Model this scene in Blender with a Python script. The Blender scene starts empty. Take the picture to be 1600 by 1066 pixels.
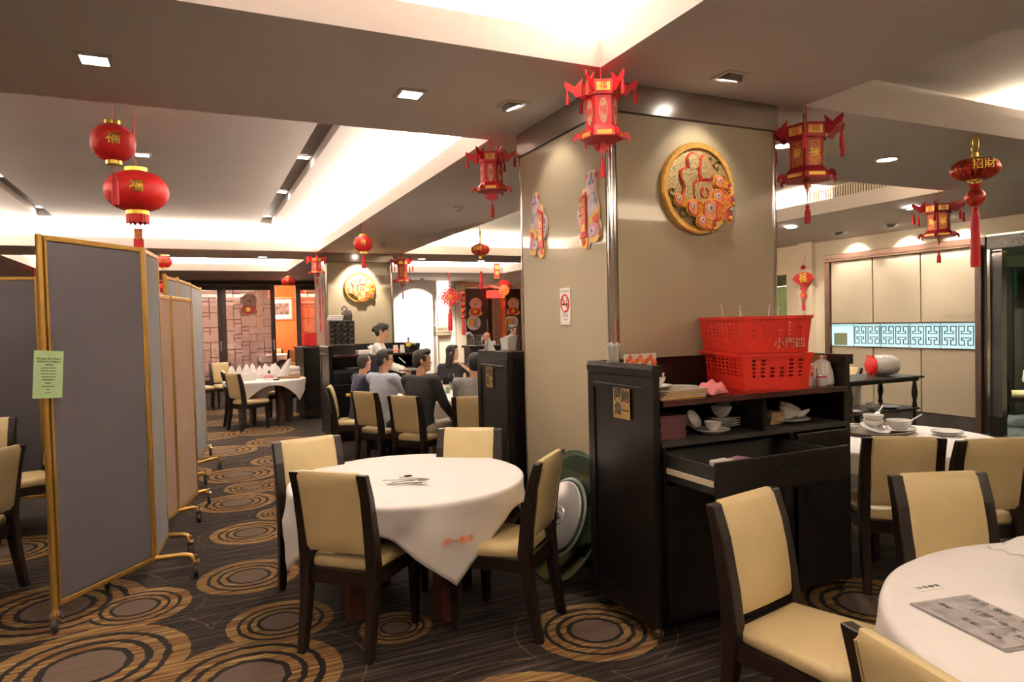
import bpy, math, random
from math import sin, cos, pi, radians, sqrt, atan2
from mathutils import Vector, Matrix, Euler

random.seed(7)
S = bpy.context.scene
COL = S.collection

# ------------------------------------------------------------------ camera
CAM_H = 1.6
cam_d = bpy.data.cameras.new('camera')
cam_d.sensor_width = 36.0
cam_d.lens = 36.0 * 1062.14 / 1600.0
cam_d.clip_start, cam_d.clip_end = 0.05, 200
cam = bpy.data.objects.new('camera', cam_d)
COL.objects.link(cam)
_y, _p, _r = radians(24.8125), radians(1.6117), radians(-1.4027)
_M = Matrix(((cos(_y), -sin(_y), 0), (0, 0, -1), (sin(_y), cos(_y), 0)))
_P = Matrix(((1, 0, 0), (0, cos(_p), -sin(_p)), (0, sin(_p), cos(_p))))
_Q = Matrix(((cos(_r), -sin(_r), 0), (sin(_r), cos(_r), 0), (0, 0, 1)))
_R = _Q @ _P @ _M                      # world -> (right, down, forward)
_rot = Matrix((_R[0], -_R[1], -_R[2])).transposed()
cam.matrix_world = Matrix.Translation((0, 0, CAM_H)) @ _rot.to_4x4()
S.camera = cam

# ------------------------------------------------------------------ view, world
S.view_settings.view_transform = 'Standard'
S.view_settings.look = 'None'
S.view_settings.exposure = 0.82
S.view_settings.gamma = 1.0
S.view_settings.use_curve_mapping = False
S.cycles.max_bounces = 8
S.cycles.diffuse_bounces = 5
S.cycles.glossy_bounces = 4
S.cycles.transmission_bounces = 6
S.cycles.transparent_max_bounces = 12
S.cycles.sample_clamp_indirect = 6
S.cycles.caustics_reflective = False
S.cycles.caustics_refractive = False
W = bpy.data.worlds.new('world')
W.use_nodes = True
W.node_tree.nodes['Background'].inputs[0].default_value = (1.0, 0.85, 0.7, 1)
W.node_tree.nodes['Background'].inputs[1].default_value = 0.05
S.world = W

WARM = (1.0, 0.87, 0.735)
LAMP_GAIN = 1.0
COVE = 40.0     # W per metre of cove tube
DOWN = 42.0     # W per downlight


def area_lamp(loc, sx, sy, power, up=False, color=WARM, rot=None):
    d = bpy.data.lights.new('cove_lamp', 'AREA')
    d.shape = 'RECTANGLE'
    d.size, d.size_y = sx, sy
    d.energy = power * LAMP_GAIN
    d.color = color
    o = bpy.data.objects.new('cove_lamp', d)
    o.location = loc
    o.rotation_euler = rot if rot else ((pi, 0, 0) if up else (0, 0, 0))
    COL.objects.link(o)
    return o


def spot_lamp(loc, power, size=110, blend=0.9, color=WARM, rot=(0, 0, 0), radius=0.05):
    d = bpy.data.lights.new('spot_lamp', 'SPOT')
    d.energy = power * LAMP_GAIN
    d.spot_size = radians(size)
    d.spot_blend = blend
    d.shadow_soft_size = radius
    d.color = color
    o = bpy.data.objects.new('spot_lamp', d)
    o.location = loc
    o.rotation_euler = rot
    COL.objects.link(o)
    return o


def point_lamp(loc, power, color=WARM, radius=0.08):
    d = bpy.data.lights.new('bulb_lamp', 'POINT')
    d.energy = power * LAMP_GAIN
    d.color = color
    d.shadow_soft_size = radius
    o = bpy.data.objects.new('bulb_lamp', d)
    o.location = loc
    COL.objects.link(o)
    return o


# recess openings: x0, x1, y0, y1
R1 = (-3.1, 2.08, -2.2, 3.24)
R2 = (-3.1, 2.08, 4.83, 13.08)
R3 = (-3.1, 2.08, 14.65, 17.8)
R4 = (3.735, 7.95, 5.08, 13.08)
R5 = (3.735, 8.1, 14.65, 17.8)
R6 = (3.735, 7.95, -2.2, 3.34)
Z_CEIL, Z_LIP, Z_UP = 3.0, 3.17, 3.4
SET = 0.28
# (recess, power factor on: right, far, left, near)
for R, (r_, f_, l_, n_) in ((R1, (1.5, .55, .5, .35)), (R2, (1.7, 1.25, .7, .1)), (R3, (1, 1, 1, .6)),
                            (R4, (1.2, 1.3, 1.5, .2)), (R5, (1, 1.2, 1.2, .6)), (R6, (2.6, 1.2, .8, 1.2))):
    x0, x1, y0, y1 = R
    lx, ly = x1 - x0, y1 - y0
    zz = Z_LIP + .03
    k = SET * .6
    for fac, cx, cy, sx, sy in ((r_, x1 + k, (y0 + y1) / 2, .1, ly), (l_, x0 - k, (y0 + y1) / 2, .1, ly),
                                (f_, (x0 + x1) / 2, y1 + k, lx, .1), (n_, (x0 + x1) / 2, y0 - k, lx, .1)):
        if fac > 0:
            area_lamp((cx, cy, zz), sx, sy, COVE * fac * max(sx, sy), up=True, color=(1, .88, .66) if R in (R6, R4) else WARM)
# ------------------------------------------------------------------ mesh helpers


def lin(c):
    return tuple(((v / 12.92) if v <= 0.04045 else ((v + 0.055) / 1.055) ** 2.4) for v in c)


def hexc(h):
    return lin(tuple(int(h[i:i + 2], 16) / 255 for i in (0, 2, 4)))


MATS = {}


def pm(name, color, rough=0.5, metal=0.0, var=0.0, scale=8.0, bump=0.0, bscale=60.0, coat=0.0, emit=None, estr=0.0,
       stretch=None, spec=0.5, sheen=0.0, sss=0.0):
    """procedural principled material: base colour broken up by noise, optional bump"""
    if name in MATS:
        return MATS[name]
    m = bpy.data.materials.new(name)
    m.use_nodes = True
    nt = m.node_tree
    b = nt.nodes['Principled BSDF']
    c = color if not isinstance(color, str) else hexc(color)
    b.inputs['Base Color'].default_value = (*c, 1)
    b.inputs['Roughness'].default_value = rough
    b.inputs['Metallic'].default_value = metal
    b.inputs['Specular IOR Level'].default_value = spec
    if coat:
        b.inputs['Coat Weight'].default_value = coat
        b.inputs['Coat Roughness'].default_value = 0.025
    if sheen:
        b.inputs['Sheen Weight'].default_value = sheen
    if emit is not None:
        e = emit if not isinstance(emit, str) else hexc(emit)
        b.inputs['Emission Color'].default_value = (*e, 1)
        b.inputs['Emission Strength'].default_value = estr
    if var or bump:
        tc = nt.nodes.new('ShaderNodeTexCoord')
        mp = nt.nodes.new('ShaderNodeMapping')
        nt.links.new(tc.outputs['Object'], mp.inputs['Vector'])
        if stretch:
            mp.inputs['Scale'].default_value = stretch
    if var:
        n = nt.nodes.new('ShaderNodeTexNoise')
        n.inputs['Scale'].default_value = scale
        n.inputs['Detail'].default_value = 4
        nt.links.new(mp.outputs['Vector'], n.inputs['Vector'])
        r = nt.nodes.new('ShaderNodeValToRGB')
        lo = tuple(max(0, v * (1 - var)) for v in c)
        hi = tuple(min(1, v * (1 + var)) for v in c)
        r.color_ramp.elements[0].position, r.color_ramp.elements[1].position = .3, .7
        r.color_ramp.elements[0].color = (*lo, 1)
        r.color_ramp.elements[1].color = (*hi, 1)
        nt.links.new(n.outputs['Fac'], r.inputs['Fac'])
        nt.links.new(r.outputs['Color'], b.inputs['Base Color'])
    if bump:
        n2 = nt.nodes.new('ShaderNodeTexNoise')
        n2.inputs['Scale'].default_value = bscale
        n2.inputs['Detail'].default_value = 3
        nt.links.new(mp.outputs['Vector'], n2.inputs['Vector'])
        bp = nt.nodes.new('ShaderNodeBump')
        bp.inputs['Strength'].default_value = bump
        bp.inputs['Distance'].default_value = 0.01
        nt.links.new(n2.outputs['Fac'], bp.inputs['Height'])
        nt.links.new(bp.outputs['Normal'], b.inputs['Normal'])
    MATS[name] = m
    return m


def sheet_glass(name, tint, refl=0.12, haze=0.0, rough=0.02):
    """thin pane: transparent with a tint, a fixed share of mirror reflection, optional frosting"""
    if name in MATS:
        return MATS[name]
    m = bpy.data.materials.new(name)
    m.use_nodes = True
    nt = m.node_tree
    nt.nodes.clear()
    out = nt.nodes.new('ShaderNodeOutputMaterial')
    t = nt.nodes.new('ShaderNodeBsdfTransparent')
    t.inputs[0].default_value = (*tint, 1)
    g = nt.nodes.new('ShaderNodeBsdfGlossy')
    g.inputs['Roughness'].default_value = rough
    lw = nt.nodes.new('ShaderNodeLayerWeight')
    lw.inputs[0].default_value = 0.25
    mp = nt.nodes.new('ShaderNodeMath')
    mp.operation = 'MULTIPLY_ADD'
    mp.inputs[1].default_value = 0.5
    mp.inputs[2].default_value = refl
    mp.use_clamp = True
    nt.links.new(lw.outputs['Fresnel'], mp.inputs[0])
    mx = nt.nodes.new('ShaderNodeMixShader')
    nt.links.new(mp.outputs[0], mx.inputs[0])
    last = t
    if haze:
        d = nt.nodes.new('ShaderNodeBsdfDiffuse')
        d.inputs[0].default_value = (*[min(1, v) for v in tint], 1)
        h = nt.nodes.new('ShaderNodeMixShader')
        h.inputs[0].default_value = haze
        nt.links.new(t.outputs[0], h.inputs[1])
        nt.links.new(d.outputs[0], h.inputs[2])
        last = h
    nt.links.new(last.outputs[0], mx.inputs[1])
    nt.links.new(g.outputs[0], mx.inputs[2])
    nt.links.new(mx.outputs[0], out.inputs[0])
    MATS[name] = m
    return m


def T(loc=(0, 0, 0), rot=(0, 0, 0), scale=(1, 1, 1)):
    return Matrix.Translation(loc) @ Euler(rot).to_matrix().to_4x4() @ Matrix.Diagonal((*scale, 1))


class MB:
    """collects simple solids; every solid may take a matrix"""

    def __init__(self):
        self.v, self.f = [], []

    def add(self, vs, fs, M=None):
        n = len(self.v)
        if M is not None:
            vs = [tuple(M @ Vector(p)) for p in vs]
        self.v += [tuple(p) for p in vs]
        self.f += [tuple(i + n for i in f) for f in fs]
        return self

    def box(self, x0, x1, y0, y1, z0, z1, M=None):
        vs = [(x0, y0, z0), (x1, y0, z0), (x1, y1, z0), (x0, y1, z0), (x0, y0, z1), (x1, y0, z1), (x1, y1, z1), (x0, y1, z1)]
        return self.add(vs, [(3, 2, 1, 0), (4, 5, 6, 7), (0, 1, 5, 4), (1, 2, 6, 5), (2, 3, 7, 6), (3, 0, 4, 7)], M)

    def cbox(self, x0, x1, y0, y1, z0, z1, c=.005, M=None):
        """chamfered box (chamfer on the four vertical edges and top/bottom)"""
        c = min(c, (x1 - x0) / 2.01, (y1 - y0) / 2.01, (z1 - z0) / 2.01)

        def ring(z, k):
            return [(x0 + c + k, y0 + k, z), (x1 - c - k, y0 + k, z), (x1 - k, y0 + c + k, z), (x1 - k, y1 - c - k, z),
                    (x1 - c - k, y1 - k, z), (x0 + c + k, y1 - k, z), (x0 + k, y1 - c - k, z), (x0 + k, y0 + c + k, z)]
        return self.loft([ring(z0, c * .7), ring(z0 + c, 0), ring(z1 - c, 0), ring(z1, c * .7)], M=M)

    def loft(self, rings, cap=True, closed=True, M=None):
        n = len(rings[0])
        vs = [p for r in rings for p in r]
        fs = []
        for i in range(len(rings) - 1):
            for j in range(n if closed else n - 1):
                k = (j + 1) % n
                fs.append((i * n + j, i * n + k, (i + 1) * n + k, (i + 1) * n + j))
        if cap:
            fs.append(tuple(reversed(range(n))))
            fs.append(tuple((len(rings) - 1) * n + j for j in range(n)))
        return self.add(vs, fs, M)

    def lathe(self, prof, n=16, M=None, cap=True, sx=1, sy=1):
        return self.loft([[(r * cos(2 * pi * j / n) * sx, r * sin(2 * pi * j / n) * sy, z) for j in range(n)] for r, z in prof], cap, M=M)

    def cyl(self, p0, p1, r0, r1=None, n=10):
        return self.tube([p0, p1], [r0, r0 if r1 is None else r1], n)

    def tube(self, path, rad, n=8, cap=True, closed=False):
        P = [Vector(p) for p in path]
        R = rad if isinstance(rad, (list, tuple)) else [rad] * len(P)
        rings = []
        u = None
        for i, p in enumerate(P):
            a = P[i - 1] if i > 0 else (P[-1] if closed else P[i])
            b = P[i + 1] if i < len(P) - 1 else (P[0] if closed else P[i])
            t = (b - a)
            t = t.normalized() if t.length > 1e-9 else Vector((0, 0, 1))
            if u is None:
                u = t.orthogonal().normalized()
            else:
                u = (u - t * u.dot(t))
                u = u.normalized() if u.length > 1e-6 else t.orthogonal().normalized()
            w = t.cross(u)
            rings.append([tuple(p + (u * cos(2 * pi * j / n) + w * sin(2 * pi * j / n)) * R[i]) for j in range(n)])
        if closed:
            rings.append(rings[0])
            return self.loft(rings, cap=False)
        return self.loft(rings, cap)

    def ell(self, c, r, n=12, m=8, M=None):
        rx, ry, rz = r if isinstance(r, (tuple, list)) else (r, r, r)
        rings = []
        for i in range(1, m):
            a = -pi / 2 + pi * i / m
            rings.append([(c[0] + rx * cos(a) * cos(2 * pi * j / n), c[1] + ry * cos(a) * sin(2 * pi * j / n), c[2] + rz * sin(a)) for j in range(n)])
        k = len(rings) * n
        vs = [p for q in rings for p in q] + [(c[0], c[1], c[2] - rz), (c[0], c[1], c[2] + rz)]
        fs = []
        for i in range(len(rings) - 1):
            for j in range(n):
                q = (j + 1) % n
                fs.append((i * n + j, i * n + q, (i + 1) * n + q, (i + 1) * n + j))
        for j in range(n):
            q = (j + 1) % n
            fs.append((k, q, j))
            fs.append((k + 1, (len(rings) - 1) * n + j, (len(rings) - 1) * n + q))
        return self.add(vs, fs, M)

    def prism(self, poly, d0, d1, M=None):
        """polygon in local xz plane extruded along y from d0 to d1"""
        return self.loft([[(x, d0, z) for x, z in poly], [(x, d1, z) for x, z in poly]], M=M)

    def grid(self, pts, thick=0.0):
        """pts[i][j] sheet"""
        n, m = len(pts), len(pts[0])
        vs = [p for r in pts for p in r]
        fs = [(i * m + j, i * m + j + 1, (i + 1) * m + j + 1, (i + 1) * m + j) for i in range(n - 1) for j in range(m - 1)]
        return self.add(vs, fs)

    def text(self, body, size, depth, M=None, align='CENTER', offset=0.0, bold=False):
        c = bpy.data.curves.new('txt', 'FONT')
        c.body = body
        c.size = size
        c.extrude = depth / 2
        c.resolution_u = 2
        c.offset = offset
        c.align_x = align
        c.align_y = 'CENTER'
        o = bpy.data.objects.new('txt', c)
        COL.objects.link(o)
        dg = bpy.context.evaluated_depsgraph_get()
        me = bpy.data.meshes.new_from_object(o.evaluated_get(dg))
        vs = [tuple(v.co) for v in me.vertices]
        fs = [tuple(p.vertices) for p in me.polygons]
        bpy.data.objects.remove(o)
        bpy.data.curves.remove(c)
        bpy.data.meshes.remove(me)
        # text lies in xy: stand it up into xz facing -y
        return self.add(vs, fs, (M if M is not None else Matrix()) @ Matrix.Rotation(pi / 2, 4, 'X'))

    def build(self, name, material, parent=None, smooth=None, loc=None, solid=0.0, subsurf=0, bevel=0.0):
        me = bpy.data.meshes.new(name)
        me.from_pydata(self.v, [], self.f)
        me.validate()
        me.update()
        me.materials.append(material)
        if smooth is not None:
            me.polygons.foreach_set('use_smooth', [True] * len(me.polygons))
            if smooth < 180:
                me.set_sharp_from_angle(angle=radians(smooth))
        o = bpy.data.objects.new(name, me)
        COL.objects.link(o)
        if loc:
            o.location = loc
        if parent:
            o.parent = parent
        if solid:
            q = o.modifiers.new('solid', 'SOLIDIFY')
            q.thickness = solid
            q.offset = 0
        if bevel:
            q = o.modifiers.new('bevel', 'BEVEL')
            q.width = bevel
            q.segments = 2
            q.limit_method = 'ANGLE'
        if subsurf:
            q = o.modifiers.new('sub', 'SUBSURF')
            q.levels = q.render_levels = subsurf
        return o


def thing(name, label, cat, loc=(0, 0, 0), rz=0.0, group=None):
    o = bpy.data.objects.new(name, None)
    o.empty_display_size = .1
    COL.objects.link(o)
    o.location = loc
    o.rotation_euler = (0, 0, rz)
    o['label'], o['category'] = label, cat
    if group:
        o['group'] = group
    return o


def tag(o, label, cat, group=None):
    o['label'], o['category'] = label, cat
    if group:
        o['group'] = group
    return o


def struct(o):
    o['kind'] = 'structure'
    return o


def stuff(o):
    o['kind'] = 'stuff'
    return o


def dup(src, loc, rz=None, label=None, group=None, scale=None):
    def rec(o, parent):
        c = o.copy()
        COL.objects.link(c)
        if parent:
            c.parent = parent
        for ch in kids[o]:
            rec(ch, c)
        return c
    kids = {}

    def gather(o):
        kids[o] = list(o.children)
        for ch in kids[o]:
            gather(ch)
    gather(src)
    r = rec(src, None)
    r.location = loc
    if rz is not None:
        r.rotation_euler = (0, 0, rz)
    if scale:
        r.scale = (scale,) * 3 if not isinstance(scale, tuple) else scale
    if label:
        r['label'] = label
    if group:
        r['group'] = group
    return r


def face(fx, fy):
    """rotation that turns local +Y to the direction (fx, fy)"""
    return atan2(-fx, fy)


def rects_minus(x0, x1, y0, y1, holes):
    """split a rectangle with rectangular holes into rectangles"""
    xs = sorted({x0, x1, *[min(max(h[i], x0), x1) for h in holes for i in (0, 1)]})
    out = []
    for a, b in zip(xs, xs[1:]):
        if b - a < 1e-6:
            continue
        m = (a + b) / 2
        cuts = sorted((max(h[2], y0), min(h[3], y1)) for h in holes if h[0] < m < h[1] and h[3] > y0 and h[2] < y1)
        y = y0
        for c0, c1 in cuts:
            if c0 > y + 1e-6:
                out.append((a, b, y, c0))
            y = max(y, c1)
        if y < y1 - 1e-6:
            out.append((a, b, y, y1))
    return out
# ------------------------------------------------------------------ materials of the room
M_CEIL = pm('ceiling_paint', (.74, .68, .64), .75, var=.03, scale=1.5)
M_WALL = pm('cream_wall_paint', (.80, .70, .53), .6, var=.04, scale=1.2)
M_WHITE = pm('white_wall_paint', (.84, .79, .73), .6, var=.03)
M_WOOD = pm('dark_stained_wood', (.010, .0052, .0038), .36, var=.35, scale=14, stretch=(1, 1, .15), spec=.34)
M_BROWN = pm('brown_door_wood', (.045, .02, .014), .4, var=.3, scale=10, stretch=(1, 1, .12))
M_BLACK = pm('black_lacquer', (.005, .0038, .0034), .34, var=.3, scale=9, stretch=(1, 1, .2), spec=.28)
M_CUTLERY = pm('dull_cutlery_steel', (.22, .205, .195), .28, .9, var=.25, scale=40)
M_CHROME = pm('polished_steel', (.75, .72, .70), .12, 1.0, var=.06)
M_BAND = pm('brushed_steel_band', (.42, .37, .34), .24, 1.0, var=.08, stretch=(.2, .2, 3))
M_PANEL = pm('beige_back_painted_glass', (.40, .335, .22), .45, var=.03, scale=2, coat=.6)
M_GOLD = pm('gold_paint', (.72, .45, .10), .32, .75, var=.2, scale=20)
M_GOLDFOIL = pm('bright_gold_foil', (.95, .62, .12), .28, .8, var=.25, scale=60)
M_RED = pm('red_fabric', (.62, .012, .012), .5, var=.12, scale=30)
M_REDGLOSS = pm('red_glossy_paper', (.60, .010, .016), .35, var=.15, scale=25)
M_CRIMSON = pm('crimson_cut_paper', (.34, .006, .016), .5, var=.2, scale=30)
M_TASSEL = pm('red_silk_tassel', (.50, .01, .018), .6, var=.25, scale=80, stretch=(1, 1, .1))
M_CREAM = pm('cream_vinyl', (.60, .475, .245), .38, var=.05, scale=6, bump=.06, bscale=220)
M_CLOTH = pm('white_table_linen', (.83, .80, .78), .8, var=.02, scale=12, bump=.08, bscale=500)
M_CHINA = pm('white_porcelain', (.82, .80, .77), .18, var=.02, coat=.4)
M_PAPER = pm('white_paper', (.85, .83, .80), .7, var=.02)
M_LAMP = pm('lit_diffuser', (1, 1, 1), .5, emit=(1.0, .93, .82), estr=14.0)
M_GREYMETAL = pm('grey_metal', (.35, .34, .33), .35, .8, var=.1)
M_RUBBER = pm('black_rubber', (.02, .02, .02), .6, var=.2)


def carpet():
    m = bpy.data.materials.new('patterned_carpet')
    m.use_nodes = True
    nt = m.node_tree
    N = nt.nodes.new
    L = nt.links.new
    b = nt.nodes['Principled BSDF']
    b.inputs['Roughness'].default_value = .95
    b.inputs['Specular IOR Level'].default_value = .1
    g = N('ShaderNodeNewGeometry')
    # streaks along X
    mp = N('ShaderNodeMapping')
    mp.inputs['Scale'].default_value = (1.3, 34, 1)
    L(g.outputs['Position'], mp.inputs['Vector'])
    n1 = N('ShaderNodeTexNoise')
    n1.inputs['Scale'].default_value = 1.0
    n1.inputs['Detail'].default_value = 5
    n1.inputs['Roughness'].default_value = .65
    L(mp.outputs[0], n1.inputs['Vector'])
    r1 = N('ShaderNodeValToRGB')
    e = r1.color_ramp.elements
    e[0].position, e[0].color = .30, (.006, .005, .005, 1)
    e[1].position, e[1].color = .76, (.16, .122, .09, 1)
    for p, c in ((.46, (.012, .009, .0075)), (.56, (.028, .020, .016)), (.66, (.058, .043, .032))):
        q = e.new(p)
        q.color = (*c, 1)
    L(n1.outputs['Fac'], r1.inputs['Fac'])
    # streaky tint inside the rings
    mp2 = N('ShaderNodeMapping')
    mp2.inputs['Scale'].default_value = (2.5, 40, 1)
    L(g.outputs['Position'], mp2.inputs['Vector'])
    n2 = N('ShaderNodeTexNoise')
    n2.inputs['Scale'].default_value = 1.0
    n2.inputs['Detail'].default_value = 3
    L(mp2.outputs[0], n2.inputs['Vector'])
    r2 = N('ShaderNodeValToRGB')
    e = r2.color_ramp.elements
    e[0].position, e[0].color = .34, (.13, .048, .016, 1)
    e[1].position, e[1].color = .66, (.27, .19, .075, 1)
    q = e.new(.5)
    q.color = (.19, .105, .036, 1)
    L(n2.outputs['Fac'], r2.inputs['Fac'])
    circ = [(1.81, 2.98, .33), (.90, 3.50, .19), (.36, 3.87, .28), (-.38, 4.47, .30), (-.80, 4.68, .46), (-.54, 3.78, .46),
            (.16, 3.30, .42), (.25, 4.68, .31), (.33, 5.68, .30), (.28, 6.72, .34), (.36, 8.0, .40), (.26, 9.65, .42),
            (.95, 10.06, .40), (.90, 8.62, .38), (3.30, 2.55, .4), (.45, 7.3, .27), (1.15, 2.35, .45), (.62, 6.15, .22),
            (.8, 7.3, .33), (.15, 11.1, .4), (.9, 11.2, .45), (.35, 12.6, .42), (1.2, 13.0, .45), (.4, 14.2, .45), (1.3, 9.2, .35),
            (-1.6, 5.0, .4), (-1.3, 6.1, .36), (-2.0, 4.0, .45), (2.7, 1.9, .4), (3.5, 1.5, .4), (1.9, 5.6, .45), (1.0, 5.2, .33),
            (3.0, 6.0, .42), (4.6, 4.4, .44), (5.6, 3.2, .4), (5.8, 5.6, .45), (7.2, 4.3, .42), (8.2, 5.6, .4), (2.2, 10.8, .44),
            (-.2, 8.4, .3), (-.9, 9.5, .42), (3.4, 11.2, .45), (2.0, 2.0, .26), (10.4, 5.4, .4)]
    t = None
    for x, y, r in circ:
        d = N('ShaderNodeVectorMath')
        d.operation = 'DISTANCE'
        d.inputs[1].default_value = (x, y, 0)
        L(g.outputs['Position'], d.inputs[0])
        k = N('ShaderNodeMath')
        k.operation = 'MULTIPLY'
        k.inputs[1].default_value = 1 / r
        L(d.outputs['Value'], k.inputs[0])
        if t is None:
            t = k
        else:
            mn = N('ShaderNodeMath')
            mn.operation = 'MINIMUM'
            L(t.outputs[0], mn.inputs[0])
            L(k.outputs[0], mn.inputs[1])
            t = mn
    # wobble
    wb = N('ShaderNodeTexNoise')
    wb.inputs['Scale'].default_value = 18
    L(g.outputs['Position'], wb.inputs['Vector'])
    ws = N('ShaderNodeMath')
    ws.operation = 'MULTIPLY_ADD'
    ws.inputs[1].default_value = .07
    L(wb.outputs['Fac'], ws.inputs[0])
    L(t.outputs[0], ws.inputs[2])
    hv = N('ShaderNodeMath')
    hv.operation = 'MULTIPLY'
    hv.inputs[1].default_value = .5
    L(ws.outputs[0], hv.inputs[0])
    rm = N('ShaderNodeValToRGB')      # ring mask: 0 ground, .5 centre, 1 ring
    rm.color_ramp.interpolation = 'CONSTANT'
    e = rm.color_ramp.elements
    e[0].position, e[0].color = 0, (0, 1, 0, 1)
    e[1].position, e[1].color = .20, (0, 0, 0, 1)
    for p, c in ((.235, (1, 0, 0)), (.29, (0, 0, 0)), (.325, (1, 0, 0)), (.385, (0, 0, 0)), (.42, (1, 0, 0)), (.515, (0, 0, 1)),
                 (.64, (.45, 0, 0)), (.65, (0, 0, 1))):
        q = e.new(p)
        q.color = (*c, 1)
    L(hv.outputs[0], rm.inputs['Fac'])
    sep = N('ShaderNodeSeparateColor')
    L(rm.outputs['Color'], sep.inputs[0])
    dark = N('ShaderNodeMix')
    dark.data_type = 'RGBA'
    dark.inputs[6].default_value = (.012, .010, .009, 1)     # dark rings
    L(sep.outputs['Blue'], dark.inputs[0])
    L(r1.outputs['Color'], dark.inputs[7])
    mx = N('ShaderNodeMix')
    mx.data_type = 'RGBA'
    st = N('ShaderNodeValToRGB')
    st.color_ramp.elements[0].position, st.color_ramp.elements[0].color = .36, (.30, .30, .30, 1)
    st.color_ramp.elements[1].position, st.color_ramp.elements[1].color = .60, (.95, .95, .95, 1)
    L(n1.outputs['Fac'], st.inputs['Fac'])
    ml = N('ShaderNodeMath')
    ml.operation = 'MULTIPLY'
    L(sep.outputs['Red'], ml.inputs[0])
    L(st.outputs['Color'], ml.inputs[1])
    L(ml.outputs[0], mx.inputs[0])
    L(dark.outputs[2], mx.inputs[6])
    L(r2.outputs['Color'], mx.inputs[7])
    mc = N('ShaderNodeMix')
    mc.data_type = 'RGBA'
    L(sep.outputs['Green'], mc.inputs[0])
    L(mx.outputs[2], mc.inputs[6])
    cn = N('ShaderNodeMix')
    cn.data_type = 'RGBA'
    cn.inputs[6].default_value = (.065, .045, .034, 1)
    cn.inputs[7].default_value = (.10, .07, .052, 1)
    L(n2.outputs['Fac'], cn.inputs[0])
    L(cn.outputs[2], mc.inputs[7])
    L(mc.outputs[2], b.inputs['Base Color'])
    nb = N('ShaderNodeTexNoise')
    nb.inputs['Scale'].default_value = 350
    L(g.outputs['Position'], nb.inputs['Vector'])
    bp = N('ShaderNodeBump')
    bp.inputs['Strength'].default_value = .4
    bp.inputs['Distance'].default_value = .004
    L(nb.outputs['Fac'], bp.inputs['Height'])
    L(bp.outputs[0], b.inputs['Normal'])
    return m


M_CARPET = carpet()
struct(MB().box(-6.2, 9.2, -4.2, 21.5, -.1, 0).build('floor', M_CARPET))

# ------------------------------------------------------------------ ceiling: soffits, setback risers, raised planes
HOLES = [R1, R2, R3, R4, R5, R6]
mb = MB()
for a, b, c, d in rects_minus(-6.2, 8.0, -4.2, 21.5, HOLES):
    mb.box(a, b, c, d, Z_CEIL, Z_LIP)
mb.add([(8.0, -4.2, 3.0), (9.35, -4.2, 2.74), (9.35, 21.5, 2.74), (8.0, 21.5, 3.0), (8.0, -4.2, 3.2), (9.35, -4.2, 3.2), (9.35, 21.5, 3.2), (8.0, 21.5, 3.2)],
       [(3, 2, 1, 0), (4, 5, 6, 7), (0, 1, 5, 4), (1, 2, 6, 5), (2, 3, 7, 6), (3, 0, 4, 7)])
BIG = [(x0 - SET, x1 + SET, y0 - SET, y1 + SET) for x0, x1, y0, y1 in HOLES]
for a, b, c, d in rects_minus(-6.2, 9.3, -4.2, 21.5, BIG):
    mb.box(a, b, c, d, Z_LIP, Z_UP)
SLOTS = [(1.03, 1.23, 5.4, 12.5), (-2.15, -1.95, 5.4, 12.5)]
for a, b, c, d in rects_minus(-6.2, 9.3, -4.2, 21.5, SLOTS):
    mb.box(a, b, c, d, Z_UP, Z_UP + .1)
ceil = struct(mb.build('ceiling', M_CEIL))
mb = MB()
for x0, x1, y0, y1 in SLOTS:
    mb.box(x0 - .05, x1 + .05, y0 - .05, y1 + .05, Z_UP + .1, Z_UP + .16)
struct(mb.build('trim_1', pm('slot_paint', (.16, .12, .10), .6, var=.1)))
# stepped ledge inside the right-hand recess
mb = MB()
x0, x1, y0, y1 = R6
mb.box(x0 + .0, x1, y1 + .06, y1 + .3, Z_LIP, Z_LIP + .1)
mb.box(x0 - .3, x0 - .06, y0, y1, Z_LIP, Z_LIP + .1)
struct(mb.build('trim_2', M_CEIL))

# ------------------------------------------------------------------ walls
struct(MB().box(-6.4, -6.2, -4.2, 21.7, 0, 3.5).build('wall_left', M_WALL))
struct(MB().box(-6.4, 14, -4.4, -4.2, 0, 3.5).build('wall_back', M_WALL))
# right wall: solid beyond the panelled frame, open in front of it (next room)
mb = MB()
mb.box(9.2, 9.4, 7.78, 8.62, 0, 3.2)
mb.box(9.2, 9.4, 8.62, 9.35, 2.3, 3.2)
mb.box(9.2, 9.4, 9.35, 9.6, 0, 3.2)
mb.box(9.2, 9.4, 5.36, 7.78, 2.54, 3.2)
mb.box(9.2, 9.4, -4.2, 5.36, 2.54, 3.2)
mb.box(9.2, 9.4, -4.2, 2.2, 0, 2.54)
mb.box(9.35, 9.4, 5.36, 7.78, 0, 2.54)
mb.box(9.4, 10.9, 9.6, 9.8, 0, 3.2)
mb.box(10.7, 10.9, 9.8, 21.5, 0, 3.2)
struct(mb.build('wall_right', M_WALL))
# far wall with the lattice bay on the left and the brown doors on the right
mb = MB()
FY = 21.3
mb.box(-6.4, -1.6, FY, FY + .2, 0, 3.4)
mb.box(-1.6, 4.1, FY, FY + .2, 2.97, 3.4)
mb.box(4.1, 8.13, FY, FY + .2, 0, 3.4)
mb.box(8.13, 10.25, FY, FY + .2, 2.78, 3.4)
mb.box(10.25, 11, FY, FY + .2, 0, 3.4)
mb.box(9.2, 11, 9.6, 21.5, 3.0, 3.4)
struct(mb.build('wall_far', M_WALL))
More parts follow.
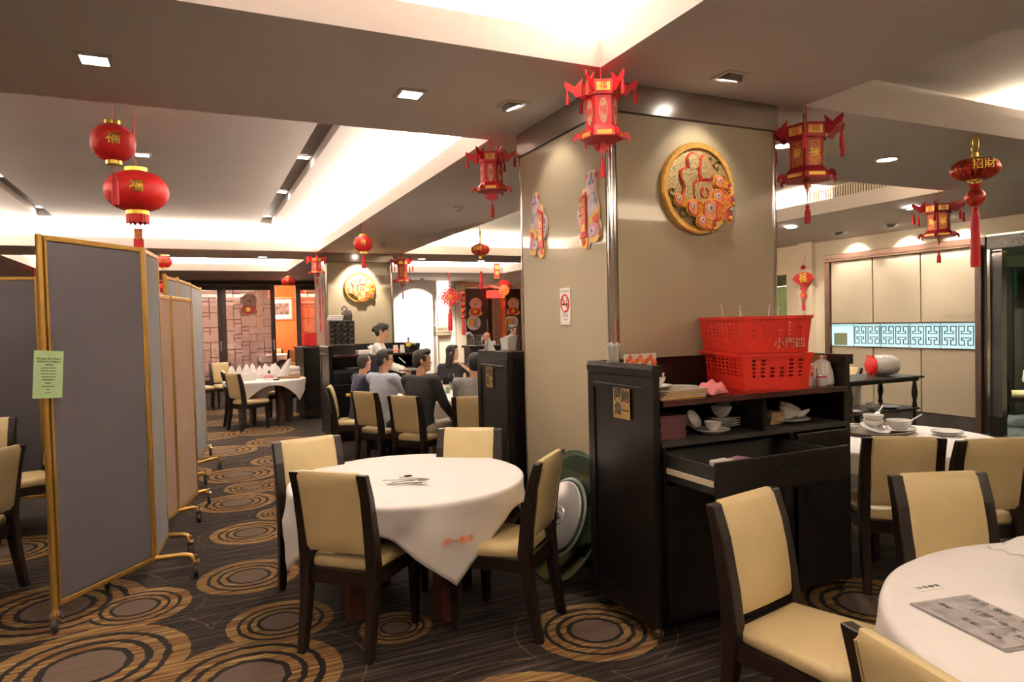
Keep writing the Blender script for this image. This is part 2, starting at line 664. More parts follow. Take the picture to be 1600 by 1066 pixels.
# floor beyond the openings
struct(MB().box(9.2, 16, -4.2, 9.9, -.1, -.002).build('floor_next_room', pm('blue_grey_carpet', (.075, .08, .085), .95, var=.4, scale=9)))
struct(MB().box(9.2, 11, 9.9, 21.5, -.1, -.001).build('floor_right_bay', M_CARPET))
struct(MB().box(-6, 12, 21.5, 27, -.1, 0).build('floor_far_rooms', pm('far_room_carpet', (.05, .035, .03), .9, var=.3)))
# white flat wall bay behind the far pillar
mb = MB()
mb.box(4.6, 6.9, FY - .35, FY, 0, 3.0)
mb.box(6.9, 7.12, FY - .12, FY, 0, 3.0)
mb.box(7.6, 7.75, FY - .12, FY, 0, 3.0)
struct(mb.build('trim_3', M_WHITE))
struct(MB().box(8.13 - .35, 8.13, FY - .1, FY, 0, 3.0).build('trim_4', M_WALL))
# next room shell
mb = MB()
mb.box(15.8, 16, -4.2, 9.9, 0, 3.2)
mb.box(9.4, 16, 9.7, 9.9, 0, 3.2)
struct(mb.build('wall_next_room', pm('olive_wall', (.36, .38, .25), .6, var=.05)))
struct(MB().box(9.4, 16, -4.2, 9.9, 2.75, 2.9).build('ceiling_next_room', pm('olive_ceiling', (.5, .52, .38), .7, var=.03)))
# far rooms behind lattice doors and brown doors
mb = MB()
mb.box(-6, -5.8, 21.5, 27, 0, 3.2)
mb.box(5.6, 5.8, 21.5, 27, 0, 3.2)
mb.box(11.6, 11.8, 21.5, 27, 0, 3.2)
mb.box(-6, 12, 26.8, 27, 0, 3.2)
struct(mb.build('wall_far_rooms', pm('pinkish_far_wall', (.62, .45, .38), .6, var=.05)))
struct(MB().box(-6, 12, 21.5, 27, 3.1, 3.25).build('ceiling_far_rooms', M_CEIL))
# ------------------------------------------------------------------ lamps in the ceiling
def downlight(x, y, z, kind, label, group=None, power=1.0, size=125, src=[None, None]):
    t = thing('downlight', label, 'ceiling light', (x, y, z), 0, group)
    if kind == 'square':
        f = MB()
        for a, b, c, d in rects_minus(-.085, .085, -.085, .085, [(-.062, .062, -.062, .062)]):
            f.box(a, b, c, d, -.012, 0)
        f.build('frame', M_CEIL, t)
        MB().box(-.061, .061, -.061, .061, -.006, -.001).build('diffuser', M_LAMP, t)
    else:
        MB().lathe([(.105, 0), (.105, -.006), (.085, -.014), (.078, -.006)], 20, cap=False).build('frame', M_CEIL, t, smooth=40)
        MB().lathe([(.077, -.001), (.077, -.007)], 20).build('diffuser', M_LAMP, t)
    if power:
        spot_lamp((x, y, z - .03), DOWN * power, size)
    return t


downlight(-.43, 4.08, 3.0, 'square', 'lit square downlight in the ceiling above the grey screen, leftmost in the photo', power=.8)
downlight(1.22, 4.02, 3.0, 'square', 'lit square downlight in the ceiling straight above the empty round table', power=1.4)
RD = 'round downlights in the right-hand soffit'
downlight(5.74, 4.2, 3.0, 'round', 'round downlight between the crimson palace lantern and the ribbed lantern', RD)
downlight(4.42, 4.15, 3.0, 'round', 'round downlight partly behind the crimson palace lantern right of the pillar', RD)
downlight(8.35, 5.75, 2.93, 'round', 'round downlight above the panelled wall, left of the small palace lantern', RD, 1.3)
downlight(8.3, 7.65, 2.94, 'round', 'round downlight nearest the red fan ornament on the cream wall', RD, 1.3)
FD = 'round downlights in the far soffit'
downlight(-.5, 14.13, 3.0, 'round', 'round downlight just above the small red globe lantern over the screens', FD)
downlight(1.21, 14.17, 3.0, 'round', 'round downlight in the far soffit above the lattice doors', FD)
downlight(4.4, 14.0, 3.0, 'round', 'round downlight just right of the palace lantern by the far pillar', FD)
downlight(5.85, 14.2, 3.0, 'round', 'round downlight behind the ribbed gold lantern left of the near pillar', FD)
for i, (x, y) in enumerate(((1.13, 7.87), (1.13, 9.97), (1.13, 12.2))):
    downlight(x, y, Z_UP + .095, 'square', 'square lamp in the dark slot of the raised ceiling, ' + ('nearest', 'middle', 'farthest')[i] + ' of three',
              'lamps in the right ceiling slot', power=.5)
for i, (x, y) in enumerate(((-2.05, 9.9), (-2.05, 12.2))):
    downlight(x, y, Z_UP + .095, 'square', 'square lamp in the ceiling slot at the left edge, ' + ('nearer', 'farther')[i] + ' of two',
              'lamps in the left ceiling slot', power=.5)
downlight(-.45, 7.9, Z_UP, 'square', 'lamp in the raised ceiling glowing behind the two big red lanterns', power=.5)
# lamps that light the part of the room behind and beside the camera (same grid, outside the view)
for x, y in ((-1.0, .9), (1.0, .4), (3.0, -.6), (5.6, .8), (-1.0, -2.9), (2.9, -2.9), (-4.6, 9), (2.6, 1.0), (6.4, 2.2)):
    spot_lamp((x, y, 2.95), DOWN * .38, 125)
for x, y in ((2.9, 7.0), (2.9, 9.0), (5.8, 8.5), (5.9, 5.9), (5.6, 11.0), (.4, 9.0), (.2, 11.5), (-1.9, 6.4), (1.2, 17.0), (5.8, 17.5), (4.4, 3.9)):  # more spots above the visible room, with no fixtures modelled
    spot_lamp((x, y, 2.96), DOWN * 1.1, 125)


def wall_spot(x, y, z, tx, ty, tz, label, group=None, power=1.0, size=70):
    """square recessed gimbal with a tilted head"""
    t = thing('gimbal_spotlight', label, 'spotlight', (x, y, z), 0, group)
    f = MB()
    for a, b, c, d in rects_minus(-.08, .08, -.08, .08, [(-.06, .06, -.06, .06)]):
        f.box(a, b, c, d, -.01, 0)
    f.build('frame', M_CEIL, t)
    v = Vector((tx - x, ty - y, tz - z)).normalized()
    q = v.to_track_quat('-Z', 'Y')
    R = Matrix.Translation((0, 0, -.015)) @ q.to_matrix().to_4x4()
    MB().box(-.05, .05, -.05, .05, -.01, .03, R).build('head', M_GREYMETAL, t)
    MB().box(-.032, .032, -.032, .032, -.014, -.0105, R).build('lens', M_LAMP, t)
    spot_lamp((x + v.x * .06, y + v.y * .06, z - .05), DOWN * power, size, .6, rot=q.to_euler(), radius=.03)
    return t


wall_spot(2.86, 3.08, 3.0, 2.86, 3.39, 2.3, 'square tilted spotlight over the gold fortune medallion', power=.22, size=85)
wall_spot(1.89, 3.99, 3.0, 2.23, 4.0, 2.2, 'square tilted spotlight over the mouse stickers on the pillar', power=.22, size=85)
wall_spot(2.9, 12.85, 3.0, 2.85, 13.25, 2.2, 'spotlight over the gold medallion on the far pillar', power=3.0, size=80)
wall_spot(6.3, 20.1, 3.0, 6.35, 20.95, 1.6, 'spotlight washing the white wall at the back', power=10.0, size=90)
for i, (y, n) in enumerate(((7.25, 'left'), (6.4, 'middle'), (5.65, 'right'))):
    wall_spot(8.85, y, 2.84, 9.2, y, 2.2, f'small {n} spotlight above the beige panelled wall', 'spotlights above the panelled wall', .9, 85)
for i, (x, y, l) in enumerate(((2.9, 7.71, 'round smoke detector on the soffit left of the near pillar'),
                               (2.95, 11.49, 'round smoke detector on the soffit above the far pillar'))):
    t = thing('smoke_detector', l, 'smoke detector', (x, y, 3.0))
    MB().lathe([(.06, 0), (.06, -.015), (.045, -.03), (.04, -.045), (.01, -.05)], 16).build('body', M_CEIL, t, smooth=40)
    MB().lathe([(.03, -.043), (.03, -.055), (.012, -.058)], 12).build('sensor', pm('grey_plastic', (.3, .28, .26), .4, var=.05), t, smooth=40)
# air grille on the right riser of the middle recess
g = thing('air_vent', 'long slatted air vent inside the raised ceiling right of the pillar', 'vent', (7.95 + SET - .01, 6.2, 3.29))
MB().box(-.005, .004, -1.1, 1.1, -.1, .1).build('backing', pm('vent_dark', (.06, .05, .04), .7, var=.1), g)
sl = MB()
for k in range(55):
    y = -1.08 + k * .04
    sl.box(-.02, -.006, y, y + .018, -.1, .1)
stuff(sl.build('slat', M_WALL, g))
MB().box(-.022, -.004, -1.12, 1.12, .1, .115).box(-.022, -.004, -1.12, 1.12, -.115, -.1).build('frame', M_WALL, g)
spot_lamp((7.0, 19.6, 2.95), DOWN * 3.0, 130)
spot_lamp((8.6, 19.2, 2.95), DOWN * 2.4, 120)
spot_lamp((1.0, 19.4, 2.95), DOWN * 1.6, 125)
area_lamp((7.1, R6[3] + .17, Z_LIP + .12), 1.5, .1, 60, up=True, color=(1, .88, .66))
# lamps of the side rooms
spot_lamp((10.4, 5.2, 2.7), 160, 150, color=(.95, 1, .78))
spot_lamp((10.6, 7.5, 2.7), 160, 150, color=(.95, 1, .78))
spot_lamp((13.5, 3.0, 2.7), 160, 150, color=(.95, 1, .78))
point_lamp((2.7, 22.6, 2.6), 70, (1, .75, .55))
point_lamp((0.2, 23.6, 2.6), 420, (1, .84, .76))
point_lamp((9.3, 23.4, 2.6), 40, (1, .6, .4))
point_lamp((10.2, 9.2, 2.3), 20, (.9, 1, .75))
t = thing('downlight', 'lit round downlight in the next room at the right edge', 'ceiling light', (11.05, 5.75, 2.75))
MB().lathe([(.12, 0), (.12, -.01), (.09, -.012)], 20, cap=False).build('frame', M_CEIL, t)
MB().lathe([(.09, -.002), (.09, -.008)], 20).build('diffuser', M_LAMP, t)
# ------------------------------------------------------------------ pillars clad in beige glass
def pillar(x0, x1, y0, y1, label):
    t = thing('pillar', label, 'pillar', ((x0 + x1) / 2, (y0 + y1) / 2, 0))
    hx, hy = (x1 - x0) / 2, (y1 - y0) / 2
    MB().box(-hx + .03, hx - .03, -hy + .03, hy - .03, 0, 3.0).build('core', M_BROWN, t)
    zb, zt = .14, 2.82
    for sx, sy in ((0, -1), (0, 1), (-1, 0), (1, 0)):
        if sx == 0:
            a = (-hx + .05, hx - .05, *sorted((sy * hy, sy * (hy - .03))))
        else:
            a = (*sorted((sx * hx, sx * (hx - .03))), -hy + .05, hy - .05)
        MB().box(*a, zb, zt).build('glass_panel', M_PANEL, t)
        k = .02
        if sx == 0:
            b = (-hx + .02, hx - .02, *sorted((sy * (hy - .012), sy * (hy - .03))))
        else:
            b = (*sorted((sx * (hx - .012), sx * (hx - .03))), -hy + .02, hy - .02)
        MB().box(*b, 0, zb - .01).build('plinth', M_BLACK, t)
        MB().box(*a, zb - .012, zb).build('bottom_trim', M_CHROME, t)
    for sx in (-1, 1):
        for sy in (-1, 1):
            MB().tube([(sx * (hx - .028), sy * (hy - .028), .02), (sx * (hx - .028), sy * (hy - .028), zt)], .03, 14).build('corner_post', M_CHROME, t, smooth=50)
    MB().box(-hx - .004, hx + .004, -hy - .004, hy + .004, zt + .012, 3.0).build('steel_band', M_BAND, t)
    MB().box(-hx + .006, hx - .006, -hy + .006, hy - .006, zt, zt + .012).build('shadow_gap', M_BROWN, t)
    return t


pillar(2.23, 3.56, 3.40, 4.64, 'broad square pillar clad in beige glass with chrome corners, nearest the camera')
pillar(2.23, 3.56, 13.25, 14.5, 'beige glass pillar in the distance behind the waitress')
# ------------------------------------------------------------------ dining chairs
def make_chair(label, group):
    t = thing('dining_chair', label, 'chair', (0, 0, 0), 0, group)
    # local: sitter looks to +Y, backrest at -Y; origin under the top of the backrest's middle
    def post(s):
        def sec(x, y, z, w, d):
            return [(x - w / 2, y - d / 2, z), (x + w / 2, y - d / 2, z), (x + w / 2, y + d / 2, z), (x - w / 2, y + d / 2, z)]
        x = s * .188
        return MB().loft([sec(x, .01, 0, .042, .045), sec(x, .055, .25, .05, .058), sec(x, .075, .44, .056, .07), sec(x, .06, .60, .056, .062),
                          sec(x, .03, .78, .056, .05), sec(x, -.005, .90, .056, .036)])
    for s in (-1, 1):
        post(s).build('back_post', M_WOOD, t, bevel=.006)
    # upholstered back: curved pad wrapped between the posts
    yb = [(.50, .072), (.52, .07), (.60, .06), (.70, .045), (.80, .024), (.885, .0), (.906, -.004)]
    th = [.02, .030, .034, .034, .032, .026, .012]
    rings = []
    for (z, y), h in zip(yb, th):
        w = .166
        rings.append([(-w, y - h + .006, z), (-w + .012, y - h, z), (w - .012, y - h, z), (w, y - h + .006, z),
                      (w, y + h - .006, z), (w - .012, y + h, z), (0, y + h + .004, z), (-w + .012, y + h, z), (-w, y + h - .006, z)])
    bk = MB().loft(rings).build('backrest', M_CREAM, t, smooth=50)
    for s in (-1, 1):
        MB().tube([(s * .160, y - h - .001, z) for (z, y), h in zip(yb[1:-1], th[1:-1])], .0032, 5).build('piping', M_CREAM, bk, smooth=80)
    # seat cushion, rounded trapezoid
    def ring(k, z):
        x0, x1, y0, y1 = .178 - k, .225 - k, .085 + k, .515 - k
        r = .05
        p = [(-x0, y0, z), (x0, y0, z)]
        for a in range(0, 91, 30):
            p.append((x1 - r + r * cos(radians(a)), y1 - r + r * sin(radians(a)), z))
        for a in range(90, 181, 30):
            p.append((-x1 + r + r * cos(radians(a)), y1 - r + r * sin(radians(a)), z))
        return p
    MB().loft([ring(.012, .405), ring(0, .42), ring(0, .445), ring(.012, .464), ring(.05, .476), ring(.11, .481)]).build('seat', M_CREAM, t, smooth=50)
    ap = MB()
    ap.box(-.185, .185, .06, .085, .335, .408)
    ap.box(-.19, .19, .475, .497, .345, .408)
    for s in (-1, 1):
        ap.loft([[(s * .195 - .011, .08, z), (s * .195 + .011, .08, z), (s * .20 + .011, .49, z), (s * .20 - .011, .49, z)] for z in (.345, .408)])
    ap.build('apron', M_WOOD, t)
    for s in (-1, 1):
        x = s * .192
        MB().loft([[(x - w, .472 - d, z), (x + w, .472 - d, z), (x + w, .472 + d * .6, z), (x - w, .472 + d * .6, z)]
                   for z, w, d in ((0, .017, .02), (.2, .022, .03), (.408, .026, .04))]).build('front_leg', M_WOOD, t, bevel=.004)
    return t


CH = 'cream vinyl dining chairs'
chair0 = make_chair('dark wood chair with cream vinyl back, nearest side of the empty round table', 'chairs around the empty round table')
chair0.location = (.545, 3.305, 0)
chair0.rotation_euler.z = face(.70, .71)
G1 = 'chairs around the empty round table'
dup(chair0, (.60, 4.385, 0), face(.19, -.98), 'cream chair at the far left of the empty round table, back above the cloth', G1)
dup(chair0, (1.615, 4.2, 0), face(-.56, -.83), 'cream chair at the far side of the empty round table beside the dark station', G1)
dup(chair0, (1.635, 3.11, 0), face(-.69, .72), 'cream chair seen from the side, between the empty round table and the leaning glass discs', G1)
G2 = 'chairs around the table with the newspaper'
dup(chair0, (1.92, 2.02, 0), face(.2, -.98), 'empty cream chair standing in front of the black sideboard, seat fully seen', G2)
dup(chair0, (2.875, 1.88, 0), face(-.36, -.93), 'cream chair tucked behind the table with the newspaper', G2)
dup(chair0, (1.28, .865, 0), face(.98, -.2), 'cream chair cut by the lower edge of the photo, in front of the newspaper', G2)
G3 = 'chairs at the table with the tray of bowls'
dup(chair0, (3.56, 2.52, 0), face(.6, .8), 'cream chair seen from behind, right beside the black sideboard, below the tray of bowls', G3)
dup(chair0, (3.90, 2.235, 0), face(.38, .92), 'cream chair seen from behind at the right edge, next to the one below the tray', G3)
G4 = 'chairs of the seated diners'
K = .96
dup(chair0, (1.45, 8.5, 0), face(.96, -.25), 'cream chair seen side on, at the left of the diners, its seat mostly empty', G4, K)
dup(chair0, (1.65, 7.5, 0), face(.86, .5), 'cream chair of the man in the pale blue shirt', G4, K)
dup(chair0, (1.90, 6.78, 0), face(.80, .60), 'cream chair of the man in the black shirt', G4, K)
dup(chair0, (2.46, 6.30, 0), face(.45, .89), 'cream chair of the diner in grey, partly hidden by the dark station', G4, K)
dup(chair0, (3.42, 9.42, 0), face(-.35, -.94), 'chair of the woman in black, hidden behind her', G4, K)
dup(chair0, (2.62, 9.25, 0), face(.2, -.98), 'cream chair on the far side of the diners between the two men', G4, K)
G5 = 'chairs at the table with folded napkins'
dup(chair0, (.47, 11.45, 0), face(.88, .47), 'cream chair in front of the table with folded napkins', G5)
dup(chair0, (.36, 12.25, 0), face(.97, -.1), 'cream chair behind the nearest one at the napkin table, mostly hidden', G5)
dup(chair0, (1.55, 13.0, 0), face(-.55, -.85), 'cream chair on the far side of the napkin table', G5)
dup(chair0, (.40, 15.3, 0), face(.28, -.96), 'cream chair standing against the lattice doors, seen from the front', G5)
dup(chair0, (-.12, 15.1, 0), face(.4, -.92), 'cream chair by the screens in the distance, half hidden by the blue-grey screen', G5)
G6 = 'chairs behind the grey screens'
dup(chair0, (-1.12, 5.02, 0), face(-.9, .42), 'cream chair cut by the left edge of the photo, back towards the camera', G6)
dup(chair0, (-1.05, 6.62, 0), face(-.94, -.35), 'cream chair seen from the side just left of the near screen post', G6)
dup(chair0, (-1.62, 6.95, 0), face(-.1, -1.0), 'cream chair at the left edge with a striped bag on it', G6)
# ------------------------------------------------------------------ round tables under square cloths
M_LEG = pm('red_brown_table_wood', (.055, .018, .010), .4, var=.4, scale=12, stretch=(1, 1, .15))


def make_table(label, group, loc, rz, R, H=.735, legoff=.36):
    t = thing('round_table', label, 'table', loc, rz, group)
    MB().lathe([(R - .02, H - .035), (R - .005, H - .03), (R - .005, H - .008), (R - .015, H)], 40).build('tabletop', M_LEG, t, smooth=40)
    MB().box(-legoff, legoff, -.035, .035, H - .1, H - .035).box(-.035, .035, -legoff, legoff, H - .1, H - .035).build('cross_beam', M_LEG, t)
    for k in range(4):
        a = k * pi / 2
        M = T((legoff * cos(a), legoff * sin(a), 0), (0, 0, a))
        MB().loft([[(-w, -w, z), (w, -w, z), (w, w, z), (-w, w, z)] for z, w in ((0, .042), (H - .1, .05), (H - .036, .05))], M=M).build('leg', M_LEG, t)
    return t


def cloth(label, group, loc, rz, R, side, H=.738, seed=1, corner_pull=.10, folds=.02, n=64, flare=.03):
    rnd = random.Random(seed)
    ph = [rnd.uniform(0, 6.28) for _ in range(6)]
    NA, NR = 144, 14
    rings = [[(R * q * cos(2 * pi * k / NA), R * q * sin(2 * pi * k / NA), H + .004) for k in range(NA)] for q in (.04, .35, .7, .92, 1.0)]
    for m in range(1, NR + 1):
        row = []
        for k_ in range(NA):
            a = 2 * pi * k_ / NA
            edge = side / 2 / max(abs(cos(a)), abs(sin(a)))          # where the square hem lies in this direction
            drop = max(0.0, edge - R) * (m / NR) ** 1.25
            rr = .016                                                # quarter-round over the rim, then hang
            q = min(drop / (rr * pi / 2), 1)
            out = rr * sin(q * pi / 2)
            down = rr * (1 - cos(q * pi / 2)) + max(0, drop - rr * pi / 2)
            k = abs(((a + pi / 4) % (pi / 2)) - pi / 4) / (pi / 4)          # 0 at edge middle, 1 at corner
            de = ((a + pi / 2) % (pi / 2)) - pi / 4
            b = a + .75 * min(1, down / .3) * sin(4 * de) / 4
            w = (cos(8 * (a - pi / 4)) * .75 + sin(a * 13 + ph[1]) * .45 + sin(a * 5 + ph[2]) * .4) * folds * min(1, down / .16) ** 1.5
            cf = corner_pull * k * k * min(1, down / .3)
            rad = R + out + w + flare * down * (1 - k * .6) - cf * .35
            row.append((rad * cos(b), rad * sin(b), H + .004 - down))
        rings.append(row)
    mb = MB().loft(rings, cap=False)
    mb.f.append(tuple(range(NA)))
    o = mb.build('tablecloth', M_CLOTH, None, smooth=180, loc=loc, solid=.004)
    o.rotation_euler.z = rz
    tag(o, label, 'tablecloth', group)
    return o


GT, GC = 'round dining tables', 'white tablecloths'
TR = .655
make_table('round wooden table with red-brown legs, the empty one in the middle', GT, (1.08, 3.82, 0), radians(14), TR, H=.712, legoff=.36)
c1 = cloth('white cloth with an orange mark, draped over the empty middle table', GC, (1.08, 3.82, 0), radians(-86 + 45), TR, 1.54, H=.715, seed=4, folds=.042)
make_table('round table at lower right that carries the newspaper', GT, (2.37, .71, 0), .3, .84)
cloth('white cloth on the table with the newspaper', GC, (2.37, .71, 0), .75, .84, 2.3, seed=2, folds=.016, flare=.06)
make_table('round table behind the sideboard that carries the tray of bowls', GT, (4.28, 3.13, 0), .3, .66)
cloth('white cloth under the tray of bowls at right', GC, (4.28, 3.13, 0), .3, .66, 1.6, seed=5)
make_table('large round table of the seated diners', GT, (2.92, 7.98, 0), .3, .92)
cloth('white cloth on the diners\' table', GC, (2.92, 7.98, 0), .5, .92, 2.3, seed=6, flare=.05)
make_table('round table with folded napkins in the distance at left', GT, (1.0, 12.05, 0), .45, .62, legoff=.42)
cloth('white cloth under the folded napkins', GC, (1.0, 12.05, 0), .12, .64, 1.42, seed=9)
# orange characters on the hanging corner of the middle cloth
ang = radians(-73)
k = TR + .055
mk = MB().text('阿一鮑魚', .042, .003)
o = mk.build('embroidered_mark', pm('orange_thread', (.75, .20, .05), .7, var=.1), c1)
o.rotation_euler = (0.02, 0, radians(45))
o.location = (k * cos(pi / 4), -k * sin(pi / 4), .535)
# ------------------------------------------------------------------ waiter stations (black sideboards)
M_PLAQUE = pm('brass_plaque', (.40, .27, .10), .35, .6, var=.15, scale=30)
M_INK = pm('black_ink', (.02, .016, .012), .6, var=.1)
M_INSIDE = pm('cabinet_inside', (.010, .008, .007), .6, var=.2)  # near-black finish of the shelves and drawer boxes


def caster(parent, x, y, z0=0.0, r=.03, name='caster'):
    b = MB().cyl((x, y, z0 + r * 2), (x, y, z0 + r * 2.9), .012, n=8).box(x - r * .42, x + r * .42, y - r * .8, y + r * .8, z0 + r * 1.75, z0 + r * 2.15)
    for s in (-1, 1):
        b.box(x + s * r * .40 - .0015, x + s * r * .40 + .0015, y - r * .6, y + r * .6, z0 + r * .75, z0 + r * 2.0)
    o = b.build(name, M_CHROME, parent)
    MB().lathe([(r * .8, -r * .32), (r, -r * .2), (r, r * .2), (r * .8, r * .32)], 14, M=T((x, y, z0 + r), (0, pi / 2, 0))).build('wheel', M_RUBBER, o, smooth=40)
    return o


def sideboard(label, loc, rz=0, Wd=1.38, D=.6, H=1.37, open_drawer=True, plaque=True, plain=False, group=None):
    """front looks to -Y, x from 0 to Wd; raised sides and back round a counter at 1.2 m"""
    t = thing('sideboard', label, 'sideboard', loc, rz, group)
    ck = 1.195
    hw = .05
    for x0, nm in ((0, 'end_panel'), (Wd - hw, 'end_panel')):
        e = MB().cbox(x0, x0 + hw, .02, D, .075, H - .05, .004).build(nm, M_BLACK, t)
        MB().loft([[(x, y, z) for x, z in ((x0 - .012, H - .055), (x0 - .014, H - .02), (x0 - .006, H), (x0 + hw, H), (x0 + hw, H - .055))]
                   for y in (-.0, D)]).build('top_rail', M_BLACK, e)
        if x0 == 0:
            MB().cbox(-.016, .0, .08, D - .06, H - .125, H - .108, .004).build('ledge', M_BLACK, e)
            fr = MB()
            for a, b, c, d in rects_minus(.0, D, .09, H - .06, [(.07, D - .06, .17, H - .14)]):
                fr.box(-.008, .0, a, b, c, d)
            fr.build('frame', M_BLACK, e)
    MB().box(hw, Wd - hw, D - .025, D, .08, H).build('back_panel', M_BLACK, t)
    MB().cbox(hw, Wd - hw, -.005, D - .025, ck - .03, ck, .003).build('counter', pm('dark_red_lacquer', (.035, .006, .006), .22, var=.2, coat=.4), t)
    mid = Wd * .66 if not plain else Wd * .5
    MB().box(hw, Wd - hw, .01, D - .03, .965, .99).build('shelf', M_INSIDE, t)
    dv = mid if plain else Wd * .515
    MB().box(dv - .012, dv + .012, .0, D - .03, .99, ck - .03).build('divider', M_BLACK, t)
    cs = MB()
    cs.box(hw, Wd - hw, .04, D - .03, .08, .10)
    cs.box(mid - .012, mid + .012, .012, D - .03, .10, .965)
    cs.box(hw, hw + .015, .0, .04, .10, .965)
    cs.box(Wd - hw - .015, Wd - hw, .0, .04, .10, .965)
    cs.build('carcass', M_BLACK, t)

    def handle(p, x, z, w, y):
        h = MB().box(x - w / 2, x + w / 2, y - .016, y - .008, z - .006, z + .006)
        h.box(x - w / 2, x - w / 2 + .01, y - .01, y, z - .005, z + .005).box(x + w / 2 - .01, x + w / 2, y - .01, y, z - .005, z + .005)
        h.build('handle', M_BLACK, p)

    def drawer(x0, x1, z0, z1, out):
        y = -out
        f = MB().cbox(x0, x1, y - .018, y, z0, z1, .003).build('drawer', M_BLACK, t)
        bx = MB().box(x0 + .02, x0 + .032, y, y + .45, z0 + .02, z1 - .025).box(x1 - .032, x1 - .02, y, y + .45, z0 + .02, z1 - .025)
        bx.box(x0 + .02, x1 - .02, y + .44, y + .45, z0 + .02, z1 - .025).box(x0 + .02, x1 - .02, y, y + .45, z0 + .012, z0 + .02)
        bx.build('drawer_box', M_INSIDE, f)
        if out > .1:
            MB().box(x0 + .008, x0 + .019, y + .01, y + .4, z0 + .05, z0 + .075).build('runner', pm('cream_runner', (.62, .55, .42), .4, var=.05), f)
        handle(f, (x0 + x1) / 2, (z0 + z1) / 2 + .01, .13, y - .018)
    zt = .955
    if plain:
        for a, b in ((hw + .01, mid - .014), (mid + .014, Wd - hw - .01)):
            drawer(a, b, .80, zt, 0)
            d = MB().cbox(a, b, -.018, 0, .11, .79, .003).build('door', M_BLACK, t)
            handle(d, b - .06 if a < mid - .1 else a + .06, .70, .08, -.018)
    else:
        drawer(hw + .01, mid - .014, .79, zt, .34 if open_drawer else 0)
        drawer(mid + .014, Wd - hw - .01, .79, zt, 0)
        w2 = (mid - hw) / 2
        for a, b in ((hw + .01, hw + w2 - .003), (hw + w2 + .003, mid - .014), (mid + .014, Wd - hw - .01)):
            d = MB().cbox(a, b, -.018, 0, .11, .78, .003).build('door', M_BLACK, t)
            MB().box(a + .05, a + .075, -.022, -.017, .60, .70).build('handle', M_BLACK, d)
    for x in (.05, Wd - .05):
        for y in (.06, D - .06):
            caster(t, x, y)
    if plaque:
        p = MB().box(-.012, -.0085, .19, .34, 1.085, 1.255).build('plaque', M_PLAQUE, t)
        M = T((-.0125, .265, 1.17), (0, 0, -pi / 2))
        MB().text('阿', .075, .001, M @ T((-.03, 0, .035)), offset=.0015).text('一', .06, .001, M @ T((.035, 0, -.045)), offset=.0015).text('鮑', .07, .001, M @ T((.035, 0, .03)), offset=.0015).text(
            '魚', .07, .001, M @ T((-.03, 0, -.04)), offset=.0015).build('lettering', M_INK, p)
    return t


SBX, SBY = 1.99, 2.685
sideboard('tall black sideboard on casters in front of the near pillar, one drawer pulled out', (SBX, SBY, 0))
sideboard('black sideboard behind the near pillar, brass plaque on its end', (2.14 + 1.38, 4.72 + .6, 0), pi, open_drawer=False, plaque=False)
e = bpy.data.objects['sideboard.001']
# its visible end is the one at local x = Wd after turning: add ledge, plaque there
M_ = MB().box(1.3885, 1.392, .19, .33, 1.075, 1.255).build('plaque', M_PLAQUE, e)
Mx = T((1.3925, .26, 1.165), (0, 0, pi / 2))
MB().text('阿', .075, .001, Mx @ T((-.03, 0, .035))).text('一', .06, .001, Mx @ T((.035, 0, -.045))).text('鮑', .07, .001, Mx @ T((.035, 0, .03))).text(
    '魚', .07, .001, Mx @ T((-.03, 0, -.04))).build('lettering', M_INK, M_)
fr = MB()
for a, b, c, d in rects_minus(.0, .6, .09, 1.31, [(.07, .54, .17, 1.23)]):
    fr.box(1.38, 1.388, a, b, c, d)
fr.build('frame', M_BLACK, e)
MB().cbox(1.38, 1.396, .08, .54, 1.245, 1.262, .004).build('ledge', M_BLACK, e)
sideboard('black sideboard behind the waitress, pigeonhole rack on its left end', (1.62, 9.45, 0), radians(2), Wd=1.3, H=1.33, open_drawer=False, plaque=False, plain=True)
# tall dark stand with a red box, left of the far pillar
s3 = thing('service_stand', 'narrow dark stand on casters left of the far pillar with a red box on top', 'stand', (1.78, 12.45, 0), radians(8))
MB().cbox(-.17, .17, -.27, .27, .09, 1.22, .006).build('body', M_BLACK, s3)
MB().cbox(-.19, .19, -.29, .29, 1.22, 1.26, .006).build('top', M_WOOD, s3)
MB().cbox(-.18, .18, -.28, .28, .06, .14, .004).build('plinth', M_BLACK, s3)
MB().box(-.13, .13, -.282, -.27, .25, 1.1).build('door', M_BLACK, s3)
for x in (-.13, .13):
    for y in (-.22, .22):
        caster(s3, x, y)
rb = thing('red_box', 'red box standing on the narrow dark stand by the far pillar', 'box', (1.80, 12.5, 1.26), .1)
MB().cbox(-.11, .11, -.1, .1, 0, .22, .008).build('body', M_RED, rb)
MB().cbox(-.114, .114, -.104, .104, .19, .235, .006).build('lid', M_REDGLOSS, rb)

# ------------------------------------------------------------------ two stacked red crates
M_CRATE = pm('red_crate_plastic', (.66, .028, .015), .38, var=.08, scale=12)


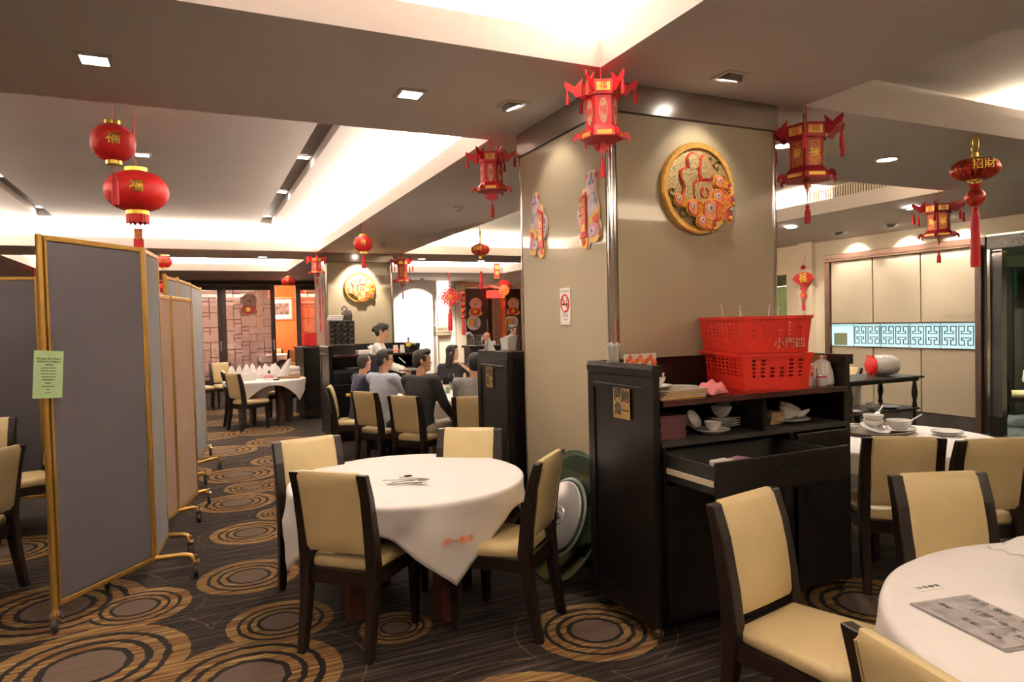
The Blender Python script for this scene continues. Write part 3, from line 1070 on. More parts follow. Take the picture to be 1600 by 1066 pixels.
def crate(label, loc, rz, group):
    t = thing('crate', label, 'crate', loc, rz, group)
    L, D, H = .56, .37, .20
    k = .018       # taper

    def wall(w, mat_):
        holes = []
        n = int((w - .08) / .047)
        for i in range(n):
            x = -w / 2 + .05 + i * (w - .1) / (n - 1)
            for j in range(5):
                if w < .5 and abs(i - (n - 1) / 2) < 1.1 and j in (0, 1):
                    continue
                z = H - .032 - j * .021
                holes.append((x - .0125, x + .0125, z - .011, z))
        m = MB()
        for a, b, c, d in rects_minus(-w / 2, w / 2, .0, H, holes):
            m.box(a, b, -.002, .002, c, d, mat_)
        return m
    lean = atan2(k, H)
    for s in (-1, 1):
        wall(L, T((0, s * (D / 2 - .01), 0), (-lean * s, 0, 0)) if s < 0 else T((0, D / 2 - .01, 0), (-lean, 0, 0))).build('long_side', M_CRATE, t)
        wall(D, T((s * (L / 2 - .01), 0, 0), (0, 0, s * pi / 2)) @ T((0, 0, 0), (lean, 0, 0))).build('short_side', M_CRATE, t)
    MB().box(-L / 2 + .01, L / 2 - .01, -D / 2 + .01, D / 2 - .01, 0, .006).build('bottom', M_CRATE, t)
    r = MB()
    for a, b, c, d in rects_minus(-L / 2 - .018, L / 2 + .018, -D / 2 - .018, D / 2 + .018, [(-L / 2 + .004, L / 2 - .004, -D / 2 + .004, D / 2 - .004)]):
        r.box(a, b, c, d, H - .016, H)
    r.build('rim', M_CRATE, t)
    for sx in (-1, 1):
        for sy in (-1, 1):
            MB().loft([[(sx * (L / 2 - .03 + q) + a, sy * (D / 2 - .03 + q) + b, z) for a, b in ((-.024, -.024), (.024, -.024), (.024, .024), (-.024, .024))]
                       for z, q in ((0, 0), (H - .01, k))]).build('corner', M_CRATE, t)
    return t


GCR = 'stacked red plastic crates'
CA = radians(72)
cr = (2.915, 2.99)
crate('lower of two red plastic crates stacked on the sideboard', (cr[0], cr[1], 1.196), CA, GCR)
c2 = crate('upper of two red plastic crates, chopstick tips sticking out', (cr[0], cr[1], 1.398), CA, GCR)
# faded characters on the upper crate's right end
o = MB().text('小門四', .06, .002).build('faded_lettering', pm('faded_white_print', (.58, .36, .32), .6, var=.4, scale=90), c2)
o.location, o.rotation_euler = (-.282, -.075, .048), (0, 0, -pi / 2)
for i, (x, y, h, a) in enumerate(((-.12, .02, .25, .2), (-.02, .1, .26, -.1), (.1, -.02, .25, .3), (.2, .08, .255, -.2), (.02, -.08, .24, .35))):
    st = MB().tube([(0, 0, 0), (sin(a) * h, .03, h)], .0035, 6).build('chopstick', M_CHINA, None, smooth=60)
    tag(st, f'white chopstick tip above the rim of the upper red crate, {("leftmost of five", "second from left of five", "fourth from left of five", "rightmost of five", "the middle one of five")[i]}', 'chopstick', 'chopsticks in the red crates')
    st.location = (cr[0] + x * .6, cr[1] + y * 1.8, 1.412)

# ------------------------------------------------------------------ crockery helpers
def bowl(r, h, label, loc, group=None, tilt=0.0, name='bowl', cat='bowl', foot=True):
    p = [(r * .42, 0), (r * .45, .006), (r * .7, h * .3), (r * .93, h * .7), (r, h), (r - .004, h), (r * .88, h * .68), (r * .6, h * .28), (0.001, h * .2)]
    o = MB().lathe(p, 20).build(name, M_CHINA, None, smooth=60)
    o.location = loc
    o.rotation_euler = (tilt, tilt * .5, 0)
    return tag(o, label, cat, group)


def plate(r, label, loc, group=None, name='plate', tilt=0.0):
    p = [(r * .55, 0), (r * .6, .004), (r * .97, .018), (r, .021), (r * .98, .023), (r * .6, .010), (.001, .008)]
    o = MB().lathe(p, 24).build(name, M_CHINA, None, smooth=60)
    o.location = loc
    o.rotation_euler = (tilt, 0, 0)
    return tag(o, label, 'plate', group)


def spoon(label, loc, rz, group=None, tilt=-.35):
    m = MB()
    m.grid([[(x, y * sqrt(max(0, 1 - ((x - .02) / .024) ** 2)), .006 - .006 * sqrt(max(0, 1 - ((x - .02) / .024) ** 2)) * (1 - (y / .018) ** 2)) for y in
             [-.018 + .036 * j / 4 for j in range(5)]] for x in [-.003 + .046 * i / 6 for i in range(7)]])
    o = m.build('spoon', M_CHINA, None, smooth=180, solid=.003)
    h = MB().tube([(.04, 0, .006), (.07, 0, .012), (.115, 0, .02)], [.006, .0045, .005], 6).build('spoon_handle', M_CHINA, o, smooth=60)
    o.location = loc
    o.rotation_euler = (0, tilt, rz)
    return tag(o, label, 'spoon', group)


SZ = .9905
GS = 'crockery in the sideboard shelf'
plate(.095, 'white saucer in front on the left shelf of the sideboard, a cup on it', (2.44, 2.80, SZ), GS)
bowl(.046, .05, 'white cup standing on the front saucer in the left shelf', (2.45, 2.80, SZ + .010), GS, name='cup', cat='cup')
bowl(.052, .055, 'white bowl lying tilted on the left of the left shelf', (2.36, 2.90, SZ + .045), GS, tilt=.9)
bowl(.052, .055, 'white bowl tipped over behind the saucer at the left shelf', (2.35, 2.98, SZ + .012), GS, tilt=.25)
for i in range(4):
    plate(.1, f'white plate in the stack of four under two bowls, {("lowest", "second lowest", "third from below", "topmost")[i]}', (2.62, 2.92, SZ + i * .013), 'plates in the left shelf stack')
bowl(.057, .062, 'larger white bowl on the plate stack in the left shelf, in front', (2.585, 2.885, SZ + .062), GS)
bowl(.048, .085, 'tall white bowl on the plate stack in the left shelf, behind right', (2.668, 2.97, SZ + .062), GS)
plate(.12, 'white plate under the bowls in the right shelf of the sideboard', (3.05, 2.86, SZ), GS)
bowl(.06, .07, 'big white bowl tilted on the plate in the right shelf', (3.02, 2.85, SZ + .03), GS, tilt=.35)
bowl(.045, .055, 'small upright white cup on the plate in the right shelf', (3.10, 2.91, SZ + .012), GS, name='cup', cat='cup')
bowl(.055, .03, 'shallow white dish leaning at the right of the right shelf', (3.115, 2.82, SZ + .03), GS, tilt=-.3)
for i in range(3):
    b = MB().cbox(-.055, .055, -.08, .08, 0, .022, .003).build('wooden_box', pm('tan_box', (.30, .20, .09), .5, var=.2), None, loc=(2.93, 2.9, SZ + i * .0225))
    b.rotation_euler.z = .05 * i
    tag(b, f'thin tan box in the right shelf, {("lowest", "middle", "topmost")[i]} of three', 'box', 'tan boxes in the right shelf')
ORD = ['lowest', 'one above the lowest', 'two above the lowest', 'fourth from below', 'the middle one', 'fourth from the top', 'third from the top', 'second from the top', 'topmost']
for i in range(9):
    b = MB().cbox(-.08, .08, -.1, .1, 0, .013, .002).build('menu_folder', pm('maroon_leather', (.06, .012, .016), .5, var=.2), None, loc=(2.14 + .004 * (i % 3), 2.84, SZ + i * .0135))
    tag(b, f'maroon menu folder in the left shelf stack, {ORD[i]}', 'menu', 'maroon menu folders in the left shelf')
# counter top
CZ = 1.1955
for i in range(4):
    b = MB().cbox(-.14, .14, -.1, .1, 0, .010, .002).build('menu_card', pm('tan_menu_%d' % (i % 2), ((.42, .24, .08), (.30, .25, .2))[i % 2], .55, var=.25), None, loc=(2.19 + .01 * i, 2.81 + .004 * i, CZ + .0105 * i))
    b.rotation_euler.z = .04 * i
    tag(b, f'tan menu lying at the left of the sideboard counter, {("lowest", "second", "third", "topmost")[i]} of four', 'menu', 'menus on the counter')
plate(.085, 'white saucer on the menus at the left of the counter', (2.11, 2.83, CZ + .043), 'crockery on the counter')
bowl(.05, .055, 'white square-sided cup on the saucer at the left of the counter', (2.11, 2.83, CZ + .053), 'crockery on the counter', name='cup', cat='cup')
bowl(.045, .045, 'second white cup stacked in the cup at the left of the counter', (2.11, 2.83, CZ + .082), 'crockery on the counter', name='cup', cat='cup')
plate(.11, 'flat white plate on the counter next to the pink cloth', (2.34, 2.93, CZ), 'crockery on the counter')
plate(.11, 'second flat white plate stacked next to the pink cloth', (2.34, 2.93, CZ + .013), 'crockery on the counter')
pts = [[(u * .16, v * .12, max(.001, (.05 + .012 * sin(u * 13 + v * 8) + .010 * cos(v * 15 - u * 6)) * (1 - (2 * u) ** 4) * (1 - (2 * v) ** 4)))
        for v in [j / 14 - .5 for j in range(15)]] for u in [i / 14 - .5 for i in range(15)]]
pk = MB().grid(pts).build('cleaning_cloth', pm('pink_cloth', (.72, .22, .24), .85, var=.1, bump=.2), None, smooth=180, solid=.006, loc=(2.44, 2.80, CZ + .004))
pk.rotation_euler.z = .3
tag(pk, 'crumpled pink cloth on the counter left of the red crates', 'cloth')
# teapot, toothpick cup, folders right of the crates
tp = thing('teapot', 'white porcelain teapot at the right end of the counter', 'teapot', (3.255, 2.80, CZ), .45)
MB().lathe([(.060, 0), (.066, .006), (.066, .03), (.058, .08), (.046, .118), (.044, .125)], 24).build('body', M_CHINA, tp, smooth=60)
MB().lathe([(.046, .122), (.044, .130), (.025, .142), (.008, .147), (.007, .154), (.012, .160), (.006, .168), (.001, .169)], 20).build('lid', M_CHINA, tp, smooth=60)
MB().tube([(.045, 0, .1), (.075, 0, .112), (.092, 0, .09), (.085, 0, .055), (.055, 0, .03)], .008, 8).build('handle', M_CHINA, tp, smooth=60)
MB().tube([(-.05, 0, .045), (-.075, 0, .07), (-.09, 0, .105)], [.014, .010, .007], 8).build('spout', M_CHINA, tp, smooth=60)
cp = thing('cup', 'small white cup with red pattern in front of the teapot', 'cup', (3.17, 2.73, CZ))
MB().lathe([(.022, 0), (.026, .004), (.027, .06), (.024, .062)], 18).build('body', M_CHINA, cp, smooth=50)
MB().lathe([(.0273, .052), (.0275, .054), (.0275, .058), (.0273, .06)], 18, cap=False).build('rim_band', M_RED, cp)
pb = thing('picture_card', 'white folded card with red drawings behind the small cup', 'card', (3.165, 2.78, CZ), -.3)
MB().box(-.03, .03, -.002, .002, 0, .13).build('sheet', M_PAPER, pb)
MB().text('福', .03, .002, T((-.01, -.003, .10))).text('春', .03, .002, T((-.01, -.003, .065))).build('red_print', M_RED, pb)
f1 = thing('magazine_file', 'dark grey file box behind the teapot', 'file box', (3.255, 3.12, CZ), 0)
ff = MB()
for a, b, c, d in rects_minus(-.06, .06, 0, .19, [(-.03, .03, .15, .19)]):
    ff.box(a, b, -.002, .002, c, d)
ff.build('front', pm('dark_grey_card', (.05, .045, .045), .6, var=.1), f1)
MB().box(-.06, -.056, .002, .12, 0, .19).box(.056, .06, .002, .12, 0, .19).box(-.06, .06, .116, .12, 0, .19).build('sides', MATS['dark_grey_card'], f1)
for i in range(2):
    q = MB().box(-.006, .006, -.09, .09, 0, .165).build('wooden_menu', pm('orange_wood', (.42, .20, .06), .45, var=.3, scale=20, stretch=(1, 1, .1)), None, loc=(3.325 - i * .014, 2.9, CZ + .002))
    tag(q, ('upright wooden menu board against the right end of the counter', 'second upright wooden menu board beside the teapot')[i], 'menu board', 'wooden menu boards')
# things on the left end rail
nh = thing('napkin_holder', 'stack of white paper napkins in a holder on the left end of the sideboard', 'napkins', (2.005, 3.06, 1.3705), .9)
MB().box(-.05, .05, -.03, .03, 0, .012).build('holder', M_GREYMETAL, nh)
for i in range(6):
    MB().loft([[(-.045 - .012 * (z > .05), y + dz, z), (.045 + .006 * i * (z > .05), y + dz, z), (.045 + .006 * i * (z > .05), y + dz + .006, z), (-.045 - .012 * (z > .05), y + dz + .006, z)]
               for z, dz in ((.012, 0), (.10 + .006 * sin(i * 2), (i - 3) * .004))] if (y := -.026 + i * .008) or True else []).build('napkin', M_PAPER, nh)
cs_ = thing('display_card', 'long card with orange and red food pictures beside the napkins', 'card', (2.29, 3.215, 1.3705 - .175), 0)
cs_.scale = (.78, 1, 1)
MB().box(-.14, .14, -.003, .003, .0, .205).build('sheet', M_PAPER, cs_)
dd = MB()
for i in range(9):
    dd.lathe([(.016 + .005 * (i % 3), 0), (.014, .002)], 10, M=T((-.12 + i * .03, -.003, .165 + .018 * sin(i * 2.1)), (pi / 2, 0, 0)))
dd.build('food_picture', pm('orange_print', (.70, .16, .04), .6, var=.5, scale=50), cs_)
# drawer contents
dr = thing('tissue_packet', 'purple and white packet lying in the pulled-out drawer', 'packet', (2.34, 2.5, .815), .35)
MB().cbox(-.075, .075, -.05, .05, 0, .10, .01).build('wrapper', pm('purple_wrapper', (.36, .20, .26), .3, var=.5, scale=40), dr)
for i in range(3):
    nk = MB().cbox(-.05, .05, -.06, .06, 0, .02, .004).build('folded_napkin', M_PAPER, None, loc=(2.235, 2.47, .86 + .021 * i))
    nk.rotation_euler.z = .1
    tag(nk, f'folded white napkin in the open drawer, {("lowest", "middle", "topmost")[i]} of three', 'napkin', 'napkins in the open drawer')
pb2 = MB().box(-.07, .07, -.09, .09, 0, .05).build('paper_box', M_PAPER, None, loc=(2.25, 2.47, .8085))
tag(pb2, 'white paper box under the napkins in the open drawer', 'box')
# station behind the pillar
nh2 = thing('napkin_holder', 'white paper napkins standing on the station left of the pillar', 'napkins', (2.21, 4.85, 1.3705), .5)
MB().box(-.06, .06, -.035, .035, 0, .012).build('holder', M_GREYMETAL, nh2)
for i in range(6):
    y = -.03 + i * .01
    MB().loft([[(-.05, y, .012), (.05, y, .012), (.05, y + .007, .012), (-.05, y + .007, .012)],
               [(-.06, y + (i - 3) * .004, .11 + .01 * sin(i)), (.065, y + (i - 3) * .004, .125), (.065, y + (i - 3) * .004 + .007, .125), (-.06, y + (i - 3) * .004 + .007, .11 + .01 * sin(i))]]).build('napkin', M_PAPER, nh2)
tn = thing('table_tent', 'white folded tent card on the station left of the pillar', 'card', (2.17, 5.14, 1.3705), .3)
MB().loft([[(-.04, -.03, 0), (.04, -.03, 0), (.04, -.027, 0), (-.04, -.027, 0)], [(-.008, -.002, .1), (.008, -.002, .1), (.008, .001, .1), (-.008, .001, .1)]]).build('front', M_PAPER, tn)
MB().loft([[(-.04, .03, 0), (.04, .03, 0), (.04, .033, 0), (-.04, .033, 0)], [(-.008, 0, .1), (.008, 0, .1), (.008, .003, .1), (-.008, .003, .1)]]).build('back', M_PAPER, tn)
# ------------------------------------------------------------------ glass lazy-susan discs leaning on the pillar
M_GLASSG = sheet_glass('green_table_glass', (.66, .78, .66), .05)
M_GLASSE = pm('green_glass_edge', (.05, .12, .08), .1, var=.1, coat=.5)


def glass_disc(label, loc, R, lean, base):
    t = thing('glass_turntable', label, 'turntable', loc)
    M = T((0, 0, 0), (0, pi / 2 + lean, 0)) @ T((-R, 0, 0))
    MB().lathe([(R - .004, -.005), (R - .004, .005)], 56, M=M).build('glass_disc', M_GLASSG, t, smooth=40)
    MB().loft([[tuple(M @ Vector((r * cos(2 * pi * j / 56), r * sin(2 * pi * j / 56), z))) for j in range(56)] for r, z in ((R - .004, -.005), (R, -.003), (R, .003), (R - .004, .005))],
              cap=False).build('edge', M_GLASSE, t, smooth=40)
    if base:
        b = MB().lathe([(.215, -.006), (.22, -.012), (.22, -.03), (.212, -.036), (.06, -.037), (.055, -.042), (.001, -.042)], 40, M=M).build('swivel_base', pm('satin_aluminium', (.42, .41, .40), .3, .6, var=.06), t, smooth=40)
        MB().lathe([(.024, -.038), (.024, -.05), (.012, -.056), (.001, -.057)], 16, M=M).build('pivot', M_CHROME, b, smooth=40)
        MB().lathe([(.245, -.005), (.25, -.009), (.235, -.016), (.225, -.012)], 40, M=M, cap=False).build('ring', pm('green_grey_ring', (.16, .20, .17), .3, .3, var=.05), b, smooth=40)
    return t


glass_disc('green glass turntable disc with steel swivel base leaning on the pillar', (1.885, 3.71, 0.003), .40, .40, True)
glass_disc('second green glass disc leaning behind the one with the steel base', (1.96, 3.76, 0.003), .40, .31, False)
# ------------------------------------------------------------------ folding screens on casters
M_SCREEN = pm('grey_screen_fabric', (.066, .059, .066), .9, var=.05, scale=3, bump=.12, bscale=300)
M_SCREENB = pm('pale_grey_screen_fabric', (.185, .185, .195), .9, var=.05, scale=3, bump=.12, bscale=300)
M_BEIGE = pm('beige_screen_fabric', (.32, .215, .155), .9, var=.05, scale=3, bump=.12, bscale=300)
M_BRASS = pm('brass_tube', (.50, .30, .07), .34, .7, var=.12, scale=10)


def screen(label, pts, H, zb, fabrics, group, feet, post=.016, cap=False, low_first=True):
    """pts: fold line on the floor; every panel is its own part, posts between"""
    t = thing('folding_screen', label, 'screen', (pts[0][0], pts[0][1], 0), 0, group)
    ox, oy = pts[0]
    for (ax, ay), (bx, by), m in zip(pts, pts[1:], fabrics):
        L = sqrt((bx - ax) ** 2 + (by - ay) ** 2)
        M = T((ax - ox, ay - oy, 0), (0, 0, atan2(by - ay, bx - ax)))
        p = MB().cbox(post + .004, L - post - .004, -.014, .014, zb + .028, H - .03, .006, M=M).build('panel', m, t)
        for nm, z0, z1 in (('top_rail', H - .03, H), ('bottom_rail', zb, zb + .028)):
            MB().cbox(post, L - post, -.017, .017, z0, z1, .004, M=M).build(nm, M_BRASS, p)
        for xx in (post + .002, L - post - .016):
            MB().box(xx, xx + .014, -.016, .016, zb, H, M=M).build('stile', M_BRASS, p)
    for i, (x, y) in enumerate(pts):
        z0 = .085 if feet.get(i) == 'post' else zb
        MB().cyl((x - ox, y - oy, z0), (x - ox, y - oy, H + (.02 if cap else .004)), post, n=10).build('post', M_BRASS, t, smooth=50)
        f = feet.get(i)
        if f == 'post':
            caster(t, x - ox, y - oy, 0, .05)
        elif f:
            for dx, dy in f:
                a = MB().tube([(x - ox, y - oy, zb + .012), (x - ox + dx * .7, y - oy + dy * .7, zb + .012), (x - ox + dx * .88, y - oy + dy * .88, zb + .005),
                               (x - ox + dx * .97, y - oy + dy * .97, zb - .03), (x - ox + dx, y - oy + dy, .09)], .0165, 10).build('foot_tube', M_BRASS, t, smooth=60)
                caster(a, x - ox + dx, y - oy + dy, 0, .05)
    return t


GSC = 'folding screens on casters'
screen('tall grey folding screen nearest the camera, a green notice taped to it', [(-.74, 4.29), (-.30, 4.86), (-.245, 5.36)], 2.12, .14, [M_SCREEN, M_SCREENB], GSC,
       {0: 'post', 1: [(.24, -.03), (-.26, .02)], 2: [(.15, -.06), (-.26, .06)]})
screen('lower beige folding screen behind the nearest grey one', [(-.275, 5.85), (-.20, 6.13), (-.055, 6.72)], 1.875, .12, [M_BEIGE, M_BEIGE], GSC,
       {0: 'post', 1: [(.16, .06), (-.2, -.05)], 2: [(.10, .07), (-.2, -.05)]})
screen('blue-grey folding screen farthest along the row, behind the beige one', [(-.26, 7.05), (-.165, 7.45), (-.06, 8.2), (.05, 9.25)], 2.10, .12, [M_SCREENB, M_SCREENB, M_SCREENB], GSC,
       {1: [(.19, .2), (-.2, -.05)], 2: [(.25, .28), (-.2, 0)], 3: [(.05, .12), (-.2, -.05)]}, cap=True)
screen('grey folding screen at the left edge of the photo behind the chairs', [(-2.6, 7.5), (-1.93, 7.32), (-1.255, 7.22), (-.62, 7.30)], 2.10, .14, [M_SCREEN] * 3, GSC,
       {0: 'post', 1: [(0, -.2), (0, .2)], 2: [(0, .2)], 3: 'post'})
# green notice
nt = thing('notice_sheet', 'pale green notice sheet with black print taped to the nearest screen', 'notice', (-.752, 4.266, 1.385), radians(51))
nt.scale = (.86, .86, .86)
MT = T((0, -.03, 0), (0, radians(5), 0))
MB().box(-.075, .125, -.001, .001, -.145, .145, MT).build('sheet', pm('pale_green_paper', (.38, .56, .28), .75, var=.03), nt)
lt = MB()
rows = [('SPECIAL SET LUNCH', .016, .095), ('MONDAY TO FRIDAY', .014, .078), ('APPETISER', .010, .058), ('soup of the day with rice', .0085, .040), ('steamed fish in light sauce', .0085, .022),
        ('crispy chicken with lemon', .0085, .004), ('seasonal greens in broth', .0085, -.014), ('fried rice house style', .0085, -.032), ('DESSERT', .010, -.054),
        ('mango pudding or jelly', .0085, -.072), ('TEA', .010, -.092), ('per person', .0085, -.112)]
for s_, sz, z in rows:
    lt.text(''.join(s_), sz * 1.15, .0006, MT @ T((.025, -.0018, z)))
lt.build('print', M_INK, nt)
# ------------------------------------------------------------------ panelled wall with the lit fret strip, opening to the next room
M_BRONZE = pm('bronze_frame', (.13, .075, .055), .3, .6, var=.15)
M_STONE = pm('dark_skirting_stone', (.05, .045, .04), .2, var=.3, scale=6, coat=.3)
M_CREAMP = pm('cream_glass_panel', (.43, .37, .27), .4, var=.03, scale=2, coat=.5)
wp = thing('wall_panelling', 'beige glass wall panels in a bronze frame with a glowing fretwork strip', 'wall panel', (9.2, 5.4, 0))
Y0, Y1 = .08, 2.30            # along the wall, from the opening to the corner
S0, S1 = 1.10, 1.44
ys = [Y0, .82, 1.56, Y1]
for a, b in zip(ys, ys[1:]):
    for z0, z1 in ((.20, S0 - .015), (S1 + .015, 2.42)):
        MB().cbox(-.03, -.005, a + .008, b - .008, z0, z1, .004).build('glass_panel', M_CREAMP, wp)
MB().box(-.005, .12, Y0 - .1, Y1 + .1, .0, 2.54).build('backing', M_BROWN, wp)
for z0, z1, y0, y1, dx in ((2.42, 2.54, Y0 - .02, Y1 + .10, -.06),):
    MB().cbox(dx, -.005, y0, y1, z0, z1, .008).build('head_rail', M_BRONZE, wp)
MB().cbox(-.07, -.05, Y0 - .02, Y1 + .1, 2.455, 2.475, .004).build('head_moulding', M_BRONZE, wp)
MB().cbox(-.06, -.005, Y1, Y1 + .10, 0, 2.42, .006).build('jamb', M_BRONZE, wp)
MB().cbox(-.055, -.005, Y0 - .08, Y0, 0, 2.44, .006).build('jamb', M_BROWN, wp)
MB().box(-.035, -.005, Y0, Y1, 0, .19).build('skirting', M_STONE, wp)
MB().box(-.038, -.03, Y0, Y1, .188, .2).build('skirting_trim', M_CHROME, wp)
# glowing strip: lit back, etched fret bars, clear front pieces with joints
st = MB().box(-.012, -.006, Y0, Y1, S0, S1).build('light_strip', pm('lit_etched_glass', (.5, .7, .75), .4, emit=(.45, .80, .88), estr=.42, var=.2, scale=2), wp)
MB().box(-.04, -.005, Y0, Y1, S0 - .014, S0).build('sill', M_CHROME, wp)
MB().box(-.04, -.005, Y0, Y1, S1, S1 + .012).build('sill', M_CHROME, wp)
M_FRET = pm('etched_fret', (.04, .075, .085), .5, var=.2)
fz0, fz1 = S0 + .045, S1 - .045
zm = (fz0 + fz1) / 2
n = 8
pw = (Y1 - .42 - Y0) / n
for i in range(n):
    y = Y0 + .02 + i * pw
    f = MB()
    w = .011

    def bar(ya, yb, za, zb):
        f.box(-.018, -.012, min(ya, yb) - w / 2, max(ya, yb) + w / 2, min(za, zb) - w / 2, max(za, zb) + w / 2)
    for s in (0, 1):                       # two mirrored spiral hooks per unit
        def Y(k):
            return y + (k * pw if s == 0 else pw - k * pw)
        bar(Y(.08), Y(.08), fz0, fz1)
        for zz, q in ((fz0, 1), (fz1, -1)):
            bar(Y(.08), Y(.40), zz, zz)
            bar(Y(.40), Y(.40), zz, zz + q * .065)
            bar(Y(.40), Y(.24), zz + q * .065, zz + q * .065)
            bar(Y(.24), Y(.24), zz + q * .065, zz + q * .098)
            bar(Y(.24), Y(.5), zz + q * .098, zz + q * .098)
    f.build('fret', M_FRET, st)
for k in range(1, 5):
    yy = Y0 + .02 + k * 2 * pw - pw / 2 * 0
    MB().box(-.019, -.012, yy - .002, yy + .002, S0, S1).build('joint', M_FRET, st)
MB().box(-.014, -.0115, Y1 - .28, Y1 - .04, S0 + .01, S0 + .20).build('clear_pane', pm('olive_pane', (.20, .26, .16), .3, var=.1), st)
MB().text('SINGAPORE', .075, .002, T((-.031, Y0 + .22, S1 + .085), (0, 0, -pi / 2))).build('etched_lettering', pm('etched_letters', (.38, .32, .23), .4, var=.05), wp)
# header sign and jamb of the opening
hd = thing('header_sign', 'dark header over the opening at the right edge with pale capital letters', 'sign', (9.2, 5.35, 0))
MB().cbox(-.05, .14, -3.1, -.02, 2.37, 2.55, .006).build('header', pm('dark_header', (.022, .015, .012), .35, var=.2), hd)
MB().box(-.058, -.05, -3.1, -.02, 2.535, 2.555).build('trim_strip', M_CHROME, hd)
MB().text('SINGAPORE', .125, .006, T((-.053, -.225, 2.455), (0, 0, -pi / 2)), align='LEFT').build('lettering', pm('pale_letters', (.88, .85, .80), .4, var=.05), hd)
jm = thing('door_jamb', 'dark mirrored jamb with a bright steel edge at the opening on the right', 'door frame', (9.2, 5.35, 0))
MB().box(.0, .10, -.17, -.03, 0, 2.37).build('mirror_face', pm('smoked_mirror', (.05, .05, .045), .08, var=.1, coat=.5), jm)
MB().cbox(-.03, .0, -.045, -.005, .25, 2.5, .006).build('steel_edge', M_CHROME, jm)
MB().box(-.02, .10, -.172, -.03, 0, .25).build('base_block', M_BLACK, jm)
MB().box(.0, .10, -.172, -.04, 2.325, 2.345).build('steel_band', M_CHROME, jm)
# doorway with green curtain between panelling and pillar
dw = thing('door_curtain', 'pale green curtain behind a narrow doorway right of the pillar', 'curtain', (9.75, 9.0, 0))
cpts = [[(.03 * sin(v * 16), -.55 + 1.1 * v, z) for v in [i / 40 for i in range(41)]] for z in (.02, 1.0, 2.12)]
MB().grid(cpts).build('cloth', pm('green_curtain', (.42, .50, .30), .85, var=.06, scale=3), dw, smooth=180, solid=.006)
MB().cyl((0, -.6, 2.15), (0, .6, 2.15), .02).build('rod', M_CHROME, dw, smooth=50)
MB().box(-.06, .1, -.6, .6, 2.14, 2.34).build('pelmet', pm('dark_pelmet', (.06, .045, .035), .5, var=.1), dw)
# pilaster behind the fan ornament
struct(MB().box(9.12, 9.2, 8.02, 8.3, 0, 2.9).build('trim_5', M_WALL))
# next room: dark cabinet wall, green screen, chair, table
cb = thing('tall_cabinet', 'tall dark cabinet in the next room at the right edge', 'cabinet', (11.5, 6.75, 0))
MB().box(-.3, .3, -.62, .9, 0, 2.25).build('body', M_BLACK, cb)
for k in range(3):
    MB().box(-.312, -.3, -.60 + k * .5, -.12 + k * .5, .1, 2.2).build('door', M_BLACK, cb)
tv = thing('television', 'wall television with a green picture in the next room at the right edge', 'television', (11.4, 5.72, 2.0))
struct(MB().box(11.5, 11.7, -4.2, 6.1, 0, 2.75).build('wall_partition', M_WALL))
MB().cbox(-.03, .03, -.5, .35, -.26, .26, .006).build('casing', M_BLACK, tv)
MB().box(-.034, -.03, -.48, .33, -.24, .2).build('screen_picture', pm('green_pitch_picture', (.02, .2, .06), .3, emit=(.05, .55, .16), estr=.9, var=.4, scale=6), tv)
MB().box(-.034, -.03, -.48, .33, .2, .235).build('score_bar', pm('blue_bar', (.02, .05, .3), .3, emit=(.05, .1, .7), estr=.8), tv)
dup(chair0, (10.02, 5.72, 0), face(.75, -.65), 'cream chair in the next room seen through the opening at the right edge')
make_table('round table in the next room at the right edge', GT, (10.78, 5.2, 0), .3, .5)
cloth('white cloth on the table in the next room', GC, (10.78, 5.2, 0), .3, .5, 1.3, seed=12)
bt = thing('bottle', 'dark bottle on the table in the next room', 'bottle', (10.62, 5.45, .745))
MB().lathe([(.035, 0), (.038, .01), (.038, .15), (.014, .2), (.013, .25)], 16).build('body', pm('dark_glass', (.01, .012, .01), .1, var=.1, coat=.5), bt, smooth=50)
MB().lathe([(.015, .25), (.015, .27)], 12).build('cap', M_GOLD, bt)

# ------------------------------------------------------------------ serving trolley with drum, dishes, tray table
tr = thing('serving_trolley', 'dark wooden serving trolley with turned legs beside the panelled wall', 'trolley', (7.05, 5.45, 0))
for z, w, d, nm in ((.86, .62, .30, 'top_shelf'), (.49, .58, .27, 'middle_shelf'), (.16, .58, .27, 'bottom_shelf')):
    MB().cbox(-w, w, -d, d, z - .028, z, .012).build(nm, M_WOOD, tr)
MB().box(-.56, .56, -.26, -.24, .80, .835).build('apron', M_WOOD, tr)
for sx in (-1, 1):
    for sy in (-1, 1):
        MB().lathe([(.02, .08), (.022, .16), (.028, .18), (.02, .2), (.018, .46), (.028, .5), (.026, .53), (.018, .56), (.03, .62), (.034, .66), (.024, .74), (.018, .78), (.03, .83)], 12,
                   M=T((sx * .54, sy * .22, 0))).build('leg', M_WOOD, tr, smooth=40)
        caster(tr, sx * .54, sy * .22, 0, .026)
dm = thing('lion_dance_drum', 'white drum-shaped pouch with a red end lying on the trolley', 'drum', (7.30, 5.42, .985), radians(-22))
MX = T((0, 0, 0), (0, pi / 2, 0))
MB().lathe([(.07, .17), (.105, .15), (.122, .08), (.125, 0), (.122, -.08), (.11, -.13)], 24, M=MX).build('body', M_CHINA, dm, smooth=60)
MB().lathe([(.112, -.125), (.12, -.132), (.116, -.15), (.085, -.17), (.04, -.178), (.001, -.178)], 24, M=MX).build('red_end', M_RED, dm, smooth=60)
for k in range(6):
    MB().lathe([(.018, 0), (.016, .008)], 10, M=T((-.145, .118 * cos(k * pi / 3), .118 * sin(k * pi / 3)), (0, -pi / 2, 0))).build('rosette', M_REDGLOSS, dm)
GT2 = 'dishes on the serving trolley'
plate(.12, 'white plate on the middle shelf of the trolley at its left', (6.62, 5.32, .4905), GT2)
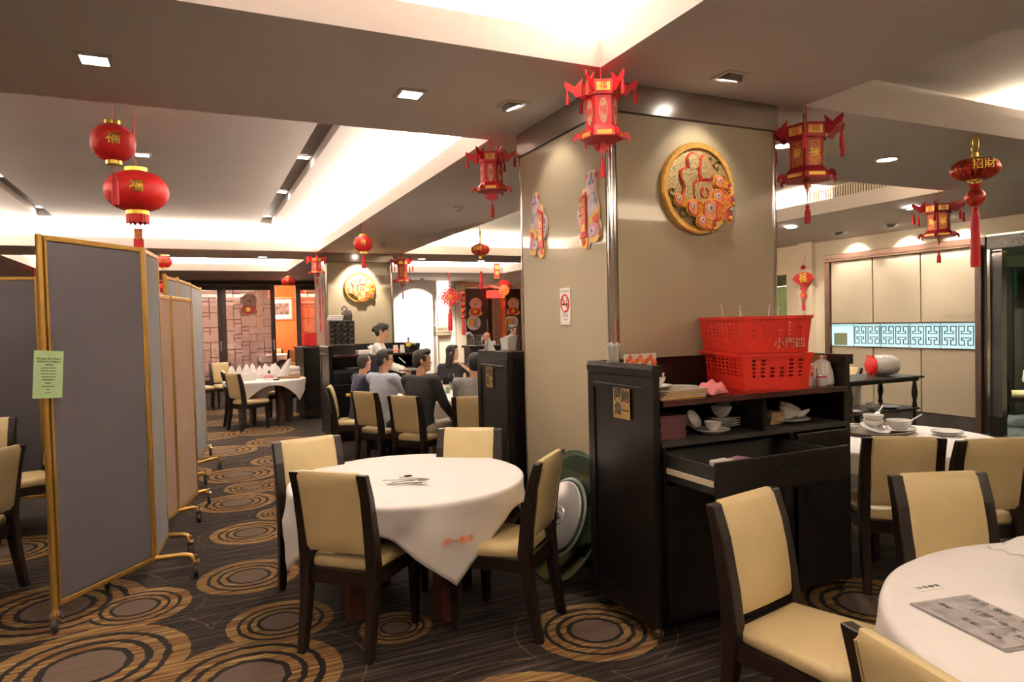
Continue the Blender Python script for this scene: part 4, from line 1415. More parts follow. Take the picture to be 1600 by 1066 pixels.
plate(.11, 'flat white plate on the middle shelf of the trolley at its right', (7.28, 5.32, .4905), GT2)
bowl(.075, .06, 'white bowl on the middle shelf of the trolley', (6.98, 5.32, .4905), GT2)
bowl(.075, .06, 'white bowl stacked upon the one in the middle of the trolley', (6.98, 5.32, .515), GT2)
dbk = thing('covered_pail', 'white cloth-covered pail standing behind the trolley', 'pail', (7.5, 6.15, 0))
MB().lathe([(.22, .35), (.225, .66), (.235, .70)], 20).build('body', M_CLOTH, dbk, smooth=50)
MB().lathe([(.12, 0), (.03, .03), (.03, .33), (.22, .35)], 16).build('stand', M_GREYMETAL, dbk, smooth=40)
MB().lathe([(.24, .69), (.23, .74), (.12, .78), (.001, .785)], 20).build('cover', M_CLOTH, dbk, smooth=50)
dup(chair0, (7.75, 6.2, 0), face(-.9, .3), 'cream chair half hidden behind the serving trolley')
# tray with bowls on the right table
TZ = .7445
ty = thing('tray', 'grey-brown tray holding bowls and dishes on the table right of the sideboard', 'tray', (4.40, 3.30, TZ), .28)
MB().lathe([(.25, 0), (.27, .004), (.29, .03), (.295, .03), (.275, .002 + .006), (.001, .008)], 32, sy=.75).build('body', pm('grey_brown_tray', (.14, .11, .09), .4, var=.1), ty, smooth=50)
MB().lathe([(.296, .027), (.3, .03), (.296, .034), (.29, .031)], 32, sy=.75, cap=False).build('rim', pm('tray_rim', (.2, .165, .14), .35, var=.1), ty, smooth=50)
GB = 'bowls on the tray'
plate(.11, 'white saucer under the big bowl on the tray', (4.50, 3.22, TZ + .01), GB)
bowl(.085, .075, 'big white bowl with a spoon at the right of the tray', (4.50, 3.22, TZ + .018), GB)
bowl(.07, .06, 'white bowl at the left of the tray, lower of two nested', (4.38, 3.33, TZ + .03), GB)
bowl(.07, .06, 'white bowl at the left of the tray, upper of two nested', (4.38, 3.33, TZ + .068), GB)
plate(.10, 'white plate tilted against the nested bowls on the tray', (4.33, 3.28, TZ + .028), GB, tilt=.3)
spoon('white spoon resting in the big bowl on the tray', (4.535, 3.18, TZ + .075), -.5, 'spoons on the tray')
spoon('white spoon standing in the nested bowls on the tray', (4.40, 3.32, TZ + .125), .2, 'spoons on the tray')
bowl(.05, .05, 'white cup at the far left of the tray beside the sideboard', (4.18, 3.36, TZ + .012), GB, name='cup', cat='cup')
plate(.10, 'white plate on the cloth to the right of the tray, lower of two', (4.66, 2.98, TZ), 'plates right of the tray')
plate(.10, 'white plate on the cloth to the right of the tray, upper of two', (4.66, 2.98, TZ + .014), 'plates right of the tray')
# table with the newspaper
nz = .7445
npz = thing('newspaper', 'folded grey newspaper lying on the white table at lower right', 'newspaper', (1.935, 1.135, nz), radians(-101.5))
npz.scale = (1.18, 1.04, 1)
wN, hN = .255, .20
lay = MB()
for i in range(4):
    lay.loft([[(-wN / 2 + .003 * (i % 2), -hN / 2, .0015 + i * .0016), (wN / 2 - .002 * i, -hN / 2, .0015 + i * .0016), (wN / 2 - .002 * i, hN / 2, .0015 + i * .0016), (-wN / 2 + .003 * (i % 2), hN / 2, .0015 + i * .0016)],
              [(-wN / 2 + .003 * (i % 2), -hN / 2, .0026 + i * .0016), (wN / 2 - .002 * i, -hN / 2, .0026 + i * .0016), (wN / 2 - .002 * i, hN / 2, .0026 + i * .0016), (-wN / 2 + .003 * (i % 2), hN / 2, .0026 + i * .0016)]])
lay.build('sheets', pm('newsprint', (.34, .32, .31), .85, var=.05, scale=30), npz)
M_NINK = pm('newsprint_ink', (.07, .065, .065), .8, var=.3)
M_NINK2 = pm('newsprint_grey', (.15, .142, .138), .8, var=.3, scale=80)
flat = T((0, 0, .0078)) @ Matrix.Rotation(-pi / 2, 4, 'X')
for x, y, s, b in ((-.08, .08, .022, '名犬'), (-.02, .08, .022, '春菜'), (.05, .08, .020, '新年'), (-.03, .02, .026, '日報'), (.045, .015, .026, '今天'), (.09, -.01, .02, '鮮'),
                   (-.085, -.03, .018, '海味'), (.0, -.05, .018, '酒家'), (.07, -.06, .016, '消息')):
    MB().text(b, s, .0004, T((x, y, .0078)) @ Matrix.Rotation(-pi / 2, 4, 'X'), offset=.0004).build('headline', M_NINK, npz)
bl = MB()
rn = random.Random(3)
for c in range(6):
    for r in range(20):
        x0 = -.118 + c * .04
        y0 = -.092 + r * .009
        if rn.random() < .72:
            bl.box(x0, x0 + .034 * rn.uniform(.6, 1), y0, y0 + .003, .0066, .0074)
stuff(bl.build('text_lines', M_NINK2, npz))
MB().box(.085, .122, .06, .094, .0066, .0076).build('photo_block', M_NINK, npz)
# loose slip with black characters
sl_ = thing('paper_slip', 'small white paper slip with black characters beside the newspaper', 'paper', (2.03, 1.36, nz), radians(-100))
MB().box(-.02, .02, -.045, .045, 0, .001).build('sheet', M_PAPER, sl_)
mm = MB()
for i, chh in enumerate('新春快乐'):
    mm.text(chh, .02, .0004, T((-.002, .034 - i * .022, .0014)) @ Matrix.Rotation(-pi / 2, 4, 'X'))
mm.build('print', M_INK, sl_)
# lazy susan
ls = thing('glass_turntable', 'clear green glass turntable on the table at the right edge', 'turntable', (2.50, .93, nz))
MB().lathe([(.12, 0), (.12, .012), (.09, .02), (.09, .036)], 24).build('swivel', M_GREYMETAL, ls, smooth=40)
MB().lathe([(.345, .037), (.345, .049)], 64).build('glass_disc', sheet_glass('turntable_glass', (.55, .68, .62), .1), ls, smooth=40)
MB().loft([[(r * cos(2 * pi * j / 64), r * sin(2 * pi * j / 64), z) for j in range(64)] for r, z in ((.345, .037), (.351, .040), (.351, .046), (.345, .049))], cap=False).build('edge', M_GLASSE, ls, smooth=40)
# crumpled napkin
rn = random.Random(8)
pts = []
for i in range(13):
    row = []
    for j in range(13):
        u, v = i / 12 - .5, j / 12 - .5
        e_ = max(abs(u), abs(v)) * 2
        row.append((u * .20 + .01 * sin(v * 14), v * .13 + .01 * cos(u * 12), .002 + (1 - e_) * .035 + .012 * (1 - e_) * sin(u * 17 + v * 9)))
    pts.append(row)
nkn = MB().grid(pts).build('paper_napkin', M_PAPER, None, smooth=180, solid=.002, loc=(2.66, 1.42, nz))
tag(nkn, 'crumpled white paper napkin near the right edge on the newspaper table', 'napkin')
# cutlery heap on the empty table
for i, (x, y, a, kd) in enumerate(((0, 0, .2, 'fork'), (.03, .03, .45, 'fork'), (-.02, .04, .05, 'spoon'), (.02, -.03, .3, 'spoon'), (.05, -.01, -.25, 'fork'))):
    m = MB()
    m.loft([[(u, -w, h), (u, w, h), (u, w, h + .0025), (u, -w, h + .0025)] for u, w, h in ((-.09, .006, .002), (-.03, .004, .004), (.03, .003, .008), (.05, .004, .007))])
    if kd == 'fork':
        m.box(.05, .06, -.012, .012, .006, .0085)
        for q in (-.0105, -.0035, .0035, .0105):
            m.box(.06, .10, q - .0015, q + .0015, .006, .008)
    else:
        m.ell((.072, 0, .007), (.028, .017, .005), 14, 6)
    o = m.build(kd, M_CUTLERY, None, smooth=40, loc=(1.00 + x, 3.62 + y, .7235 + i * .006))
    o.rotation_euler.z = radians(-24) + a - .2
    tag(o, ('fork lowest in the cutlery heap on the empty table', 'fork crossing another in the cutlery heap', 'spoon at the back of the cutlery heap on the empty table',
            'spoon at the front of the cutlery heap', 'fork lying on top of the cutlery heap')[i], kd, 'cutlery on the empty table')
# ------------------------------------------------------------------ hanging lanterns and New Year ornaments
def tassel(parent, x, y, z0, z1, r, m=None, name='tassel'):
    o = MB().lathe([(r * .5, z0), (r * .75, z0 - r * .8), (r * .6, z0 - r * 1.6), (r * 1.0, z0 - r * 2.2), (r * 1.15, z1 + r), (r * 1.05, z1)], 10, M=T((x, y, 0))).build(name, m or M_TASSEL, parent, smooth=50)
    return o


M_PRINT = pm('pink_gold_print', (.75, .42, .26), .4, var=.3, scale=70)
M_GOLDRED = pm('gold_red_print', (.42, .12, .03), .35, .3, var=.6, scale=60)


def globe(label, loc, zt, zb, R, top_string, tail=None, group=None, char='福', ribs=16, fringe=False, yaw=0.0, csz=.62):
    """round fabric lantern: loc xy, zt/zb the top and bottom of the globe"""
    t = thing('round_lantern', label, 'lantern', (loc[0], loc[1], 0), yaw, group)
    h = (zt - zb) / 2
    zc = (zt + zb) / 2
    cr = R * .34
    n = ribs * 3
    prof = []
    for i in range(15):
        a = -pi / 2 + pi * i / 14
        prof.append((max(cr, R * cos(a) ** .8 if cos(a) > 0 else 0), zc + h * sin(a)))
    rings = [[(r * (1 + .003 * cos(ribs * 2 * pi * j / n)) * cos(2 * pi * j / n), r * (1 + .003 * cos(ribs * 2 * pi * j / n)) * sin(2 * pi * j / n), z) for j in range(n)] for r, z in prof]
    MB().loft(rings).build('shade', M_RED, t, smooth=70)
    for nm, z, s in (('top_collar', zt, 1), ('bottom_collar', zb, -1)):
        MB().lathe([(cr * .8, z - s * h * .02), (cr * 1.06, z - s * h * .03), (cr * 1.06, z + s * h * .16), (cr * .8, z + s * h * .16)], 24, cap=True).build(nm, M_GOLDFOIL, t, smooth=40)
    MB().cyl((0, 0, zt), (0, 0, top_string), max(.003, R * .015), n=6).build('string', M_RED, t, smooth=60)
    # gold characters that follow the curve
    for k in range(3):
        a = atan2(-loc[1], -loc[0]) + k * 2 * pi / 3
        M = T((0, 0, zc), (0, 0, a + pi / 2)) @ T((0, -R * 1.0, 0))
        g = MB().text(char, R * csz, .004, M, offset=R * .012)
        # bend onto the globe
        out = []
        for p in g.v:
            ang = atan2(p[1], p[0])
            d0 = sqrt(p[0] ** 2 + p[1] ** 2) - R
            f = max(.05, cos(math.asin(max(-.95, min(.95, (p[2] - zc) / h)))) ** .8)
            rr = R * f * 1.012 + d0 * .0 + .004
            lat = (-sin(a) * p[0] + cos(a) * p[1]) / R
            out.append((rr * cos(a + lat), rr * sin(a + lat), p[2]))
        g.v = out
        g.build('gold_character', M_GOLDFOIL, t)
    if fringe:
        MB().loft([[(cr * (1 + .03 * (j % 2)) * cos(2 * pi * j / 40), cr * (1 + .03 * (j % 2)) * sin(2 * pi * j / 40), z - (.02 * (j % 3 == 0) if z < zb - h * .3 else 0)) for j in range(40)] for z in (zb - h * .14, zb - h * .55)], cap=False).build(
            'fringe', M_TASSEL, t, solid=.003)
    if tail:
        zs, ze, r = tail
        if fringe:
            MB().cbox(-.032, .032, -.008, .008, ze + .12, zb - .14, .003).build('ribbon', M_GOLDRED, t)
            MB().cbox(-.038, .038, -.009, .009, ze, ze + .13, .003).build('ribbon_end', M_REDGLOSS, t)
        else:
            MB().cyl((0, 0, zb), (0, 0, zs), max(.0025, R * .012), n=6).build('cord', M_RED, t)
            tassel(t, 0, 0, zs, ze, r)
    return t


GL = 'round red lanterns'
globe('round red lantern with a gold character, upper of the two big ones at left', (-.43, 4.84), 2.875, 2.645, .125, 3.0, (2.57, 2.38, .018), GL)
globe('large wide red lantern below the other at left, gold collars and a fringe', (-.42, 6.5), 2.935, 2.60, .245, Z_UP, (2.46, 2.24, .045), GL, fringe=True, ribs=20, csz=.42)
globe('small red globe lantern hanging over the waitress near the far pillar', (2.09, 9.27), 2.825, 2.60, .128, 3.0, (2.57, 2.38, .028), GL)
l4 = globe('small red globe lantern hanging above the folding screens', (-.48, 13.1), 2.88, 2.67, .13, 2.998, None, GL)
globe('red globe lantern hanging in front of the orange room', (2.1, 17.77), 2.86, 2.64, .165, 2.998, None, GL)


def palace(label, loc, zt, zb, R, top_z, group, m, fan=False, yaw=0.0, lit=0.0, tails=True, simple=False):
    """hexagonal cut-paper palace lantern: crown with six horned wings, panelled drum, scalloped skirt"""
    t = thing('palace_lantern', label, 'lantern', (loc[0], loc[1], 0), yaw, group)
    H = zt - zb
    def hexr(r, z):
        return [(r * cos(pi / 3 * k + pi / 6), r * sin(pi / 3 * k + pi / 6), z) for k in range(6)]
    r1, r2, r3 = R * .52, R * .44, R * .58
    z1, z2, z3 = zt - .06 * H, zt - .30 * H, zb + .16 * H
    core = MB().loft([hexr(r2 * .9, z2 + .01), hexr(r2, z2), hexr(r2, z3), hexr(r2 * .9, z3 - .01)]).build('drum', m, t)
    MB().loft([hexr(r1, z1), hexr(r1 * 1.03, z1 - .1 * H), hexr(r1 * .98, z2), hexr(r1 * .9, z2)], cap=True).build('crown', m, t)
    MB().loft([hexr(r2, z3 + .04 * H), hexr(r3, z3 - .06 * H), hexr(r3 * 1.04, zb), hexr(r3 * .96, zb)]).build('skirt', m, t)
    MB().cyl((0, 0, z1), (0, 0, top_z), .004, n=6).build('string', M_RED, t)
    for k in range(6):
        a = pi / 3 * k + pi / 6
        M = T((0, 0, 0), (0, 0, a))
        # wing: horned outline in the radial plane
        poly = [(r1 * .9, z1 - .18 * H), (r1 * 1.0, z1 - .02 * H), (r1 * .92, z1 + .12 * H), (r1 * 1.12, z1 + .06 * H), (r1 * 1.35, z1 - .03 * H), (R * .86, z1 + .03 * H),
                (R * .98, z1 + .07 * H), (R * 1.0, z1 - .0 * H), (R * .94, z1 - .09 * H), (R * .80, z1 - .12 * H), (r1 * 1.3, z1 - .22 * H)]
        MB().prism(poly, -.003, .003, M).build('wing', m, t)
        MB().prism([(r3 * .98, zb + .10 * H), (r3 * 1.12, zb + .13 * H), (r3 * 1.3, zb + .09 * H), (r3 * 1.36, zb + .0 * H), (r3 * 1.22, zb - .045 * H), (r3 * 1.22, zb + .02 * H), (r3 * 1.08, zb + .03 * H), (r3 * 1.0, zb - .0 * H)],
                   -.003, .003, M).build('scroll', m, t)
        if tails:
            tz = z1 - .10 * H
            MB().cyl((R * .93 * cos(a), R * .93 * sin(a), z1 - .05 * H), (R * .93 * cos(a), R * .93 * sin(a), tz - (.14 * H if fan else 0)), .0016, n=5).build('tassel_cord', M_TASSEL, t)
            tassel(t, R * .93 * cos(a), R * .93 * sin(a), tz - (.14 * H if fan else 0), tz - (.42 * H if fan else .24 * H), R * .05)
        # printed panels on the flats
        b = a + pi / 6
        ap = cos(pi / 6)
        MF = T((0, 0, 0), (0, 0, b + pi / 2))
        def flat(r, zc, w, h, mm, nm, oval=False):
            d = -(r * ap + .002)
            if oval:
                poly = [(w / 2 * cos(q * pi / 10), zc + h / 2 * sin(q * pi / 10)) for q in range(20)]
            else:
                poly = [(-w / 2, zc - h / 2), (w / 2, zc - h / 2), (w / 2, zc + h / 2), (-w / 2, zc + h / 2)]
            return MB().prism(poly, d - .0015, d + .0015, MF).build(nm, mm, t)
        zc = (z2 + z3) / 2
        q1 = flat(r1 * 1.01, z1 - .12 * H, r1 * .7, .14 * H, M_GOLD, 'crown_print')
        q2 = flat(r2, zc, r2 * (.55 if not fan else .7), (z2 - z3) * .8, M_PRINT if not fan else M_GOLDRED, 'drum_print', oval=not fan)
        q3 = flat(r3 * 1.0, zb + .055 * H, r3 * .7, .07 * H, M_GOLD, 'skirt_print')
        if not simple:
            MB().text('福' if k % 2 else '春', r2 * .55, .002, MF @ T((0, -(r2 * ap + .004), zc))).build('gold_character', M_GOLDFOIL if fan else M_REDGLOSS, t)
            MB().text('福', r1 * .4, .002, MF @ T((0, -(r1 * 1.01 * ap + .004), z1 - .12 * H))).build('gold_character', M_REDGLOSS, t)
    if fan:
        f = [(0, zb - .22 * H)] + [(R * .36 * sin(q), zb - .22 * H + R * .40 * cos(q)) for q in [radians(-52 + 104 * i / 10) for i in range(11)]]
        MB().prism(f, -.004, .004, T((0, 0, 0), (0, 0, radians(25) - yaw))).build('fan_pendant', m, t)
        MB().text('福', R * .22, .003, T((0, 0, 0), (0, 0, radians(-25) - yaw)) @ T((0, -.006, zb - .10 * H))).build('gold_character', M_GOLDFOIL, t)
        zz = zb - .22 * H
    else:
        f = [(0, zb - .02 * H), (R * .2, zb - .13 * H), (0, zb - .26 * H), (-R * .2, zb - .13 * H)]
        MB().prism(f, -.006, .006, T((0, 0, 0), (0, 0, radians(-25) - yaw))).build('knot_pendant', m, t)
        for s in (-1, 1):
            MB().tube([(s * R * .17 + R * .09 * cos(q * pi / 5), 0, zb - .13 * H + R * .09 * sin(q * pi / 5)) for q in range(10)], .004, 5, closed=True).build('knot_loop', m, t)
        zz = zb - .26 * H
    MB().cyl((0, 0, zb), (0, 0, zz - (.2 * H if fan else .04 * H)), .002, n=5).build('cord', M_TASSEL, t)
    tassel(t, 0, 0, zz - (.2 * H if fan else .04 * H), zz - (.52 * H if fan else .38 * H), R * .07)
    if lit:
        point_lamp((loc[0], loc[1], (z2 + z3) / 2), lit, (1, .7, .4), .02)
    return t


GPL = 'hexagonal red palace lanterns'
palace('bright red palace lantern hanging at the corner of the near pillar', (2.08, 3.24), 2.925, 2.60, .205, 3.0, GPL, M_REDGLOSS, yaw=radians(5))
palace('red palace lantern left of the near pillar, hanging from the soffit corner', (2.08, 4.8), 2.905, 2.60, .195, 3.0, GPL, M_REDGLOSS, yaw=radians(2))
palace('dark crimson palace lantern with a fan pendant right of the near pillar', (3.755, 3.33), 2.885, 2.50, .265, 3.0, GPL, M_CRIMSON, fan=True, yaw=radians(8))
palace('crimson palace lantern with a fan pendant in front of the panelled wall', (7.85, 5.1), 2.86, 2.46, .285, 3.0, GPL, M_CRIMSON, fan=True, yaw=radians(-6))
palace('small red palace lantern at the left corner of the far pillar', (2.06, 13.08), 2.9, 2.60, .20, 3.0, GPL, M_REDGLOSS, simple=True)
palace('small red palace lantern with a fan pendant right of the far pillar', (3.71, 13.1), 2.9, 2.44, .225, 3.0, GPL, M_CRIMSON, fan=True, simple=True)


def ribbed(label, loc, zt, zb, R, top_z, ball, tail, group, loop):
    t = thing('ribbed_lantern', label, 'lantern', (loc[0], loc[1], 0), 0, group)
    zc, h = (zt + zb) / 2, (zt - zb) / 2
    n = 20
    for k in range(n):            # every lobe is a slim bead of its own
        a = 2 * pi * k / n
        pts, rr = [], []
        for i in range(9):
            b = -pi / 2 * .86 + pi * .86 * i / 8
            pts.append((R * .9 * cos(b) * cos(a), R * .9 * cos(b) * sin(a), zc + h * sin(b)))
            rr.append(max(.006, R * .17 * cos(b)))
        MB().tube(pts, rr, 6).build('lobe', M_RIB, t, smooth=60)
    MB().lathe([(R * .12, zb - .01), (R * .3, zb + .02), (R * .82, zc), (R * .3, zt - .02), (R * .12, zt + .01)], 20).build('core', M_RIB, t, smooth=50)
    for s, z in ((1, zt), (-1, zb)):
        MB().lathe([(R * .34, z - s * .012), (R * .3, z + s * .012), (R * .14, z + s * .02), (R * .14, z + s * .05)], 16).build('gold_cap', M_GOLDFOIL, t, smooth=40)
    MB().text('招財', R * .5, .003, T((0, 0, zc + h * .1), (0, 0, radians(-40))) @ T((0, -R * 1.07, 0))).build('gold_character', M_GOLDFOIL, t)
    if loop:
        MB().tube([(.0, .025 * cos(q * pi / 8), zt + .12 + .07 * sin(q * pi / 8)) for q in range(16)], .008, 6, closed=True).build('gold_loop', M_GOLDFOIL, t, smooth=60)
    MB().cyl((0, 0, zt), (0, 0, top_z), .003, n=6).build('string', M_GOLD, t)
    zz = zb
    if ball:
        MB().cyl((0, 0, zb), (0, 0, ball[0]), .008, n=6).build('gold_link', M_GOLDFOIL, t)
        for k in range(3):
            MB().ell((0, 0, zb - .05 - k * (zb - .06 - ball[0]) / 3), .02, 10, 7).build('gold_bead', M_GOLDFOIL, t, smooth=60)
        MB().ell((0, 0, (ball[0] + ball[1]) / 2), ((ball[0] - ball[1]) * .5, (ball[0] - ball[1]) * .5, (ball[0] - ball[1]) / 2), 16, 10).build('lucky_ball', M_RIB, t, smooth=60)
        MB().lathe([(.012, 0), (.05, .05), (.03, .055), (.001, .056)], 8, M=T((0, 0, ball[0] - .02))).build('red_collar', M_RED, t)
        zz = ball[1]
    MB().cyl((0, 0, zz), (0, 0, tail[0]), .002, n=5).build('cord', M_TASSEL, t)
    tassel(t, 0, 0, tail[0], tail[1], tail[2])
    return t


M_RIB = pm('red_gold_silk', (.42, .03, .012), .3, .25, var=.5, scale=30, stretch=(1, 1, .3))
ribbed('ribbed red and gold lantern with a long tassel hanging at the far right', (5.69, 3.4), 2.81, 2.645, .165, 3.0, (2.58, 2.43), (2.43, 1.95, .032), 'ribbed lanterns', True)
ribbed('ribbed red lantern on a gold loop just left of the near pillar', (3.70, 9.0), 2.72, 2.56, .125, 3.4, None, (2.33, 2.08, .022), 'ribbed lanterns', True)
# fan-topped red lantern by the brown doors
fl = thing('flower_lantern', 'red lantern with a pleated fan top in front of the brown doors', 'lantern', (8.02, 17.8, 0))
MB().cyl((0, 0, 2.8), (0, 0, 3.0), .004, n=5).build('string', M_RED, fl)
for k in range(9):
    a = radians(-75 + 150 * k / 8)
    MB().loft([[(x * 1.0, y, z) for x, y, z in ((.04 * sin(a) - .02, -.01, 2.62), (.04 * sin(a) + .02, -.01, 2.62), (.04 * sin(a) + .02, .01, 2.62), (.04 * sin(a) - .02, .01, 2.62))],
               [(.25 * sin(a) - .045 * cos(a), -.01, 2.58 + .24 * cos(a)), (.25 * sin(a) + .045 * cos(a), -.01, 2.58 + .24 * cos(a) - .03), (.25 * sin(a) + .045 * cos(a), .01, 2.58 + .24 * cos(a) - .03), (.25 * sin(a) - .045 * cos(a), .01, 2.58 + .24 * cos(a))]],
              M=T((0, 0, 0), (0, 0, radians(-20)))).build('pleat', M_RED, fl)
MB().ell((0, 0, 2.52), (.15, .15, .16), 20, 12).build('globe', pm('lit_red_globe', (.7, .05, .02), .4, emit=(1, .22, .05), estr=.5), fl, smooth=60)
MB().ell((0, 0, 2.30), (.05, .05, .06), 14, 8).build('lower_bead', M_GOLDFOIL, fl, smooth=60)
MB().cyl((0, 0, 2.36), (0, 0, 2.2), .006, n=6).build('cord', M_RED, fl)
tassel(fl, 0, 0, 2.24, 2.02, .03)
# red banner lantern
bn = thing('banner_lantern', 'upright red and gold printed banner lantern over the brown doors', 'lantern', (7.19, 16.4, 0), radians(-20))
MB().cyl((0, 0, 3.15), (0, 0, 3.4), .003, n=5).build('string', M_RED, bn)
MB().cbox(-.075, .075, -.075, .075, 2.76, 3.14, .012).build('body', M_REDGLOSS, bn)
MB().cbox(-.085, .085, -.085, .085, 2.745, 2.77, .006).build('lower_rim', M_GOLD, bn)
MB().cbox(-.085, .085, -.085, .085, 3.13, 3.155, .006).build('upper_rim', M_GOLD, bn)
MB().text('福', .12, .004, T((0, -.078, 3.03))).text('春', .12, .004, T((0, -.078, 2.88))).build('gold_character', M_GOLDFOIL, bn)
# Chinese knot
kn = thing('chinese_knot', 'large red Chinese knot with a long tassel in front of the cream wall', 'ornament', (6.36, 17.8, 2.32), radians(-18))
MB().cyl((0, 0, .3), (0, 0, .68), .016, n=6).build('cord', M_RED, kn)
for i in range(7):
    u = -.15 + .05 * i
    MB().tube([((u - .17) * .72, -.012 * (i % 2), (u + .17) * .72), ((u + .17) * .72, -.012 * (i % 2), (u - .17) * .72)], .017, 6).build('strand', M_RED, kn, smooth=60)
    MB().tube([((u + .17) * .72, .012, (.17 - u) * .72), ((u - .17) * .72, .012, (-.17 - u) * .72)], .017, 6).build('strand', M_RED, kn, smooth=60)
for i in range(12):
    a = 2 * pi * i / 12
    rr = .21 + (.05 if i % 3 == 0 else 0)
    c = (rr * cos(a), rr * sin(a))
    MB().tube([(c[0] + .045 * cos(q * pi / 4), 0, c[1] + .045 * sin(q * pi / 4)) for q in range(8)], .014, 6, closed=True).build('loop', M_RED, kn, smooth=60)
MB().prism([(0, .12), (.12, 0), (0, -.12), (-.12, 0)], -.03, -.022).build('gold_centre', M_GOLDRED, kn)
MB().cyl((0, 0, -.24), (0, 0, -.34), .018, n=8).build('gold_ring', M_GOLDFOIL, kn)
tassel(kn, 0, 0, -.32, -.92, .055)
# string of five gold balls
sb = thing('ball_string', 'string of five red and gold balls with a tassel beside the brown door', 'ornament', (6.75, 17.8, 0))
MB().cyl((0, 0, 1.75), (0, 0, 2.72), .006, n=6).build('cord', M_GOLD, sb)
for k in range(5):
    MB().ell((0, 0, 2.42 - k * .165), (.075, .075, .068), 14, 9).build('ball', M_RIB, sb, smooth=60)
    MB().lathe([(.04, -.012), (.06, 0), (.04, .012)], 12, M=T((0, 0, 2.345 - k * .165))).build('gold_ring', M_GOLDFOIL, sb)
tassel(sb, 0, 0, 1.70, 1.27, .045)
# fan ornament on the cream wall
fo = thing('fan_ornament', 'red folding-fan ornament with a gold character on the cream wall', 'ornament', (9.08, 8.15, 2.08), -pi / 2)
f = [(-.03, -.02), (.03, -.02)] + [(.27 * sin(q), -.02 + .27 * cos(q) * .9 + .0) for q in [radians(58 - 116 * i / 14) for i in range(15)]]
MB().prism(f, -.012, .0).build('fan', M_RED, fo)
for i in range(9):
    q = radians(-54 + 108 * i / 8)
    MB().tube([(.03 * sin(q), -.014, 0), (.26 * sin(q), -.014, -.02 + .235 * cos(q))], .004, 5).build('rib', M_CRIMSON, fo)
MB().text('福', .17, .006, T((0, -.017, .12))).build('gold_character', M_GOLDFOIL, fo)
MB().ell((0, -.01, .30), (.045, .03, .035), 12, 8).build('top_knot', M_RED, fo, smooth=60)
MB().cyl((0, -.01, .32), (.02, .03, .50), .003, n=5).build('string', M_RED, fo)
MB().prism([(0, -.02), (.06, -.05), (.03, -.09), (-.03, -.09), (-.06, -.05)], -.014, .0).build('fan_base', M_RED, fo)
MB().lathe([(.055, -.012), (.06, 0), (.055, .012)], 8, M=T((0, -.01, -.16), (pi / 2, 0, 0))).build('lower_plate', M_RED, fo)
MB().text('福', .06, .004, T((0, -.024, -.16))).build('gold_character', M_GOLDFOIL, fo)
MB().cyl((0, -.01, -.09), (0, -.01, -.26), .004, n=5).build('cord', M_RED, fo)
tassel(fo, 0, -.01, -.25, -.41, .02)
# red bow under the small globe over the screens, red ornament at the left
bw = thing('red_ornament', 'red rosette with gold bead hanging under the small globe above the screens', 'ornament', (-.47, 13.1, 0))
MB().cyl((0, 0, 2.52), (0, 0, 2.67), .004, n=5).build('cord', M_RED, bw)
for k in range(6):
    a = radians(-75 + 30 * k)
    MB().loft([[(0, -.012, 2.47), (.02, -.012, 2.47), (.02, .012, 2.47), (0, .012, 2.47)], [(.16 * sin(a) - .03, -.012, 2.40 + .09 * cos(a)), (.16 * sin(a) + .03, -.012, 2.39 + .09 * cos(a)), (.16 * sin(a) + .03, .012, 2.39 + .09 * cos(a)), (.16 * sin(a) - .03, .012, 2.40 + .09 * cos(a))]]).build('petal', M_RED, bw)
MB().ell((0, -.02, 2.52), .035, 10, 8).build('gold_bead', M_GOLDFOIL, bw, smooth=60)
MB().ell((0, 0, 2.33), (.11, .11, .1), 14, 9).build('lower_globe', M_RED, bw, smooth=60)
ro = thing('red_ornament', 'red ornament hanging behind the left grey screen, only its top showing', 'ornament', (-3.13, 17.6, 0))
MB().cyl((0, 0, 2.75), (0, 0, 3.0), .006, n=5).build('cord', M_RED, ro)
MB().lathe([(.03, 2.76), (.2, 2.70), (.22, 2.62), (.15, 2.55), (.15, 2.3), (.2, 2.25)], 6).build('body', M_RED, ro)
tassel(ro, 0, 0, 2.25, 2.0, .04)
# ------------------------------------------------------------------ gold medallions, stickers, signs
def smooth_poly(pts, n=6):
    out = []
    N = len(pts)
    for i in range(N):
        p0, p1, p2, p3 = pts[i - 1], pts[i], pts[(i + 1) % N], pts[(i + 2) % N]
        for k in range(n):
            t = k / n
            out.append(tuple(.5 * ((2 * p1[a]) + (-p0[a] + p2[a]) * t + (2 * p0[a] - 5 * p1[a] + 4 * p2[a] - p3[a]) * t * t + (-p0[a] + 3 * p1[a] - 3 * p2[a] + p3[a]) * t ** 3) for a in (0, 1)))
    return out


def offset_poly(p, k):
    cx = sum(a for a, _ in p) / len(p)
    cz = sum(b for _, b in p) / len(p)
    out = []
    N = len(p)
    for i in range(N):
        ax, az = p[i - 1]
        bx, bz = p[(i + 1) % N]
        nx, nz = (bz - az), -(bx - ax)
        l = sqrt(nx * nx + nz * nz) or 1
        out.append((p[i][0] + nx / l * k, p[i][1] + nz / l * k))
    return out


def ccw(p):
    a = sum(p[i - 1][0] * p[i][1] - p[i][0] * p[i - 1][1] for i in range(len(p)))
    return p if a > 0 else p[::-1]


